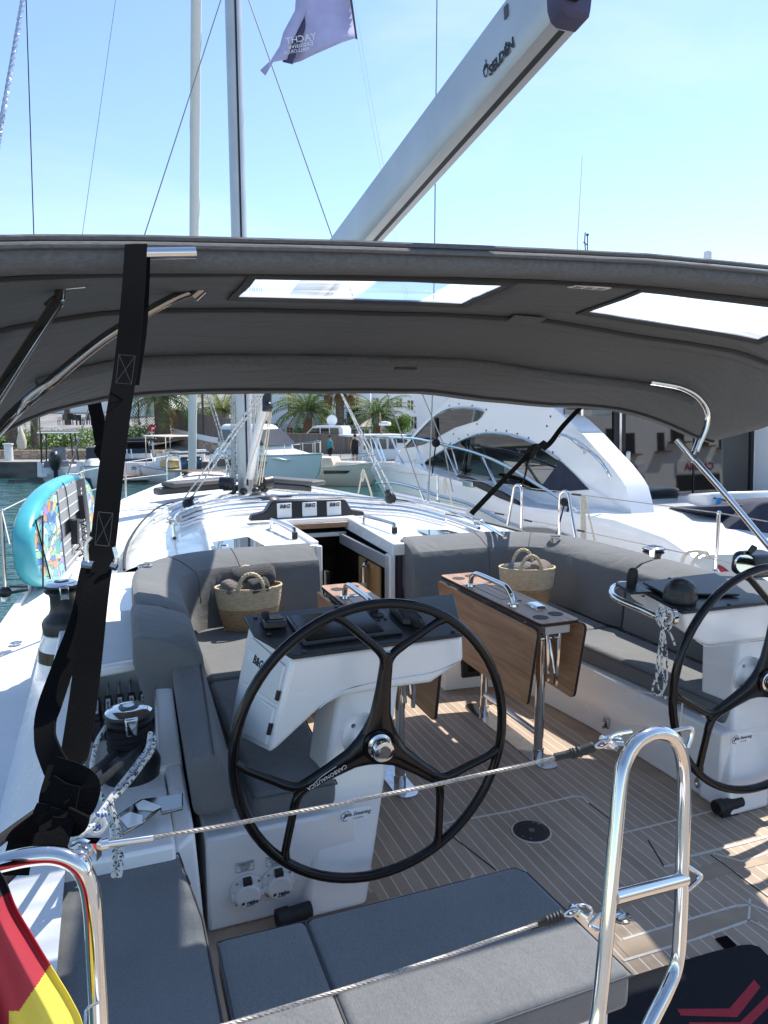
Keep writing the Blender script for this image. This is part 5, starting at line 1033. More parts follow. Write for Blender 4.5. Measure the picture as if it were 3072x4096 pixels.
# pulpit
f = lambda x, y, d: pd(*z5(x, y), d)
pu = thing('pulpit', 'chrome bow rail ahead of the mast, ends bent down to the deck', 'rail', f(1290, 635, 13))
for L in ([(1085, 635, 13), (1085, 460, 13), (1100, 442, 13), (1145, 440, 13.6), (1160, 455, 13.6), (1182, 632, 13.6)], [(1470, 612, 13), (1470, 455, 13), (1455, 440, 13), (1380, 440, 13.6), (1362, 450, 13.6), (1350, 600, 13.6)]): bm = new(); tube(bm, cat([f(*q) for q in L], 4), .0145, 8); obj('pulpit_rail', bm, 'chrome', pu)
bm = new(); a = pd(*z5(1080, 542), 13.2); b = pd(*z5(1470, 536), 13.2); obox(bm, (a+b)/2, b-a, CD, UPZ, (b-a).length, .3, .03); single('bow_seat', bm, 'plank_wood', 'thin wooden plank seat laid across the bow rail', 'plank')
lines = []
def ll(pts, lab, r=.0045, m='rope_white', grp='lifelines'): bm = new(); tube(bm, pts, r, 6); return single('lifeline', bm, m, lab, 'lifeline', grp)
PB = pd(*z5(1090, 442), 13)
ll([V((-.62, 5.2, 1.02)), n0[1], n1[1]], 'upper left lifeline running over the paddle board'); ll([n1[1], n2[1], PB], 'upper left lifeline from the paddle board to the bow rail')
ll([n1[0]+UPZ*.3, n2[0]+UPZ*.3, pd(*z5(1090, 560), 13)], 'lower left lifeline in front of the moored boats')
ll([pd(*z5(740, 780), 9.2), pd(*z5(960, 690), 10.5), pd(*z5(1190, 560), 12.5)], 'slack white line from the left rail up to the bow')
# rope hanks on the lifelines
def hank(L, d, lab, r=.009, m='rope_cream'): 
    bm = new()
    for q in L: tube(bm, cat([pd(x, y, d) for x, y in q], 4), r, 6)
    return single('rope_hank', bm, m, lab, 'rope', 'rope hanks on the lifelines')
zz = Zm(0, 1560, 2.962)
hank([[zz(945, 985), zz(915, 1060), zz(890, 1140)], [zz(945, 980), zz(965, 1050), zz(955, 1100), zz(940, 1030), zz(950, 985)], [zz(950, 985), zz(975, 1080), zz(985, 1190)]], 7.6, 'white rope hank tied to the lifeline just above the paddle board', .012)
hank([[z6(1018, 600), z6(1000, 690), z6(980, 790)], [z6(1018, 600), z6(1005, 650), z6(1015, 690), z6(1025, 640), z6(1020, 600)], [z6(1022, 610), z6(1060, 720), z6(1085, 810)]], 9.8, 'white rope hank left of the motor yacht bow', .011)
hank([[z7(370, 748), z7(362, 830), z7(372, 880), z7(382, 820), z7(376, 750)], [z7(380, 750), z7(410, 880), z7(435, 990)]], 8.8, 'thin white rope hank in front of the motor yacht hull', .009)
hank([[zs(110+k*8, 900), zs(108+k*10, 1060), zs(112+k*11, 1200), zs(105+k*12, 1300)] for k in range(4)]+[[zs(140, 900), zs(180, 1090), zs(235, 1330)]], 7.2, 'thick cream rope hank beside the right gate arch', .011)
GX = 4.12
AR = []
for L, lab in (([(892, 1142), (920, 985), (943, 850), (955, 820), (975, 810), (995, 820), (1008, 850), (1010, 985), (1005, 1166)], 'left chrome gate arch standing in front of the motor yacht hull'), ([(1322, 1232), (1322, 1060), (1328, 910), (1340, 876), (1365, 862), (1388, 872), (1400, 905), (1430, 1080), (1465, 1280)], 'right chrome gate arch with a black cord tied to it')):
    P = [px(*z7(x, y), GX) for x, y in L]; bm = new(); tube(bm, cat(P, 5), .0155, 10); single('gate_arch', bm, 'chrome', lab, 'rail', 'gate arches'); AR.append(P)
bm = new(); tube(bm, [px(*z7(1365, 960), GX), px(*z7(1300, 1220), GX)], .008, 6); ball(bm, px(*z7(1366, 950), GX), .045, 10); tube(bm, cat([px(*z7(1366, 950), GX), px(*z7(1395, 990), GX), px(*z7(1388, 1030), GX)], 3), .01, 6); single('cord', bm, 'rope_black', 'black cord knotted on the right gate arch', 'cord')
st_ = stanchion(z7(313, 965), z7(310, 733), .6, .0125, 'thin stanchion in front of the motor yacht bow', 3.85)
st2 = stanchion(zs(1222, 1560), zs(1252, 1040), .6, .0135, 'stanchion at the right edge in front of the navy boat cover', 4.17)
WX = lambda x, y, z=z7: px(*z(x, y), GX)
for L, lab in (([WX(-60, 690), WX(0, 705), st_[1], WX(940, 812)], 'upper right lifeline left of the gate arches'), ([WX(0, 870), WX(640, 1000), WX(890, 1060)], 'lower right lifeline left of the gate arches'), ([WX(1010, 830), WX(1330, 862)], 'short upper lifeline between the two gate arches'), ([WX(1012, 1090), WX(1320, 1150)], 'short lower lifeline between the two gate arches'),
               ([WX(1400, 885), WX(1530, 895), st2[1], WX(1659, 1112, zs)], 'upper right lifeline running aft to the right edge'), ([WX(1450, 1180), WX(620, 1300, zs), WX(1390, 1465, zs)], 'lower right lifeline behind the grey winch')): ll(L, lab, .0045, 'wire')
bm = new()
for a, b in (((1430, 885), (1500, 893)), ((1040, 832), (1090, 838)), ((1035, 1100), (1090, 1112)), ((1475, 1185), (1530, 1195)), ((790, 1042), (860, 1055))): tube(bm, [WX(*a), WX(*b)], .011, 6)
single('wire_sleeve', bm, 'rubber', 'black sleeves on the right lifelines beside the gate arches', 'sleeves')
# port quarter rail and the two slack guard wires
pr = thing('stern_rail', 'thick chrome stern rail tube bent at the lower left, wire fitting at its bend', 'rail', pd(150, 2200, 1.02))
bm = new(); tube(bm, cat([pd(-90, 1880, 1.0), pd(-20, 1868, 1.01), pd(60, 1851, 1.02), (pd(120, 1848, 1.03)), pd(165, 1866, 1.035), pd(190, 1905, 1.04), pd(201, 1965, 1.04), pd(207, 2060, 1.04), pd(213, 2180, 1.04), pd(217, 2330, 1.04)], 6), .0135, 14); obj('rail_tube', bm, 'chrome', pr)
bm = new(); a = pd(168, 1832, 1.05); 
obox(bm, pd(195, 1835, 1.06), CR, CD, CU, .026, .02, .026); tube(bm, [pd(205, 1828, 1.07), pd(232, 1823, 1.08)], .009, 10); tube(bm, [pd(225, 1824, 1.08), pd(329, 1810, 1.12)], .0052, 10); tube(bm, cat([pd(150, 1828, 1.05), pd(172, 1815, 1.05), pd(192, 1820, 1.06)], 4), .0035, 6)
tube(bm, [pd(176, 1870, 1.03)+CR*math.cos(k*.42)*.014+CU*math.sin(k*.42)*.017 for k in range(15)], .0009, 5, closed=True); ball(bm, pd(172, 1852, 1.04), .012, 10); obj('wire_fitting', bm, 'chrome', pr)
bm = new(); tube(bm, cat([pd(213, 2165, 1.03), pd(188, 2180, 1.0), pd(184, 2212, .98)], 4), .0022, 5); obj('flag_clip', bm, 'steel', pr)
def cable(A, B, r, par):
    N = int((B-A).length/.004); U = (B-A).normalized(); u = U.orthogonal().normalized(); v = U.cross(u); bm = new()
    for s in range(4):
        o_ = s*math.pi/2; tube(bm, [A.lerp(B, k/N)+(u*math.cos(k*.75+o_)+v*math.sin(k*.75+o_))*r*.48 - UPZ*.006*(4*(k/N)*(1-k/N)) for k in range(0, N+1)], r*.56, 5)
    return obj('cable', bm, 'wire', par)
for A, B, lab, S2 in ((pd(325, 1811, 1.12), pd(1212, 1634, 1.33), 'upper steel guard wire with a black sleeve, crossing the left wheel', [(1198, 1636), (1225, 1630), (1245, 1626), (1283, 1612)]), (pd(400, 2240, 1.02), pd(1160, 1996, 1.30), 'lower steel guard wire crossing the helm seat cushions', [(1143, 2002), (1170, 1993), (1195, 1985), (1217, 1976)])):
    t = thing('guard_wire', lab, 'wire', A, 'guard wires across the stern'); cable(A, B, .0037, t)
    P = [pd(*q, 1.33) for q in S2]; bm = new(); tube(bm, cat(P, 6), [.0075]*7+[.0085, .0085, .0105, .0088, .0108, .0088, .0108, .0088, .0108, .0088, .0105, .009], 10); obj('sleeve', bm, 'rubber', t)
    e = P[-1]; bm = new(); tube(bm, cat([e, pd(S2[-1][0]+18, S2[-1][1]-12, 1.33), pd(S2[-1][0]+34, S2[-1][1]-9, 1.33), pd(S2[-1][0]+18, S2[-1][1]+2, 1.33), e], 4), .0028, 6)
    c = pd(S2[-1][0]+38, S2[-1][1]-8, 1.34); tube(bm, [c+CR*math.cos(k*.4)*.020+CU*math.sin(k*.4)*.011 for k in range(16)], .003, 6, closed=True); tube(bm, [c+CR*-.02+CU*.01, c+CR*.01-CU*.012], .0055, 8); tube(bm, [c+CR*.026-CU*.02+CR*math.cos(k*.5)*.006+CU*math.sin(k*.5)*.015 for k in range(13)], .0009, 4, closed=True); obj('shackle', bm, 'chrome', t)
ga = thing('stern_gate_arch', 'tall chrome gate arch with a crossbar at the lower right, before the teak sole', 'rail', pd(1380, 2200, 1.3))
bm = new(); tube(bm, cat([pd(1255, 2330, 1.24), pd(1285, 2230, 1.25), pd(1297, 2150, 1.26), pd(1310, 2020, 1.27), pd(1325, 1850, 1.29), pd(1340, 1690, 1.31), pd(1352, 1640, 1.32), pd(1378, 1600, 1.33), pd(1418, 1583, 1.35), pd(1455, 1595, 1.37), pd(1474, 1640, 1.39), pd(1478, 1720, 1.4), pd(1474, 1850, 1.4), pd(1470, 1980, 1.4), pd(1462, 2080, 1.4), pd(1440, 2140, 1.38), pd(1405, 2210, 1.36), pd(1350, 2330, 1.33)], 6), .0130, 16); obj('arch_tube', bm, 'chrome', ga)
bm = new(); tube(bm, [pd(1325, 1938, 1.28), pd(1478, 1898, 1.4)], .0132, 14); obj('crossbar', bm, 'chrome', ga)
bm = new()
for L, d in (([(1347, 1607), (1322, 1603), (1325, 1588), (1365, 1580)], 1.33), ([(1455, 1579), (1492, 1573), (1494, 1590), (1486, 1615)], 1.38), ([(1300, 1972), (1282, 1990), (1275, 2000), (1300, 2012)], 1.28), ([(1476, 1865), (1510, 1888), (1512, 1898), (1486, 1922)], 1.4)): tube(bm, cat([pd(x, y, d) for x, y in L], 4), .0042, 7)
obj('wire_eye', bm, 'chrome', ga)
# ================================================================ flags, mat, board
fl = thing('ensign', 'black, red and yellow German flag hanging from the stern rail at the lower left', 'flag', pd(60, 2200, .95))
def fabric_band(rows, m, nm, par): bm = new(); loft(bm, rows, False, False); return obj(nm, bm, m, par, smooth=80, solid=.0015)
EDG = [(-40, 1850), (5, 1890), (35, 1960), (70, 2020), (97, 2065), (125, 2110), (155, 2160), (178, 2212), (190, 2300)]
def fpt(i, f, dd=0): 
    x, y = EDG[i]; xl = -120; yl = y+140; return pd(x+(xl-x)*f, y+(yl-y)*f, .93+.018*math.sin(f*9+i*.35)+dd)
rows = []; mats = []
N = 40
bm = new(); G = {}; N = 150
ED2 = cat([V((x, y, 0)) for x, y in EDG], 20); nE = len(ED2)
for i, e in enumerate(ED2):
    for j in range(N+1):
        f = j/N; G[i, j] = bm.verts.new(pd(e.x+(-130-e.x)*f, e.y+150*f, .93+.02*math.sin(f*11+e.y*.004)+.008*math.sin(f*25)))
for i in range(nE-1):
    for j in range(N):
        fc = bm.faces.new((G[i, j], G[i+1, j], G[i+1, j+1], G[i, j+1])); e = ED2[i]; f = (j+.5)/N; X = e.x+(-130-e.x)*f; Yy = e.y+150*f
        b1 = 1945-(X-0)*.9; lim = 2150-max(0, (X-30))*1.15+14*math.sin(X*.055)
        wv = 60*math.sin(X*.05+.6)
        fc.material_index = 0 if Yy < 1925+max(0, 20-X)*.6 and X < 24 else (2 if Yy > 2182-max(0, X-42)*1.5 - (0 if X > 20 else -300) else 1)
obj('flag_cloth', bm, ['flag_black', 'flag_red', 'flag_yellow'], fl, smooth=80, solid=.0015)
pf = thing('purple_flag', 'purple flag with mirrored white lettering flying under the top edge', 'flag', pd(700, 80, 9))
bm = new(); U_ = [(768, 82), (752, -25), (640, -25), (645, 20), (612, 60), (562, 155)]
top = [(752, -30), (728, -30), (700, -30), (678, -30), (655, -30), (640, -25)]
bot = [(769, 82), (738, 92), (708, 105), (672, 121), (650, 132), (632, 137)]
rows = []
for k in range(9):
    f = k/8; rows.append([pd(a[0]+(b[0]-a[0])*f+(0 if i < 3 else 0), a[1]+(b[1]-a[1])*f, 9+.10*math.sin(i*1.3+f*2)) for i, (a, b) in enumerate(zip(top, bot))])
loft(bm, rows, False, False); obj('flag_cloth', bm, 'flag_purple', pf, smooth=80, solid=.004)
bm = new(); prism(bm, [pd(x, y, 8.96) for x, y in [(688, -30), (665, 40), (632, 137), (610, 132), (628, 90), (650, 50), (668, 0), (672, -30)]], CD*.02); obj('flag_fold', bm, 'flag_purple_dark', pf)
bm = new(); rows = [[pd(x, y, 9-.06*k) for x, y in L] for k, L in enumerate(([(655, -30), (644, 10), (612, 70), (604, 100), (585, 130), (562, 152)], [(675, -30), (660, 30), (632, 88), (620, 128), (590, 134), (573, 163)]))]; loft(bm, rows, False, False); obj('flag_tail', bm, 'flag_purple', pf, smooth=80, solid=.004)
for s_, (x, y), sz, al in (('YACHT', (683, 78), .115, 'LEFT'), ('Exclusive', (677, 92), .085, 'LEFT'), ('MALLORCA', (668, 105), .06, 'LEFT')):
    text('lettering', s_, 'label_white', pf, pd(x, y, 8.86), -CR+CU*-.18, CU, sz, .001, al)
bm = new(); prism(bm, [pd(x, y, 8.99) for x, y in [(752, -30), (757, -30), (772, 82), (768, 83)]], CD*.02); obj('flag_hem', bm, 'ink_grey', pf)
# floor mat with a red chevron mark
mp = lambda x, y, z=.012: pz(*z8(x, y), z)
OUT = [(700, 1565), (885, 1502), (1100, 1435), (1350, 1362), (1500, 1326), (1560, 1322), (1610, 1335), (1650, 1375), (1720, 1440), (1900, 1560), (2300, 1900), (2300, 2200), (900, 2200), (600, 2000)]
t = thing('door_mat', 'black carpet mat with red chevron marks on the teak at the lower right', 'mat', mp(1400, 1700, 0))
bm = new(); prism(bm, [mp(*p, .003) for p in OUT], (0, 0, .008)); obj('carpet', bm, 'mat_black', t, bevel=.003)
bm = new()
for L in ([(1145, 1680), (1440, 1678), (1580, 1515), (1616, 1556), (1484, 1726), (1165, 1716)], [(1210, 1756), (1500, 1756), (1659, 1600), (1690, 1640), (1530, 1800), (1230, 1795)]): prism(bm, [mp(*p, .0112) for p in L], (0, 0, .0012))
obj('chevron', bm, 'mat_red', t, smooth=0)
bm = new(); prism(bm, [mp(*p, .0022) for p in [(1360, 1283), (1425, 1266), (1480, 1320), (1415, 1340)]], (0, 0, .003)); obj('mat_tab', bm, 'webbing', t)
# ================================================================ paddle board on the port deck
noise_mat('board_rail', (.05, .36, .42), (.09, .44, .50), (3, 3, 3), .3)
m = mat('board_art', (.5, .6, .65), .35); t, b = nodes(m)
vz = nd(t, 'ShaderNodeTexVoronoi', feature='F1'); vz.inputs['Scale'].default_value = 1; ns = nd(t, 'ShaderNodeTexNoise'); ns.inputs['Scale'].default_value = 5
mxv = nd(t, 'ShaderNodeVectorMath', operation='MULTIPLY_ADD'); t.links.new(ns.outputs['Color'], mxv.inputs[0]); mxv.inputs[1].default_value = (3, 3, 3); t.links.new(coords(t, (9, 9, 16)), mxv.inputs[2]); t.links.new(mxv.outputs[0], vz.inputs['Vector'])
sp = nd(t, 'ShaderNodeSeparateColor'); t.links.new(vz.outputs['Color'], sp.inputs[0])
cr = nd(t, 'ShaderNodeValToRGB'); cr.color_ramp.interpolation = 'CONSTANT'; e = cr.color_ramp.elements
pal = [(.05, .16, .42), (.2, .5, .62), (.62, .7, .66), (.08, .34, .3), (.75, .55, .18), (.16, .42, .6), (.7, .26, .08), (.3, .55, .35), (.35, .25, .5), (.6, .72, .75)]
while len(e) < len(pal): e.new(.5)
for i, (q, c) in enumerate(zip(e, pal)): q.position = i/len(pal); q.color = (*c, 1)
t.links.new(sp.outputs[0], cr.inputs[0])
ve = nd(t, 'ShaderNodeTexVoronoi', feature='DISTANCE_TO_EDGE'); ve.inputs['Scale'].default_value = 1; t.links.new(mxv.outputs[0], ve.inputs['Vector'])
lt = mth(t, 'LESS_THAN', ve.outputs['Distance'], v=.035); mx = nd(t, 'ShaderNodeMix', data_type='RGBA'); t.links.new(lt, mx.inputs[0]); t.links.new(cr.outputs[0], mx.inputs[6]); mx.inputs[7].default_value = (.02, .04, .1, 1); t.links.new(mx.outputs[2], b.inputs['Base Color'])
m = mat('board_pad', (.45, .46, .47), .8); t, b = nodes(m); wv = nd(t, 'ShaderNodeTexWave'); wv.inputs['Scale'].default_value = 1; t.links.new(coords(t, (0, 30, 40)), wv.inputs['Vector'])
t.links.new(ramp(t, wv.outputs[0], [(.3, (.26, .27, .28)), (.6, (.52, .53, .54))]), b.inputs['Base Color'])
BA = V((-.58, 5.55, .885)); BB = V((-.22, 8.3, .91)); bl = (BB-BA).normalized(); bw = V((-.05, 0, 1)).normalized(); bn = bl.cross(bw).normalized()
if bn.x < 0: bn = -bn
bc = (BA+BB)/2; HL = (BB-BA).length/2+.02; HW = .405
def bo_(s, a, th):
    ca, sa = math.cos(a), math.sin(a); u = math.copysign(abs(ca)**.78, ca)*(HL-(1-s)*HW); v = math.copysign(abs(sa)**.80, sa)*HW*s*(1-.12*max(0, ca)**2); return bc+bl*u+bw*v+bn*th
AN = [k*2*math.pi/64 for k in range(64)]
sup = thing('paddle_board', 'inflatable paddle board with turquoise edge and colourful art, standing on the left deck', 'paddle board', bc-UPZ*.41)
bm = new(); loft(bm, [[bo_(s, a, th) for a in AN] for s, th in ((.86, .072), (.93, .069), (.975, .05), (1, .02), (1, -.02), (.975, -.05), (.93, -.07))], True, False); obj('board_edge', bm, 'board_rail', sup, smooth=70)
bm = new(); bm.faces.new([bm.verts.new(bo_(.862, a, .0715)) for a in AN]); dk = obj('board_deck', bm, 'board_art', sup)
bm = new(); bm.faces.new([bm.verts.new(bo_(.94, a, -.069)) for a in AN]); obj('board_bottom', bm, 'board_art', sup)
bd = lambda u, v, th: bc+bl*u+bw*v+bn*th
def patch(pts, m, nm, par, th=.074, t2=.006): bm = new(); prism(bm, [bd(u, v, th) for u, v in pts], bn*t2); return obj(nm, bm, m, par)
pad = patch([(-.45, -.335), (.9, -.33), (.95, 0), (.9, .33), (-.45, .335)], 'board_pad', 'deck_pad', sup)
for q in ([(-.45, -.06), (.42, -.06), (.42, .06), (-.45, .05)],): patch(q, 'carbon', 'pad_stripe', pad, .0765)
patch([(.42, -.335), (.85, -.33), (.9, 0), (.85, .32), (.42, .33)], 'panel_black', 'pad_band', pad, .0765)
for k in range(7): patch([(-.44, -.30+k*.09), (.40, -.30+k*.09), (.40, -.291+k*.09), (-.44, -.291+k*.09)], 'label_white', 'pad_line', pad, .0785, .003)
for k in range(13): patch([(.60, -.28+k*.042), (.63, -.28+k*.042), (.64, -.256+k*.042), (.59, -.256+k*.042)], 'label_white', 'pad_mark', pad, .081, .002)
bm = new()
for u, v in (((-1.30, -.26), (-1.05, .22)), ((-1.05, -.26), (-1.28, .22)), ((-1.28, .22), (-1.05, .22))): tube(bm, [bd(*u, .08), bd(*v, .08)], .006, 6)
obj('bungee', bm, 'rope_black', sup)
bm = new(); tube(bm, cat([bd(-.15, .40, .03), bd(-.15, .34, .085), bd(-.13, .1, .09), bd(-.10, -.06, .09)], 4), .005, 6); obox(bm, bd(-.05, -.07, .11), bl, bw+bl*.5, bn, .1, .22, .05)
P = [bd(-.05, -.16, .1), bd(.0, -.30, .13), bd(.1, -.37, .14), bd(.3, -.30, .13), bd(.42, -.16, .1), bd(.44, -.02, .1)]; P = cat(P, 12); FRM = frames(P)[1]
tube(bm, [p+(u*math.cos(i*1.15)+v*math.sin(i*1.15))*.026 for i, (p, (u, v)) in enumerate(zip(P, FRM))], .006, 5); obox(bm, bd(.45, .08, .1), bl, bw, bn, .07, .22, .05); obj('leash', bm, 'rubber', sup)
# ================================================================ the motor yacht alongside
my = thing('motor_yacht', 'white motor yacht with arched dark windows moored on the right', 'motor yacht', (6.9, 11, -2.3))
noise_mat('yacht_white', (.78, .79, .80), (.74, .75, .77), (.6, .6, .6), .14, coat=.4)
m = mat('tinted_glass', (.008, .0075, .007), .02, spec=.5, ior=1.95)
SX = [(3.6, 4.95), (5, 4.82), (8, 4.72), (11, 4.85), (14, 5.25), (16.5, 5.9), (18.2, 6.45), (18.9, 6.85)]
def ms(fx, fy, dx=0):
    r = ray(fx, fy); k = r.x/r.y; lo, hi = 3.0, 40
    for _ in range(40):
        y = (lo+hi)/2
        if (lerp_tab(SX, y)+dx)/y > k: lo = y
        else: hi = y
    return EYE + r*(lo/r.y)
SH = [(803, 1008), (812, 1000), (846, 999), (885, 1007), (920, 1018), (945, 1027), (1010, 1044), (1093, 1082), (1125, 1093), (1227, 1106), (1329, 1124), (1435, 1162), (1487, 1196), (1560, 1250), (1640, 1330)]
P = [ms(*q) for q in SH]; XC = 6.95
bm = new(); rows = []
for i, p in enumerate(P):
    f = max(0, (p.y-11)/8); pull = lambda d: min(p.x+d, XC-.01)
    rows.append([V((XC, p.y+.12*f, p.z+.02)), V((pull(.12), p.y, p.z+.03)), p, V((p.x-.02, p.y, p.z-.10)), V((pull(.05+.25*f*f), p.y-.2*f, p.z-.45)), V((pull(.12+.6*f*f), p.y-.5*f, p.z-.9)), V((pull(.3+.9*f), p.y-.9*f, -2.0)), V((pull(.6+.9*f), p.y-1.2*f, -2.5))])
loft(bm, rows, False, False); loft(bm, [[V((2*XC-q.x, q.y, q.z)) for q in r] for r in rows], False, False)
obj('hull', bm, 'yacht_white', my, smooth=50)
bm = new(); tube(bm, cat([ms(x, y+44 if x < 1000 else y+44+.02*(x-1000)) for x, y in SH[1:9]], 4), .02, 6); obj('rub_rail', bm, 'steel', my)
bm = new(); L = [(985, 1030), (1010, 1042), (1045, 1060), (1080, 1078), (1120, 1092), (1117, 1086), (1085, 1066), (1045, 1047), (1010, 1032), (990, 1026)]; prism(bm, [ms(x, y-1, -.02) for x, y in L], (.05, 0, 0)); obj('deck_recess', bm, 'rubber', my)
HX = 5.15
hp = lambda x, y, X=HX, z=z7: px(*z(x, y), X)
OUTL = [hp(-15, 545), hp(40, 470), hp(110, 390), hp(180, 310), hp(300, 200), hp(380, 120), hp(450, 55), hp(620, -60), hp(800, -100), hp(1000, -60), hp(1195, 105), hp(1420, 290), hp(1500, 370), hp(0, 285, HX, zs), hp(130, 395, HX, zs), hp(240, 520, HX, zs), hp(350, 640, HX, zs), hp(440, 760, HX, zs), hp(480, 830, HX, zs), hp(510, 950, HX, zs), hp(545, 1140, HX, zs), hp(-250, 1120, HX, zs), hp(880, 1010), hp(560, 850), hp(300, 770), hp(0, 700), hp(-60, 640)]
bm = new(); prism(bm, OUTL, (.30, 0, 0)); obj('side_wing', bm, 'yacht_white', my, bevel=.07, seg=4)
def clipy(L, y0):
    out = []
    for a, b in zip(L, L[1:]+L[:1]):
        if a.y >= y0: out.append(a)
        if (a.y-y0)*(b.y-y0) < 0: out.append(a.lerp(b, (y0-a.y)/(b.y-a.y)))
    return out
bm = new(); prism(bm, [p+V((.05, .03, -.03)) for p in clipy(OUTL, 7.7)], (3.5, 0, 0)); obj('superstructure', bm, 'yacht_white', my, bevel=.10, seg=4)
def glass(L, nm='window', m='tinted_glass', z=z7, off=.012, th=.01):
    bm = new(); prism(bm, [hp(x, y, HX-off, z) for x, y in L], (th, 0, 0)); return obj(nm, bm, m, my)
w1 = glass([(35, 505), (130, 405), (215, 315), (300, 238), (400, 184), (520, 176), (620, 182), (695, 205), (670, 245), (640, 275), (560, 300), (450, 335), (350, 388), (200, 470), (100, 495)])
w2 = glass([(165, 645), (300, 562), (400, 505), (480, 462), (560, 425), (640, 402), (770, 388), (900, 402), (1000, 430), (1100, 473), (1200, 532), (1320, 612), (1440, 725), (1560, 848), (1250, 872), (1090, 852), (900, 812), (600, 742), (300, 682)])
glass([(1325, 612), (1440, 722), (1558, 846), (1400, 858), (1150, 850), (1230, 740)], 'side_window', 'navy_cover', off=.022)
bm = new(); tube(bm, cat([hp(x, y, HX-.02) for x, y in [(165, 640), (300, 555), (400, 498), (480, 455), (560, 418), (640, 394), (770, 380), (900, 394), (1000, 422), (1100, 465), (1200, 524), (1320, 604)]], 4), .014, 6); obj('trim', bm, 'chrome', w2)
bm = new(); tube(bm, cat([hp(x, y, HX-.02) for x, y in [(35, 500), (130, 398), (215, 308), (300, 230), (400, 177), (520, 168), (620, 174), (697, 198)]], 4), .010, 6); obj('trim', bm, 'chrome', w1)
bm = new()
for x in (290, 300): tube(bm, [hp(x, 250, HX-.03), hp(x+10, 425, HX-.03)], .012, 5)
tube(bm, [hp(560, 425, HX-.03), hp(520, 720, HX-.03)], .012, 5); obj('window_bar', bm, 'rubber', my)
bm = new()
for x, y in ((410, 150), (490, 135), (600, 150), (717, 183), (640, 303), (716, 358), (797, 353), (886, 360), (976, 383), (1068, 418), (1170, 470), (1270, 537), (445, 385), (565, 393), (490, 425), (1250, 240), (1220, 320), (420, 462)): lathe(bm, [(0, 0), (.014, 0), (.014, .008), (0, .008)], hp(x, y), (-1, 0, 0), 8)
obj('snap_button', bm, 'ink_grey', my)
bm = new(); tube(bm, cat([hp(1320, 400, HX-.1), hp(1345, 388, HX-.1), hp(1420, 420, HX-.1), hp(1525, 510, HX-.1), hp(-20+60, 420, HX-.1, zs), hp(150, 500, HX-.1, zs), hp(260, 600, HX-.1, zs), hp(320, 680, HX-.1, zs), hp(355, 745, HX-.08, zs)], 4), .018, 8)
for q in ((1525, 510), (1525, 545)): pass
tube(bm, [hp(1525, 510, HX-.1), hp(1525, 545, HX)], .012, 6); obj('grab_rail', bm, 'chrome', my)
bm = new(); R1 = [ms(*z6(x, y), .08) for x, y in [(1065, 372), (1090, 365), (1200, 367), (1380, 375), (1500, 395), (1655, 428)]]+[ms(*z7(x, y), .08) for x, y in [(300, 462), (560, 522), (760, 595), (940, 685), (1130, 800), (1330, 922), (1505, 1046)]]
tube(bm, cat(R1, 4), .021, 8)
for a, b in (((1068, 372), (1110, 560)), ((1090, 368), (1165, 552)), ((1122, 368), (1185, 556)), ((1225, 372), (1312, 578)), ((1385, 378), (1490, 625))): tube(bm, [ms(*z6(*a), .08), ms(*z6(*b), .06)], .017, 7)
for a, b in (((108, 428), (232, 706)), ((365, 478), (508, 802)), ((688, 578), (868, 954))): tube(bm, [ms(*z7(*a), .08), ms(*z7(*b), .06)], .019, 7)
tube(bm, [ms(*z7(430, 500), .08), ms(*z7(480, 690), .06)], .012, 6)
obj('bow_rail', bm, 'chrome', my)
bm = new(); tube(bm, cat([ms(*z7(120, 650), .06), ms(*z7(120, 605), .06), ms(*z7(132, 600), .06)], 3), .012, 6); obox(bm, ms(*z7(585, 800), .0), (0, 1, 0), (1, 0, 0), UPZ, .3, .1, .08); obj('mooring_cleat', bm, 'chrome', my, bevel=.01)
bm = new(); prism(bm, [ms(*z7(x, y), -.03) for x, y in [(1010, 1160), (1200, 1170), (1330, 1210), (1480, 1290), (1659, 1400), (1720, 1440), (1560, 1400), (1350, 1290), (1020, 1190)]], (.02, 0, 0)); obj('air_grille', bm, 'wire', my)
bm = new(); ball(bm, ms(*z7(298, 460), .05), .07, 10); tube(bm, [ms(*z7(298, 460), .05), ms(*z7(265, 740), .0)], .012, 5); single('knotted_cord', bm, 'rope_black', 'black cord knotted round the motor yacht bow rail', 'cord')
# saloon doors, cockpit and covers
DY = 7.5; TL = math.tan(R_(3.2))
def dp_(x, y, z=zs, off=0):
    r = ray(*z(x, y)); k = (DY+off-TL*2.0+TL*EYE.z - 0)/(r.y-TL*r.z) if True else 0
    return EYE + r*k
q = [dp_(100, 183), dp_(1530, 345), dp_(1560, 880), dp_(1400, 1400), dp_(300, 1400), dp_(-300, 900), dp_(-300, 180)]
A_, B_ = dp_(-250, 172), dp_(1530, 172)
A0, B0 = dp_(-250, 1380), dp_(1530, 1380)
X0, X1, Z1, Z0 = 5.2, B_.x, A_.z, -.1
dz_ = lambda x, z, o=0: V((x, DY+TL*(z-2.0)+o, z))
bm = new(); hexa(bm, [dz_(X0, Z0), dz_(X1, Z0), dz_(X1, Z0, .03), dz_(X0, Z0, .03)], [dz_(X0, Z1), dz_(X1, Z1), dz_(X1, Z1, .03), dz_(X0, Z1, .03)]); obj('saloon_door', bm, 'tinted_glass', my)
bm = new()
for (xa, w_) in ((415, 22), (1530, 16), (95, 22)):
    x = dp_(xa, 400).x; wv_ = w_/2.074/KX/1565*9; hexa(bm, [dz_(x, Z0, -.03), dz_(x+wv_, Z0, -.03), dz_(x+wv_, Z0, 0), dz_(x, Z0, 0)], [dz_(x, Z1, -.03), dz_(x+wv_, Z1, -.03), dz_(x+wv_, Z1, 0), dz_(x, Z1, 0)])
obj('door_frame', bm, 'chrome', my)
bm = new()
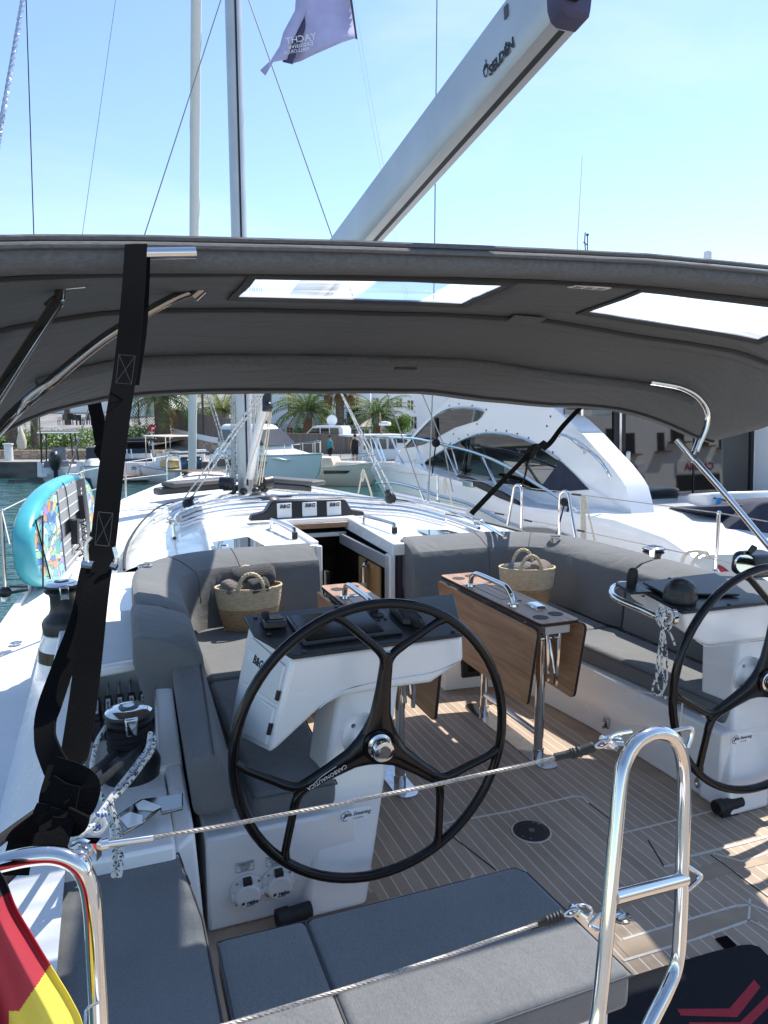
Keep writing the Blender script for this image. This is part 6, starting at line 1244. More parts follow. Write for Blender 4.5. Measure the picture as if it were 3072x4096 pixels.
for xa in (372, 1510): 
    x = dp_(xa, 400).x; hexa(bm, [dz_(x, Z0, -.02), dz_(x+.18, Z0, -.02), dz_(x+.18, Z0, 0), dz_(x, Z0, 0)], [dz_(x, Z1, -.02), dz_(x+.18, Z1, -.02), dz_(x+.18, Z1, 0), dz_(x, Z1, 0)])
x = dp_(1040, 400).x; hexa(bm, [dz_(x, Z0, -.01), dz_(x+.02, Z0, -.01), dz_(x+.02, Z0, 0), dz_(x, Z0, 0)], [dz_(x, Z1, -.01), dz_(x+.02, Z1, -.01), dz_(x+.02, Z1, 0), dz_(x, Z1, 0)])
obj('door_gasket', bm, 'rubber', my)
bm = new(); c = dp_(468, 690); obox(bm, c+V((0, -.05, 0)), (1, 0, 0), (0, 1, 0), UPZ, .07, .05, .5); obj('door_handle', bm, 'chrome', my, bevel=.02)
bm = new(); box(bm, X0+.1, 10.4, 7.3, 7.9, Z1, Z1+.4); box(bm, X1+.02, 10.4, 6.9, 7.8, -.2, Z1); obj('aft_bulkhead', bm, 'yacht_white', my, bevel=.05)
bm = new(); P = [pd(*zs(x, y), 8.2) for x, y in [(1170, 890), (1180, 870), (1659, 855), (1900, 850), (1900, 1500), (1170, 1300)]]; prism(bm, P, CD*.9); obj('cockpit_counter', bm, 'yacht_white', my, bevel=.05)
bm = new(); tube(bm, [pd(*zs(1210, 915), 8.12), pd(*zs(1310, 935), 8.12), pd(*zs(1700, 940), 8.12)], .012, 6); obj('counter_slot', bm, 'rubber', my)
bm = new(); P = [(-.0, 3.4), (0, 7.55)]; prism(bm, [(4.9, 3.4, -.02), (10.4, 3.4, -.02), (10.4, 7.6, -.02), (4.9, 7.6, -.02)], (0, 0, .02)); obj('cockpit_floor', bm, 'teak_margin', my)
bm = new(); P = [pd(*zs(x, y), 8.0) for x, y in [(1238, 915), (1270, 912), (1280, 975), (1230, 980)]]; prism(bm, P, CD*.03); tw = single('hanging_towel', bm, 'door_purple', 'small blue cloth hanging on the white counter of the motor yacht', 'cloth'); 
noise_mat('cloth_blue', (.08, .32, .62), (.12, .4, .7), (20, 20, 20), .9); tw.data.materials[0] = M['cloth_blue']
def draped(L, d, th, lab, nm='boat_cover'):
    bm = new(); a = [pd(*zs(x, y), d) for x, y in L]; b2 = [p+CD*th for p in a]; c = sum(a, V())/len(a)
    rings = [[c+(p-c)*.9 - CD*.03 for p in a], [p-CD*.0 for p in a], b2, [c+CD*th+(p-c)*.9+CD*.03 for p in a]]
    loft(bm, rings); return single(nm, bm, 'navy_cover', lab, 'cover', 'navy boat covers', bevel=.03, seg=3)
draped([(1052, 1000), (1080, 985), (1300, 975), (1500, 965), (1700, 940), (1900, 935), (1900, 1120), (1659, 1110), (1450, 1085), (1250, 1070), (1090, 1040)], 7.4, .7, 'navy blue cover over the motor yacht sofa, the upper flat one')
draped([(1128, 1300), (1135, 1275), (1240, 1215), (1330, 1150), (1420, 1085), (1500, 1030), (1560, 975), (1620, 945), (1900, 900), (1900, 1500), (1300, 1420), (1150, 1375), (1128, 1340)], 7.1, .9, 'large tent shaped navy blue cover at the right edge behind the lifelines')
bm = new()
za_ = lambda x, y, d=5.6: pd(*zs(x, y), d)
prism(bm, [za_(1055, 1420), za_(1180, 1382), za_(1380, 1380), za_(1450, 1430), za_(1420, 1500), za_(1320, 1530), za_(1170, 1525)], V((0, 0, -.04))); pl2 = obj('stern_plate', bm, 'aluminium', my, bevel=.006)
bm = new(); tube(bm, cat([za_(945, 1540), za_(945, 1450), za_(985, 1375), za_(1070, 1360), za_(1140, 1375), za_(1165, 1400)], 4), .014, 7); tube(bm, cat([za_(990, 1540), za_(1050, 1430), za_(1100, 1380), za_(1150, 1370), za_(1165, 1420)], 4), .014, 7); single('mooring_rope', bm, 'rope_cream', 'cream mooring rope looped over the motor yacht quarter', 'rope')
bm = new(); tube(bm, cat([za_(1240, 1490), za_(1280, 1510), za_(1330, 1550)], 3), .022, 8); single('red_line', bm, 'flag_red', 'short red rope end on the motor yacht quarter plate', 'rope')
# masts and antennas on its roof
bm = new(); tube(bm, [pd(1247, 600, 14), pd(1247, 530, 14), pd(1258, 336, 14)], [.014, .013, .006], 6); single('whip_antenna', bm, 'white_plastic', 'tall thin white whip antenna in the sky right of the boom', 'antenna')
bm = new()
for a, b in (((1266, 560), (1263, 520)), ((1263, 520), (1264, 502)), ((1269, 560), (1269, 505)), ((1260, 523), (1268, 529))): tube(bm, [pd(*a, 14), pd(*b, 14)], .012, 5)
ball(bm, pd(1269, 507, 14), .03, 8); single('wind_sensor', bm, 'ink_grey', 'small wind sensor poles just above the bimini, right of the tall antenna', 'sensor')
bm = new(); lathe(bm, [(0, -.3), (.075, -.3), (.075, .03), (.06, .05), (0, .055)], pd(1529, 549, 14), n=18); single('satellite_dome', bm, 'white_plastic', 'small pale cylinder dome peeking over the bimini at the right', 'dome')
# ================================================================ water, quays, land
m = mat('water', (.012, .055, .052), .05, spec=.5, ior=1.33); t, b = nodes(m)
nA = nd(t, 'ShaderNodeTexNoise'); nA.inputs['Scale'].default_value = 1; nA.inputs['Detail'].default_value = 4; t.links.new(coords(t, (1.0, 1.9, 1), rot=(0, 0, -YAW)), nA.inputs['Vector'])
bp_ = nd(t, 'ShaderNodeBump'); bp_.inputs['Strength'].default_value = .55; bp_.inputs['Distance'].default_value = .28; t.links.new(nA.outputs[0], bp_.inputs['Height']); t.links.new(bp_.outputs[0], b.inputs['Normal'])
t.links.new(ramp(t, nA.outputs[0], [(.3, (.010, .050, .052)), (.75, (.035, .115, .10))]), b.inputs['Base Color'])
WZ = -2.33
def pg(x, y, d): r = ray(x, y); return EYE+r*(d/(r.dot(fh)))       # a point of the far shore at a distance
def bg(l, d, z): return fh*d+CR*l+UPZ*z
bm = new(); face(bm, [(-900, -300, WZ), (900, -300, WZ), (900, 900, WZ), (-900, 900, WZ)]); structure('water', bm, 'water', smooth=0)
noise_mat('quay_concrete', (.22, .20, .18), (.36, .33, .30), (.8, .8, .8), .85, bump=.4, dist=.03)
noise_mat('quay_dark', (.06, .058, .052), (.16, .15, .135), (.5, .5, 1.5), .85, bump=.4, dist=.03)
noise_mat('asphalt', (.17, .165, .16), (.26, .25, .24), (.6, .6, .6), .9)
noise_mat('pink_path', (.36, .25, .19), (.44, .31, .24), (.8, .8, .8), .9)
noise_mat('earth', (.16, .15, .07), (.30, .25, .14), (.3, .3, .3), .95)
m = mat('stone_wall', (.4, .3, .23), .9); t, b = nodes(m)
vz = nd(t, 'ShaderNodeTexVoronoi', feature='DISTANCE_TO_EDGE'); vz.inputs['Scale'].default_value = 1; t.links.new(coords(t, (1.9, 1.9, 3.2)), vz.inputs['Vector'])
vc = nd(t, 'ShaderNodeTexVoronoi'); vc.inputs['Scale'].default_value = 1; t.links.new(coords(t, (1.9, 1.9, 3.2)), vc.inputs['Vector']); sp = nd(t, 'ShaderNodeSeparateColor'); t.links.new(vc.outputs['Color'], sp.inputs[0])
c1 = ramp(t, sp.outputs[0], [(0, (.36, .25, .17)), (1, (.52, .40, .31))]); mx = nd(t, 'ShaderNodeMix', data_type='RGBA'); t.links.new(mth(t, 'LESS_THAN', vz.outputs['Distance'], v=.05), mx.inputs[0]); t.links.new(c1, mx.inputs[6]); mx.inputs[7].default_value = (.2, .16, .12, 1); t.links.new(mx.outputs[2], b.inputs['Base Color'])
noise_mat('beige_canvas', (.52, .46, .38), (.62, .55, .46), (3, 3, 3), .9, bump=.4, dist=.05)
noise_mat('render_white', (.88, .87, .85), (.83, .82, .80), (.5, .5, .5), .8)
noise_mat('render_grey', (.86, .865, .87), (.80, .805, .81), (.5, .5, .5), .8)
noise_mat('reed_fence', (.13, .105, .085), (.22, .18, .15), (14, 14, .6), .95)
noise_mat('roof_tile', (.34, .13, .07), (.46, .2, .11), (4, 4, 4), .85)
bm = new(); box(bm, -80, 90, -75, -.9, -3.2, -.95); o = structure('quay', bm, 'quay_concrete', smooth=0)
bm = new(); rows = []
for d, z in ((47.6, -1.34), (53, -1.3), (58, -.85), (64, .2), (70, .6), (95, 3.0), (160, 16), (260, 30)): rows.append([bg(l, d, (z if l < -14 or d < 55 or d > 120 else -1.25+.02*max(0, d-70)) + (.0 if d < 90 else 2*noise.noise(V((l*.02, d*.02, 0))))) for l in range(-160, 161, 8)])
loft(bm, rows, False, False); structure('shore_ground', bm, 'asphalt')
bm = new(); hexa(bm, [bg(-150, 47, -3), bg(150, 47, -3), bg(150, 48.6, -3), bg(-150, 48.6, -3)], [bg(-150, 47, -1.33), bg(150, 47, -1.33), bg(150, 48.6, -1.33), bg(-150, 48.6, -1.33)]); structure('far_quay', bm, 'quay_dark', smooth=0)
bm = new(); hexa(bm, [bg(-150, 47.05, -1.33), bg(150, 47.05, -1.33), bg(150, 50, -1.33), bg(-150, 50, -1.33)], [bg(-150, 47.05, -1.29), bg(150, 47.05, -1.29), bg(150, 50, -1.29), bg(-150, 50, -1.29)]); structure('far_pavement', bm, 'quay_concrete', smooth=0)
L_ = lambda x, d: (x-829)/1565*d*1.0
bm = new(); a, b = L_(-160, 49.6), L_(352, 49.6); hexa(bm, [bg(a, 49.6, -1.3), bg(b, 49.6, -1.3), bg(b, 50.1, -1.3), bg(a, 50.1, -1.3)], [bg(a, 49.6, -.68), bg(b, 49.6, -.68), bg(b, 50.1, -.68), bg(a, 50.1, -.68)]); single('stone_wall', bm, 'stone_wall', 'low pinkish stone wall on the far quay behind the small boats at the left', 'wall')
bm = new(); P0 = [(300, 967, 54), (345, 960, 56), (420, 945, 60), (345, 940, 66), (285, 950, 60)]; prism(bm, [pg(x, y, d) for x, y, d in P0], (0, 0, .05)); structure('footpath', bm, 'pink_path')
# retaining wall with white cap and reed fence
L = [(372, 936, 60), (410, 945, 58), (455, 955, 56), (500, 962, 55), (560, 966, 54)]
top = [pg(*q) for q in L]; bm = new(); rows = [[p, p+fh*.5, p+fh*.5-UPZ*2.2, p-UPZ*2.2] for p in top]; loft(bm, rows); single('retaining_wall', bm, 'stone_wall', 'brown stone retaining wall curving behind the open boat with the awning', 'wall')
bm = new(); rows = [[p-fh*.05+UPZ*.42, p+fh*.6+UPZ*.42, p+fh*.6, p-fh*.05] for p in top]; loft(bm, rows); single('wall_cap', bm, 'render_white', 'white rendered band on top of the brown retaining wall', 'wall')
bm = new(); rows = [[p+fh*.3+UPZ*(.42), p+fh*.35+UPZ*.42, p+fh*.35+UPZ*(2.0-.0*i), p+fh*.3+UPZ*2.0] for i, p in enumerate(top)]; loft(bm, rows); single('reed_fence', bm, 'reed_fence', 'brown reed fence above the white wall band', 'fence')
bm = new(); a, b = L_(540, 56), L_(960, 56); hexa(bm, [bg(a, 56, -1.3), bg(b, 56, -1.3), bg(b, 56.4, -1.3), bg(a, 56.4, -1.3)], [bg(a, 56, .35), bg(b, 56, .1), bg(b, 56.4, .1), bg(a, 56.4, .35)]); single('garden_wall', bm, 'reed_fence', 'grey brown garden wall in front of the white apartment house', 'wall')
# ---- buildings of the far shore
def house(lab, x0, x1, d, ztop, depth, m, wins, zb_=-1.2, doors=(), awn=()):
    a, b = L_(x0, d), L_(x1, d); t = thing('house', lab, 'house', bg((a+b)/2, d, zb_))
    bm = new(); hexa(bm, [bg(a, d, zb_), bg(b, d, zb_), bg(b, d+depth, zb_), bg(a, d+depth, zb_)], [bg(a, d, ztop), bg(b, d, ztop), bg(b, d+depth, ztop), bg(a, d+depth, ztop)]); obj('wall', bm, m, t)
    bm = new(); hexa(bm, [bg(a-.3, d-.3, ztop), bg(b+.3, d-.3, ztop), bg(b+.3, d+depth, ztop), bg(a-.3, d+depth, ztop)], [bg(a-.3, d-.3, ztop+.25), bg(b+.3, d-.3, ztop+.25), bg(b+.3, d+depth, ztop+.25), bg(a-.3, d+depth, ztop+.25)]); obj('roof', bm, 'roof_tile' if depth < 6 else m, t)
    for (wx0, wx1, wy0, wy1, kind) in wins:
        A = pg(wx0, wy1, d); B = pg(wx1, wy0, d); la, lb = A.dot(CR), B.dot(CR); za, zb2 = A.z, B.z
        bm = new(); hexa(bm, [bg(la, d-.02, za), bg(lb, d-.02, za), bg(lb, d+.05, za), bg(la, d+.05, za)], [bg(la, d-.02, zb2), bg(lb, d-.02, zb2), bg(lb, d+.05, zb2), bg(la, d+.05, zb2)]); w_ = obj('window' if kind != 'd' else 'door', bm, 'window_black' if kind != 's' else 'render_grey', t)
        bm = new(); f_ = .08
        for (p, q, r, s) in ((la-f_, lb+f_, zb2, zb2+f_), (la-f_, lb+f_, za-f_, za), (la-f_, la, za, zb2), (lb, lb+f_, za, zb2), ((la+lb)/2-.03, (la+lb)/2+.03, za, zb2)): hexa(bm, [bg(p, d-.06, r), bg(q, d-.06, r), bg(q, d, r), bg(p, d, r)], [bg(p, d-.06, s), bg(q, d-.06, s), bg(q, d, s), bg(p, d, s)])
        obj('window_frame', bm, 'render_white', w_)
    for (ax0, ax1, ay, drop) in awn:
        A = pg(ax0, ay, d); B = pg(ax1, ay, d); bm = new(); P = [A, B, B-fh*1.6-UPZ*drop+CR*.3, A-fh*1.6-UPZ*drop+CR*.3]; prism(bm, P, (0, 0, .05)); prism(bm, [P[3], P[2], P[2]-UPZ*.22, P[3]-UPZ*.22], fh*.03); obj('awning', bm, 'beige_canvas', t)
    return t
house('white apartment house with beige awnings behind the palms in the middle', 583, 800, 74, 9.5, 12, 'render_grey', [(622, 640, 848, 900, 'w'), (620, 632, 918, 948, 'd'), (640, 656, 918, 948, 's'), (604, 616, 850, 895, 's'), (604, 614, 918, 948, 's'), (690, 700, 910, 945, 'w'), (730, 752, 906, 946, 'd'), (705, 722, 914, 946, 's'), (760, 775, 858, 890, 'w'), (590, 600, 915, 946, 'd'), (668, 682, 856, 884, 'w'), (700, 716, 856, 886, 'w'), (778, 796, 912, 940, 'd')], awn=[(612, 662, 902, .75), (688, 742, 902, .8), (745, 800, 905, .8)])
house('pale cream house with balconies further right along the shore', 800, 960, 82, 8.5, 12, 'render_white', [(835, 848, 862, 880, 'w'), (856, 868, 860, 880, 'w'), (880, 893, 865, 885, 'w'), (842, 850, 905, 935, 'd'), (900, 912, 870, 890, 's'), (805, 818, 860, 882, 'w'), (822, 838, 900, 930, 'd'), (858, 874, 900, 930, 'd'), (888, 900, 900, 926, 'd')], awn=[(800, 850, 908, .8)])
house('ochre and grey house far behind on the right with brown balcony screens', 905, 1010, 96, 11, 10, 'render_grey', [(912, 922, 850, 862, 'w'), (930, 940, 852, 866, 'w'), (915, 925, 885, 897, 's')])
house('white blank gable house behind the lamp post at the left', 275, 345, 78, 6.5, 9, 'render_white', [(300, 312, 866, 880, 's')])
house('white terrace building above the oleander hedge at the far left', 95, 245, 82, 3.2, 8, 'render_white', [(110, 130, 880, 897, 's'), (205, 232, 868, 886, 's')])
house('small house with a red tiled roof behind the reed fence', 432, 470, 68, .95, 4, 'sail_white', [(462, 468, 922, 930, 'w')])
# ---- vegetation
noise_mat('palm_leaf', (.075, .13, .035), (.16, .22, .07), (3, 3, 3), .55)
noise_mat('palm_leaf_light', (.14, .18, .055), (.28, .30, .11), (3, 3, 3), .55)
noise_mat('hedge_leaf', (.14, .25, .045), (.27, .40, .09), (2, 2, 2), .55)
noise_mat('tree_leaf', (.04, .085, .02), (.10, .16, .035), (2, 2, 2), .55)
noise_mat('dead_leaf', (.22, .13, .05), (.35, .22, .09), (3, 3, 3), .8)
noise_mat('palm_bark', (.085, .065, .045), (.19, .15, .115), (5, 5, 9), .95, bump=1, dist=.06)
noise_mat('palm_bark_orange', (.22, .11, .06), (.32, .18, .11), (5, 5, 9), .95, bump=1, dist=.06)
noise_mat('flower_white', (.7, .68, .66), (.8, .78, .76), (5, 5, 5), .7)
noise_mat('band_blue', (.03, .04, .09), (.38, .42, .5), (9, 9, 14), .7)
def leafy(nm, k=.45):
    m = M[nm]; t, b = nodes(m); o = t.nodes['Material Output']; tl = nd(t, 'ShaderNodeBsdfTranslucent'); ms_ = nd(t, 'ShaderNodeMixShader'); ms_.inputs[0].default_value = k
    src = b.inputs['Base Color'].links[0].from_socket; t.links.new(src, tl.inputs[0]); t.links.new(b.outputs[0], ms_.inputs[1]); t.links.new(tl.outputs[0], ms_.inputs[2]); t.links.new(ms_.outputs[0], o.inputs[0])
for q in ('palm_leaf', 'palm_leaf_light', 'hedge_leaf', 'tree_leaf', 'dead_leaf'): leafy(q)
def frond(bm, o, az, el, L, droop, wdt, n=9, leaf=16):
    o = V(o); h = V((math.cos(az), math.sin(az), 0)); P = []
    p = o.copy(); e = el
    for i in range(n+1):
        P.append(p.copy()); p = p+(h*math.cos(e)+UPZ*math.sin(e))*(L/n); e -= droop/n*(1+.6*i/n)
    sd = UPZ.cross(h)
    P = cat(P, 2)
    for i in range(2, len(P)-1):
        f = i/(len(P)-1); tg = (P[i+1]-P[i-1]).normalized(); ln = wdt*math.sin(math.pi*min(1, f*.85+.12))**.7
        up = sd.cross(tg)
        for s in (-1, 1):
            tip = P[i]+sd*s*ln*.85+tg*ln*.6+up*ln*.28*random.uniform(.4, 1.2)-UPZ*ln*.25; w2 = tg*L*.017
            face(bm, [P[i]-w2, P[i]+w2, tip])
    tube(bm, P, [.035*(1-i/len(P))+.008 for i in range(len(P))], 3, cap=False)
def palm(lab, base, z_top, rt, crownL, n, m='palm_leaf', bark='palm_bark', band=None, fan=False, grp='palms on the far shore', droopy=1.5):
    base = V(base); t = thing('palm_tree', lab, 'palm tree', base, grp); H = z_top-base.z
    bm = new(); rings = 14; lathe(bm, [(rt*(1.12-.18*min(1, k/rings*3))*(1+.05*(k % 2)), H*k/rings) for k in range(rings+1)], base, n=14); obj('trunk', bm, bark, t, smooth=80)
    c = base+UPZ*H
    if band: bm = new(); lathe(bm, [(rt*1.18, H*band[0]), (rt*1.28, H*(band[0]+.02)), (rt*1.25, H*(band[1]-.02)), (rt*1.15, H*band[1])], base, n=16); obj('trunk_band', bm, 'band_blue', t)
    bm = new(); bm2 = new()
    for k in range(n):
        az = k*2.399; f = k/n
        if fan:
            el = 1.3-2.3*f; h = V((math.cos(az), math.sin(az), 0)); st = c+(h*math.cos(el)+UPZ*math.sin(el))*crownL*.55; tube(bm, [c, st], .03, 3, cap=False); sd = UPZ.cross(h)
            dr = (h*math.cos(el-.4)+UPZ*math.sin(el-.4))
            for j in range(15):
                a = (j-7)/7*1.5; v = dr*math.cos(a)+sd*math.sin(a); tip = st+v*crownL*.55-UPZ*crownL*.12*random.random(); pr_ = v.cross(UPZ).normalized()*.05; face(bm if f < .75 else bm2, [st-pr_, st+pr_, tip])
        else:
            frond(bm2 if (f > .93) else bm, c+V((math.cos(az), math.sin(az), 0))*rt*.3, az, 1.35-1.55*f, crownL*random.uniform(.85, 1.1), droopy*random.uniform(.8, 1.1), crownL*.16)
    obj('crown', bm, m, t, smooth=0)
    if len(bm2.faces): obj('dry_fronds', bm2, 'dead_leaf', t, smooth=0)
    return t
def leafmass(bm, c, r, n, s, rng=random):
    c = V(c)
    for _ in range(n):
        d = V((rng.gauss(0, 1), rng.gauss(0, 1), rng.gauss(0, 1))).normalized(); q = rng.random()**.35
        p = c+V((d.x*r[0], d.y*r[1], d.z*r[2]))*q
        a = V((rng.gauss(0, 1), rng.gauss(0, 1), rng.gauss(0, 1))).normalized()*s; b_ = a.orthogonal().normalized()*s*.45
        face(bm, [p-a, p+b_, p+a, p-b_])
D1 = 60
palm('very thick dark date palm trunk on the far shore, left of the furled headsail', pg(352, 952, 58), 3.0, .60, 4.2, 46, droopy=1.9)
palm('date palm with an orange trunk and a patterned band, directly left of the mast', pg(482, 925, 62), 1.9, .42, 3.6, 44, bark='palm_bark_orange', band=(.55, .9), m='palm_leaf_light')
palm('date palm with an orange trunk and patterned band in front of the apartment house awnings', pg(665, 942, 64), 2.0, .42, 4.0, 48, bark='palm_bark_orange', band=(.72, 1.0))
palm('tall fan palm with a shaggy trunk right of the apartment house awnings', pg(735, 950, 62), 4.2, .36, 2.3, 44, fan=True, m='palm_leaf_light')
palm('date palm with a patterned band in front of the cream house', pg(815, 938, 64), 1.55, .36, 3.6, 46, bark='palm_bark_orange', band=(.6, 1.0))
palm('straight grey palm trunk rising behind the quay wall at the left', pg(78, 968, 56), 5.6, .30, 3.2, 30)
palm('thin palm trunk behind the terrace chairs', pg(147, 918, 66), 6.2, .26, 3.0, 28)
palm('stumpy palm trunk with a bulging top at the left edge', pg(28, 965, 55), 1.65, .42, 2.6, 16)
bm = new(); bf = new()
rs = random.Random(3)
for k in range(64):
    x = -70+k*6.3+rs.uniform(-3, 3); d = rs.uniform(57.3, 58.6); p = pg(x, 966-max(0, x-120)*.03, d); hgt = rs.uniform(.75, 1.0)*(1.15 if x > 270 else 1)
    leafmass(bm, p+UPZ*(hgt*.75), (.62, .62, hgt*.85), 105, .13, rs)
    for _ in range(rs.randint(4, 9)):
        q = p+V((rs.gauss(0, .4), rs.gauss(0, .4), hgt*rs.uniform(.5, 1.65)))-fh*.5; ball(bf, q, rs.uniform(.035, .075), 5)
hd = thing('oleander_hedge', 'green oleander hedge with white flowers along the far quay at the left', 'hedge', pg(160, 966, 58)); obj('leaves', bm, 'hedge_leaf', hd, smooth=0); obj('flowers', bf, 'flower_white', hd)
def bush(lab, x, y, d, r, n, s=.16, nm='shrub', m='tree_leaf', grp=None, trunk=0):
    p = pg(x, y, d); t = thing(nm, lab, 'tree' if trunk else 'shrub', p-UPZ*trunk, grp); bm = new(); tube(bm, [p-UPZ*(trunk+r[2]*.9), p], .07, 6); obj('trunk' if trunk else 'stem', bm, 'palm_bark', t)
    bm = new()
    for k in range(9): leafmass(bm, p+V((random.gauss(0, .45)*r[0], random.gauss(0, .45)*r[1], random.gauss(0, .35)*r[2])), (r[0]*.55, r[1]*.55, r[2]*.5), n//9, s)
    obj('crown' if trunk else 'foliage', bm, m, t, smooth=0)
bush('rounded bright green tree right of the palms, near the motor yacht bow', 865, 915, 63, (1.15, 1.15, 1.0), 2400, .12, 'leafy_tree', 'hedge_leaf', trunk=1.4)
bush('dark tree peeping between the houses and the motor yacht roof', 925, 872, 110, (4, 4, 4), 1600, .35, 'leafy_tree', trunk=3)
bush('shrub climbing the small house behind the reed fence', 450, 925, 65, (.9, .7, 1.0), 900, .12)
bush('dark shrub at the left edge below the hedge', 8, 968, 53, (.8, .6, .55), 700, .1)
bush('dark shrub beside the stumpy palm', 82, 974, 53, (1.2, .6, .45), 800, .1)
bush('shrubs at the foot of the thick date palm', 405, 905, 70, (2.2, 1.2, 1.3), 1500, .16)
bush('potted shrub left of the apartment house door', 600, 940, 71, (.5, .5, .6), 500, .09)
bush('spiky potted plant in front of the apartment house', 645, 938, 71, (.6, .6, .7), 500, .1)
bush('climbing plant on the apartment house wall beside the fan palm', 700, 905, 73, (.6, .4, 2.4), 1300, .12)
bush('climbing plant right of the fan palm', 765, 905, 73, (.7, .4, 2.0), 1300, .12)
bush('dark hillside trees behind the terrace at the far left', 190, 880, 105, (14, 5, 2.5), 3200, .5, 'leafy_tree', trunk=3)
# ---- terrace chairs
ch = None
for k in range(11):
    x = [150, 166, 174, 186, 193, 203, 208, 219, 227, 242, 133][k]; p = pg(x, 917+(k % 3), 65+(k % 3)*1.2)
    bm = new(); a = random.uniform(0, 6.28); ex = V((math.cos(a), math.sin(a), 0)); ey = V((-ex.y, ex.x, 0))
    obox(bm, p+UPZ*.45, ex, ey, UPZ, .5, .5, .06); obox(bm, p+UPZ*.72+ey*.23, ex, ey, UPZ, .5, .05, .5)
    for s in (-1, 1):
        for q in (-1, 1): obox(bm, p+UPZ*.22+ex*.22*s+ey*.22*q, ex, ey, UPZ, .05, .05, .45)
        obox(bm, p+UPZ*.62+ex*.24*s, ex, ey, UPZ, .05, .45, .05)
    single('terrace_chair', bm, 'black_plastic', 'one of the black chairs on the terrace above the hedge', 'chair', 'black terrace chairs', loc=p)
# ---- street furniture
def post(lab, x, y0, y1, d, r, nm, catg, m='render_grey', extra=None):
    a = pg(x, y1, d); b_ = pg(x, y0, d); t = thing(nm, lab, catg, a); bm = new(); tube(bm, [a, V((a.x, a.y, b_.z))], r, 8); obj('post', bm, m, t); return t, a, V((a.x, a.y, b_.z))
t, a, b_ = post('black street lamp with a lantern left of the thick date palm', 302, 866, 945, 58, .05, 'street_lamp', 'street lamp', 'black_plastic')
bm = new(); lathe(bm, [(.06, 0), (.16, .35), (.2, .38), (.05, .55), (0, .6)], b_, n=6); obj('lantern', bm, 'white_plastic', t)
t, a, b_ = post('red no entry sign on a white post beside the thick date palm', 330, 925, 975, 54, .03, 'road_sign', 'road sign')
bm = new(); c = b_; lathe(bm, [(0, -.02), (.30, -.02), (.30, .02), (0, .02)], c, -fh+CR*.9, 20); s_ = obj('sign_disc', bm, 'flag_red', t); bm = new(); obox(bm, c+(-fh+CR*.9).normalized()*.025, CR, UPZ, fh, .36, .1, .02); obj('bar', bm, 'label_white', s_)
t, a, b_ = post('blue round arrow sign at the far left under the bimini edge', 44, 890, 945, 56, .03, 'road_sign', 'road sign')
noise_mat('sign_blue', (.03, .10, .33), (.04, .12, .38), (3, 3, 3), .5)
c = pg(43, 897, 55.9); bm = new(); lathe(bm, [(0, -.02), (.30, -.02), (.30, .02), (0, .02)], c, -fh, 20); s_ = obj('sign_disc', bm, 'sign_blue', t); bm = new(); obox(bm, c-fh*.03, CR, UPZ, fh, .3, .07, .01); obox(bm, c-fh*.03+CR*.09+UPZ*.05, CR-UPZ, CR+UPZ, fh, .18, .06, .01); obox(bm, c-fh*.03+CR*.09-UPZ*.05, CR+UPZ, CR-UPZ, fh, .18, .06, .01); obj('arrow', bm, 'label_white', s_)
t, a, b_ = post('grey back of a round road sign with a plate below, before the apartment house', 717, 895, 945, 58, .03, 'road_sign', 'road sign')
bm = new(); lathe(bm, [(0, -.02), (.42, -.02), (.42, .02), (0, .02)], pg(717, 908, 57.9), -fh, 20); obj('sign_disc', bm, 'render_grey', t); bm = new(); obox(bm, pg(717, 930, 57.9), CR, UPZ, fh, .85, .6, .03); obj('sign_plate', bm, 'render_grey', t)
t, a, b_ = post('tall grey lamp column behind the furled headsail and the signs', 441, 850, 972, 57, .09, 'lamp_column', 'lamp post', 'ink_grey')
for x, y0, y1, lab in ((21, 958, 1010, 'white shore power pillar on the quay at the left edge'), (435, 971, 1007, 'white shore power pillar on the quay behind the open boat')):
    a = pg(x, y1, 48.3); bm = new(); hgt = (y1-y0)/1565*48.3; lathe(bm, [(0, 0), (.27, 0), (.27, hgt-.1), (.33, hgt-.1), (.33, hgt), (0, hgt)], a, n=16); single('service_pillar', bm, 'white_plastic', lab, 'pillar', 'shore power pillars')
bm = new(); p = pg(47, 960, 52.5); lathe(bm, [(0, -.1), (.28, 0), (.34, .5), (.2, 1.1), (.03, 1.55), (0, 1.6)], p-UPZ*.3, n=12); single('wrapped_statue', bm, 'rope_cream', 'pale wrapped bundle like a closed parasol beside the stumpy palm', 'parasol')
# ---- parked van
vb = pg(672, 972, 58); vx = (CR*.9-fh*.35).normalized(); vy = vx.cross(UPZ)*-1
van = thing('parked_van', 'white van parked on the far quay behind the beige boat', 'van', vb); vp = lambda x, y, z: vb+vx*x+vy*y+UPZ*z
noise_mat('car_white', (.76, .77, .78), (.74, .75, .76), (1, 1, 1), .2, coat=.6)
prof = [(-1.2, .35), (-1.25, .75), (-1.1, 1.0), (-.15, 1.2), (.55, 1.85), (.9, 1.95), (3.0, 1.95), (3.15, 1.7), (3.2, .35)]
bm = new(); hexa(bm, [vp(x, -.85, z) for x, z in prof], [vp(x, .85, z) for x, z in prof]); obj('body', bm, 'car_white', van, bevel=.09, seg=3)
bm = new()
for L in ([(.05, 1.22), (.6, 1.75), (1.2, 1.78), (1.2, 1.2)], [(1.3, 1.2), (1.3, 1.78), (2.0, 1.78), (2.0, 1.2)], [(2.1, 1.2), (2.1, 1.78), (2.8, 1.78), (2.9, 1.2)]):
    prism(bm, [vp(x, .855, z) for x, z in L], vy*.01); prism(bm, [vp(x, -.865, z) for x, z in L], vy*.01)
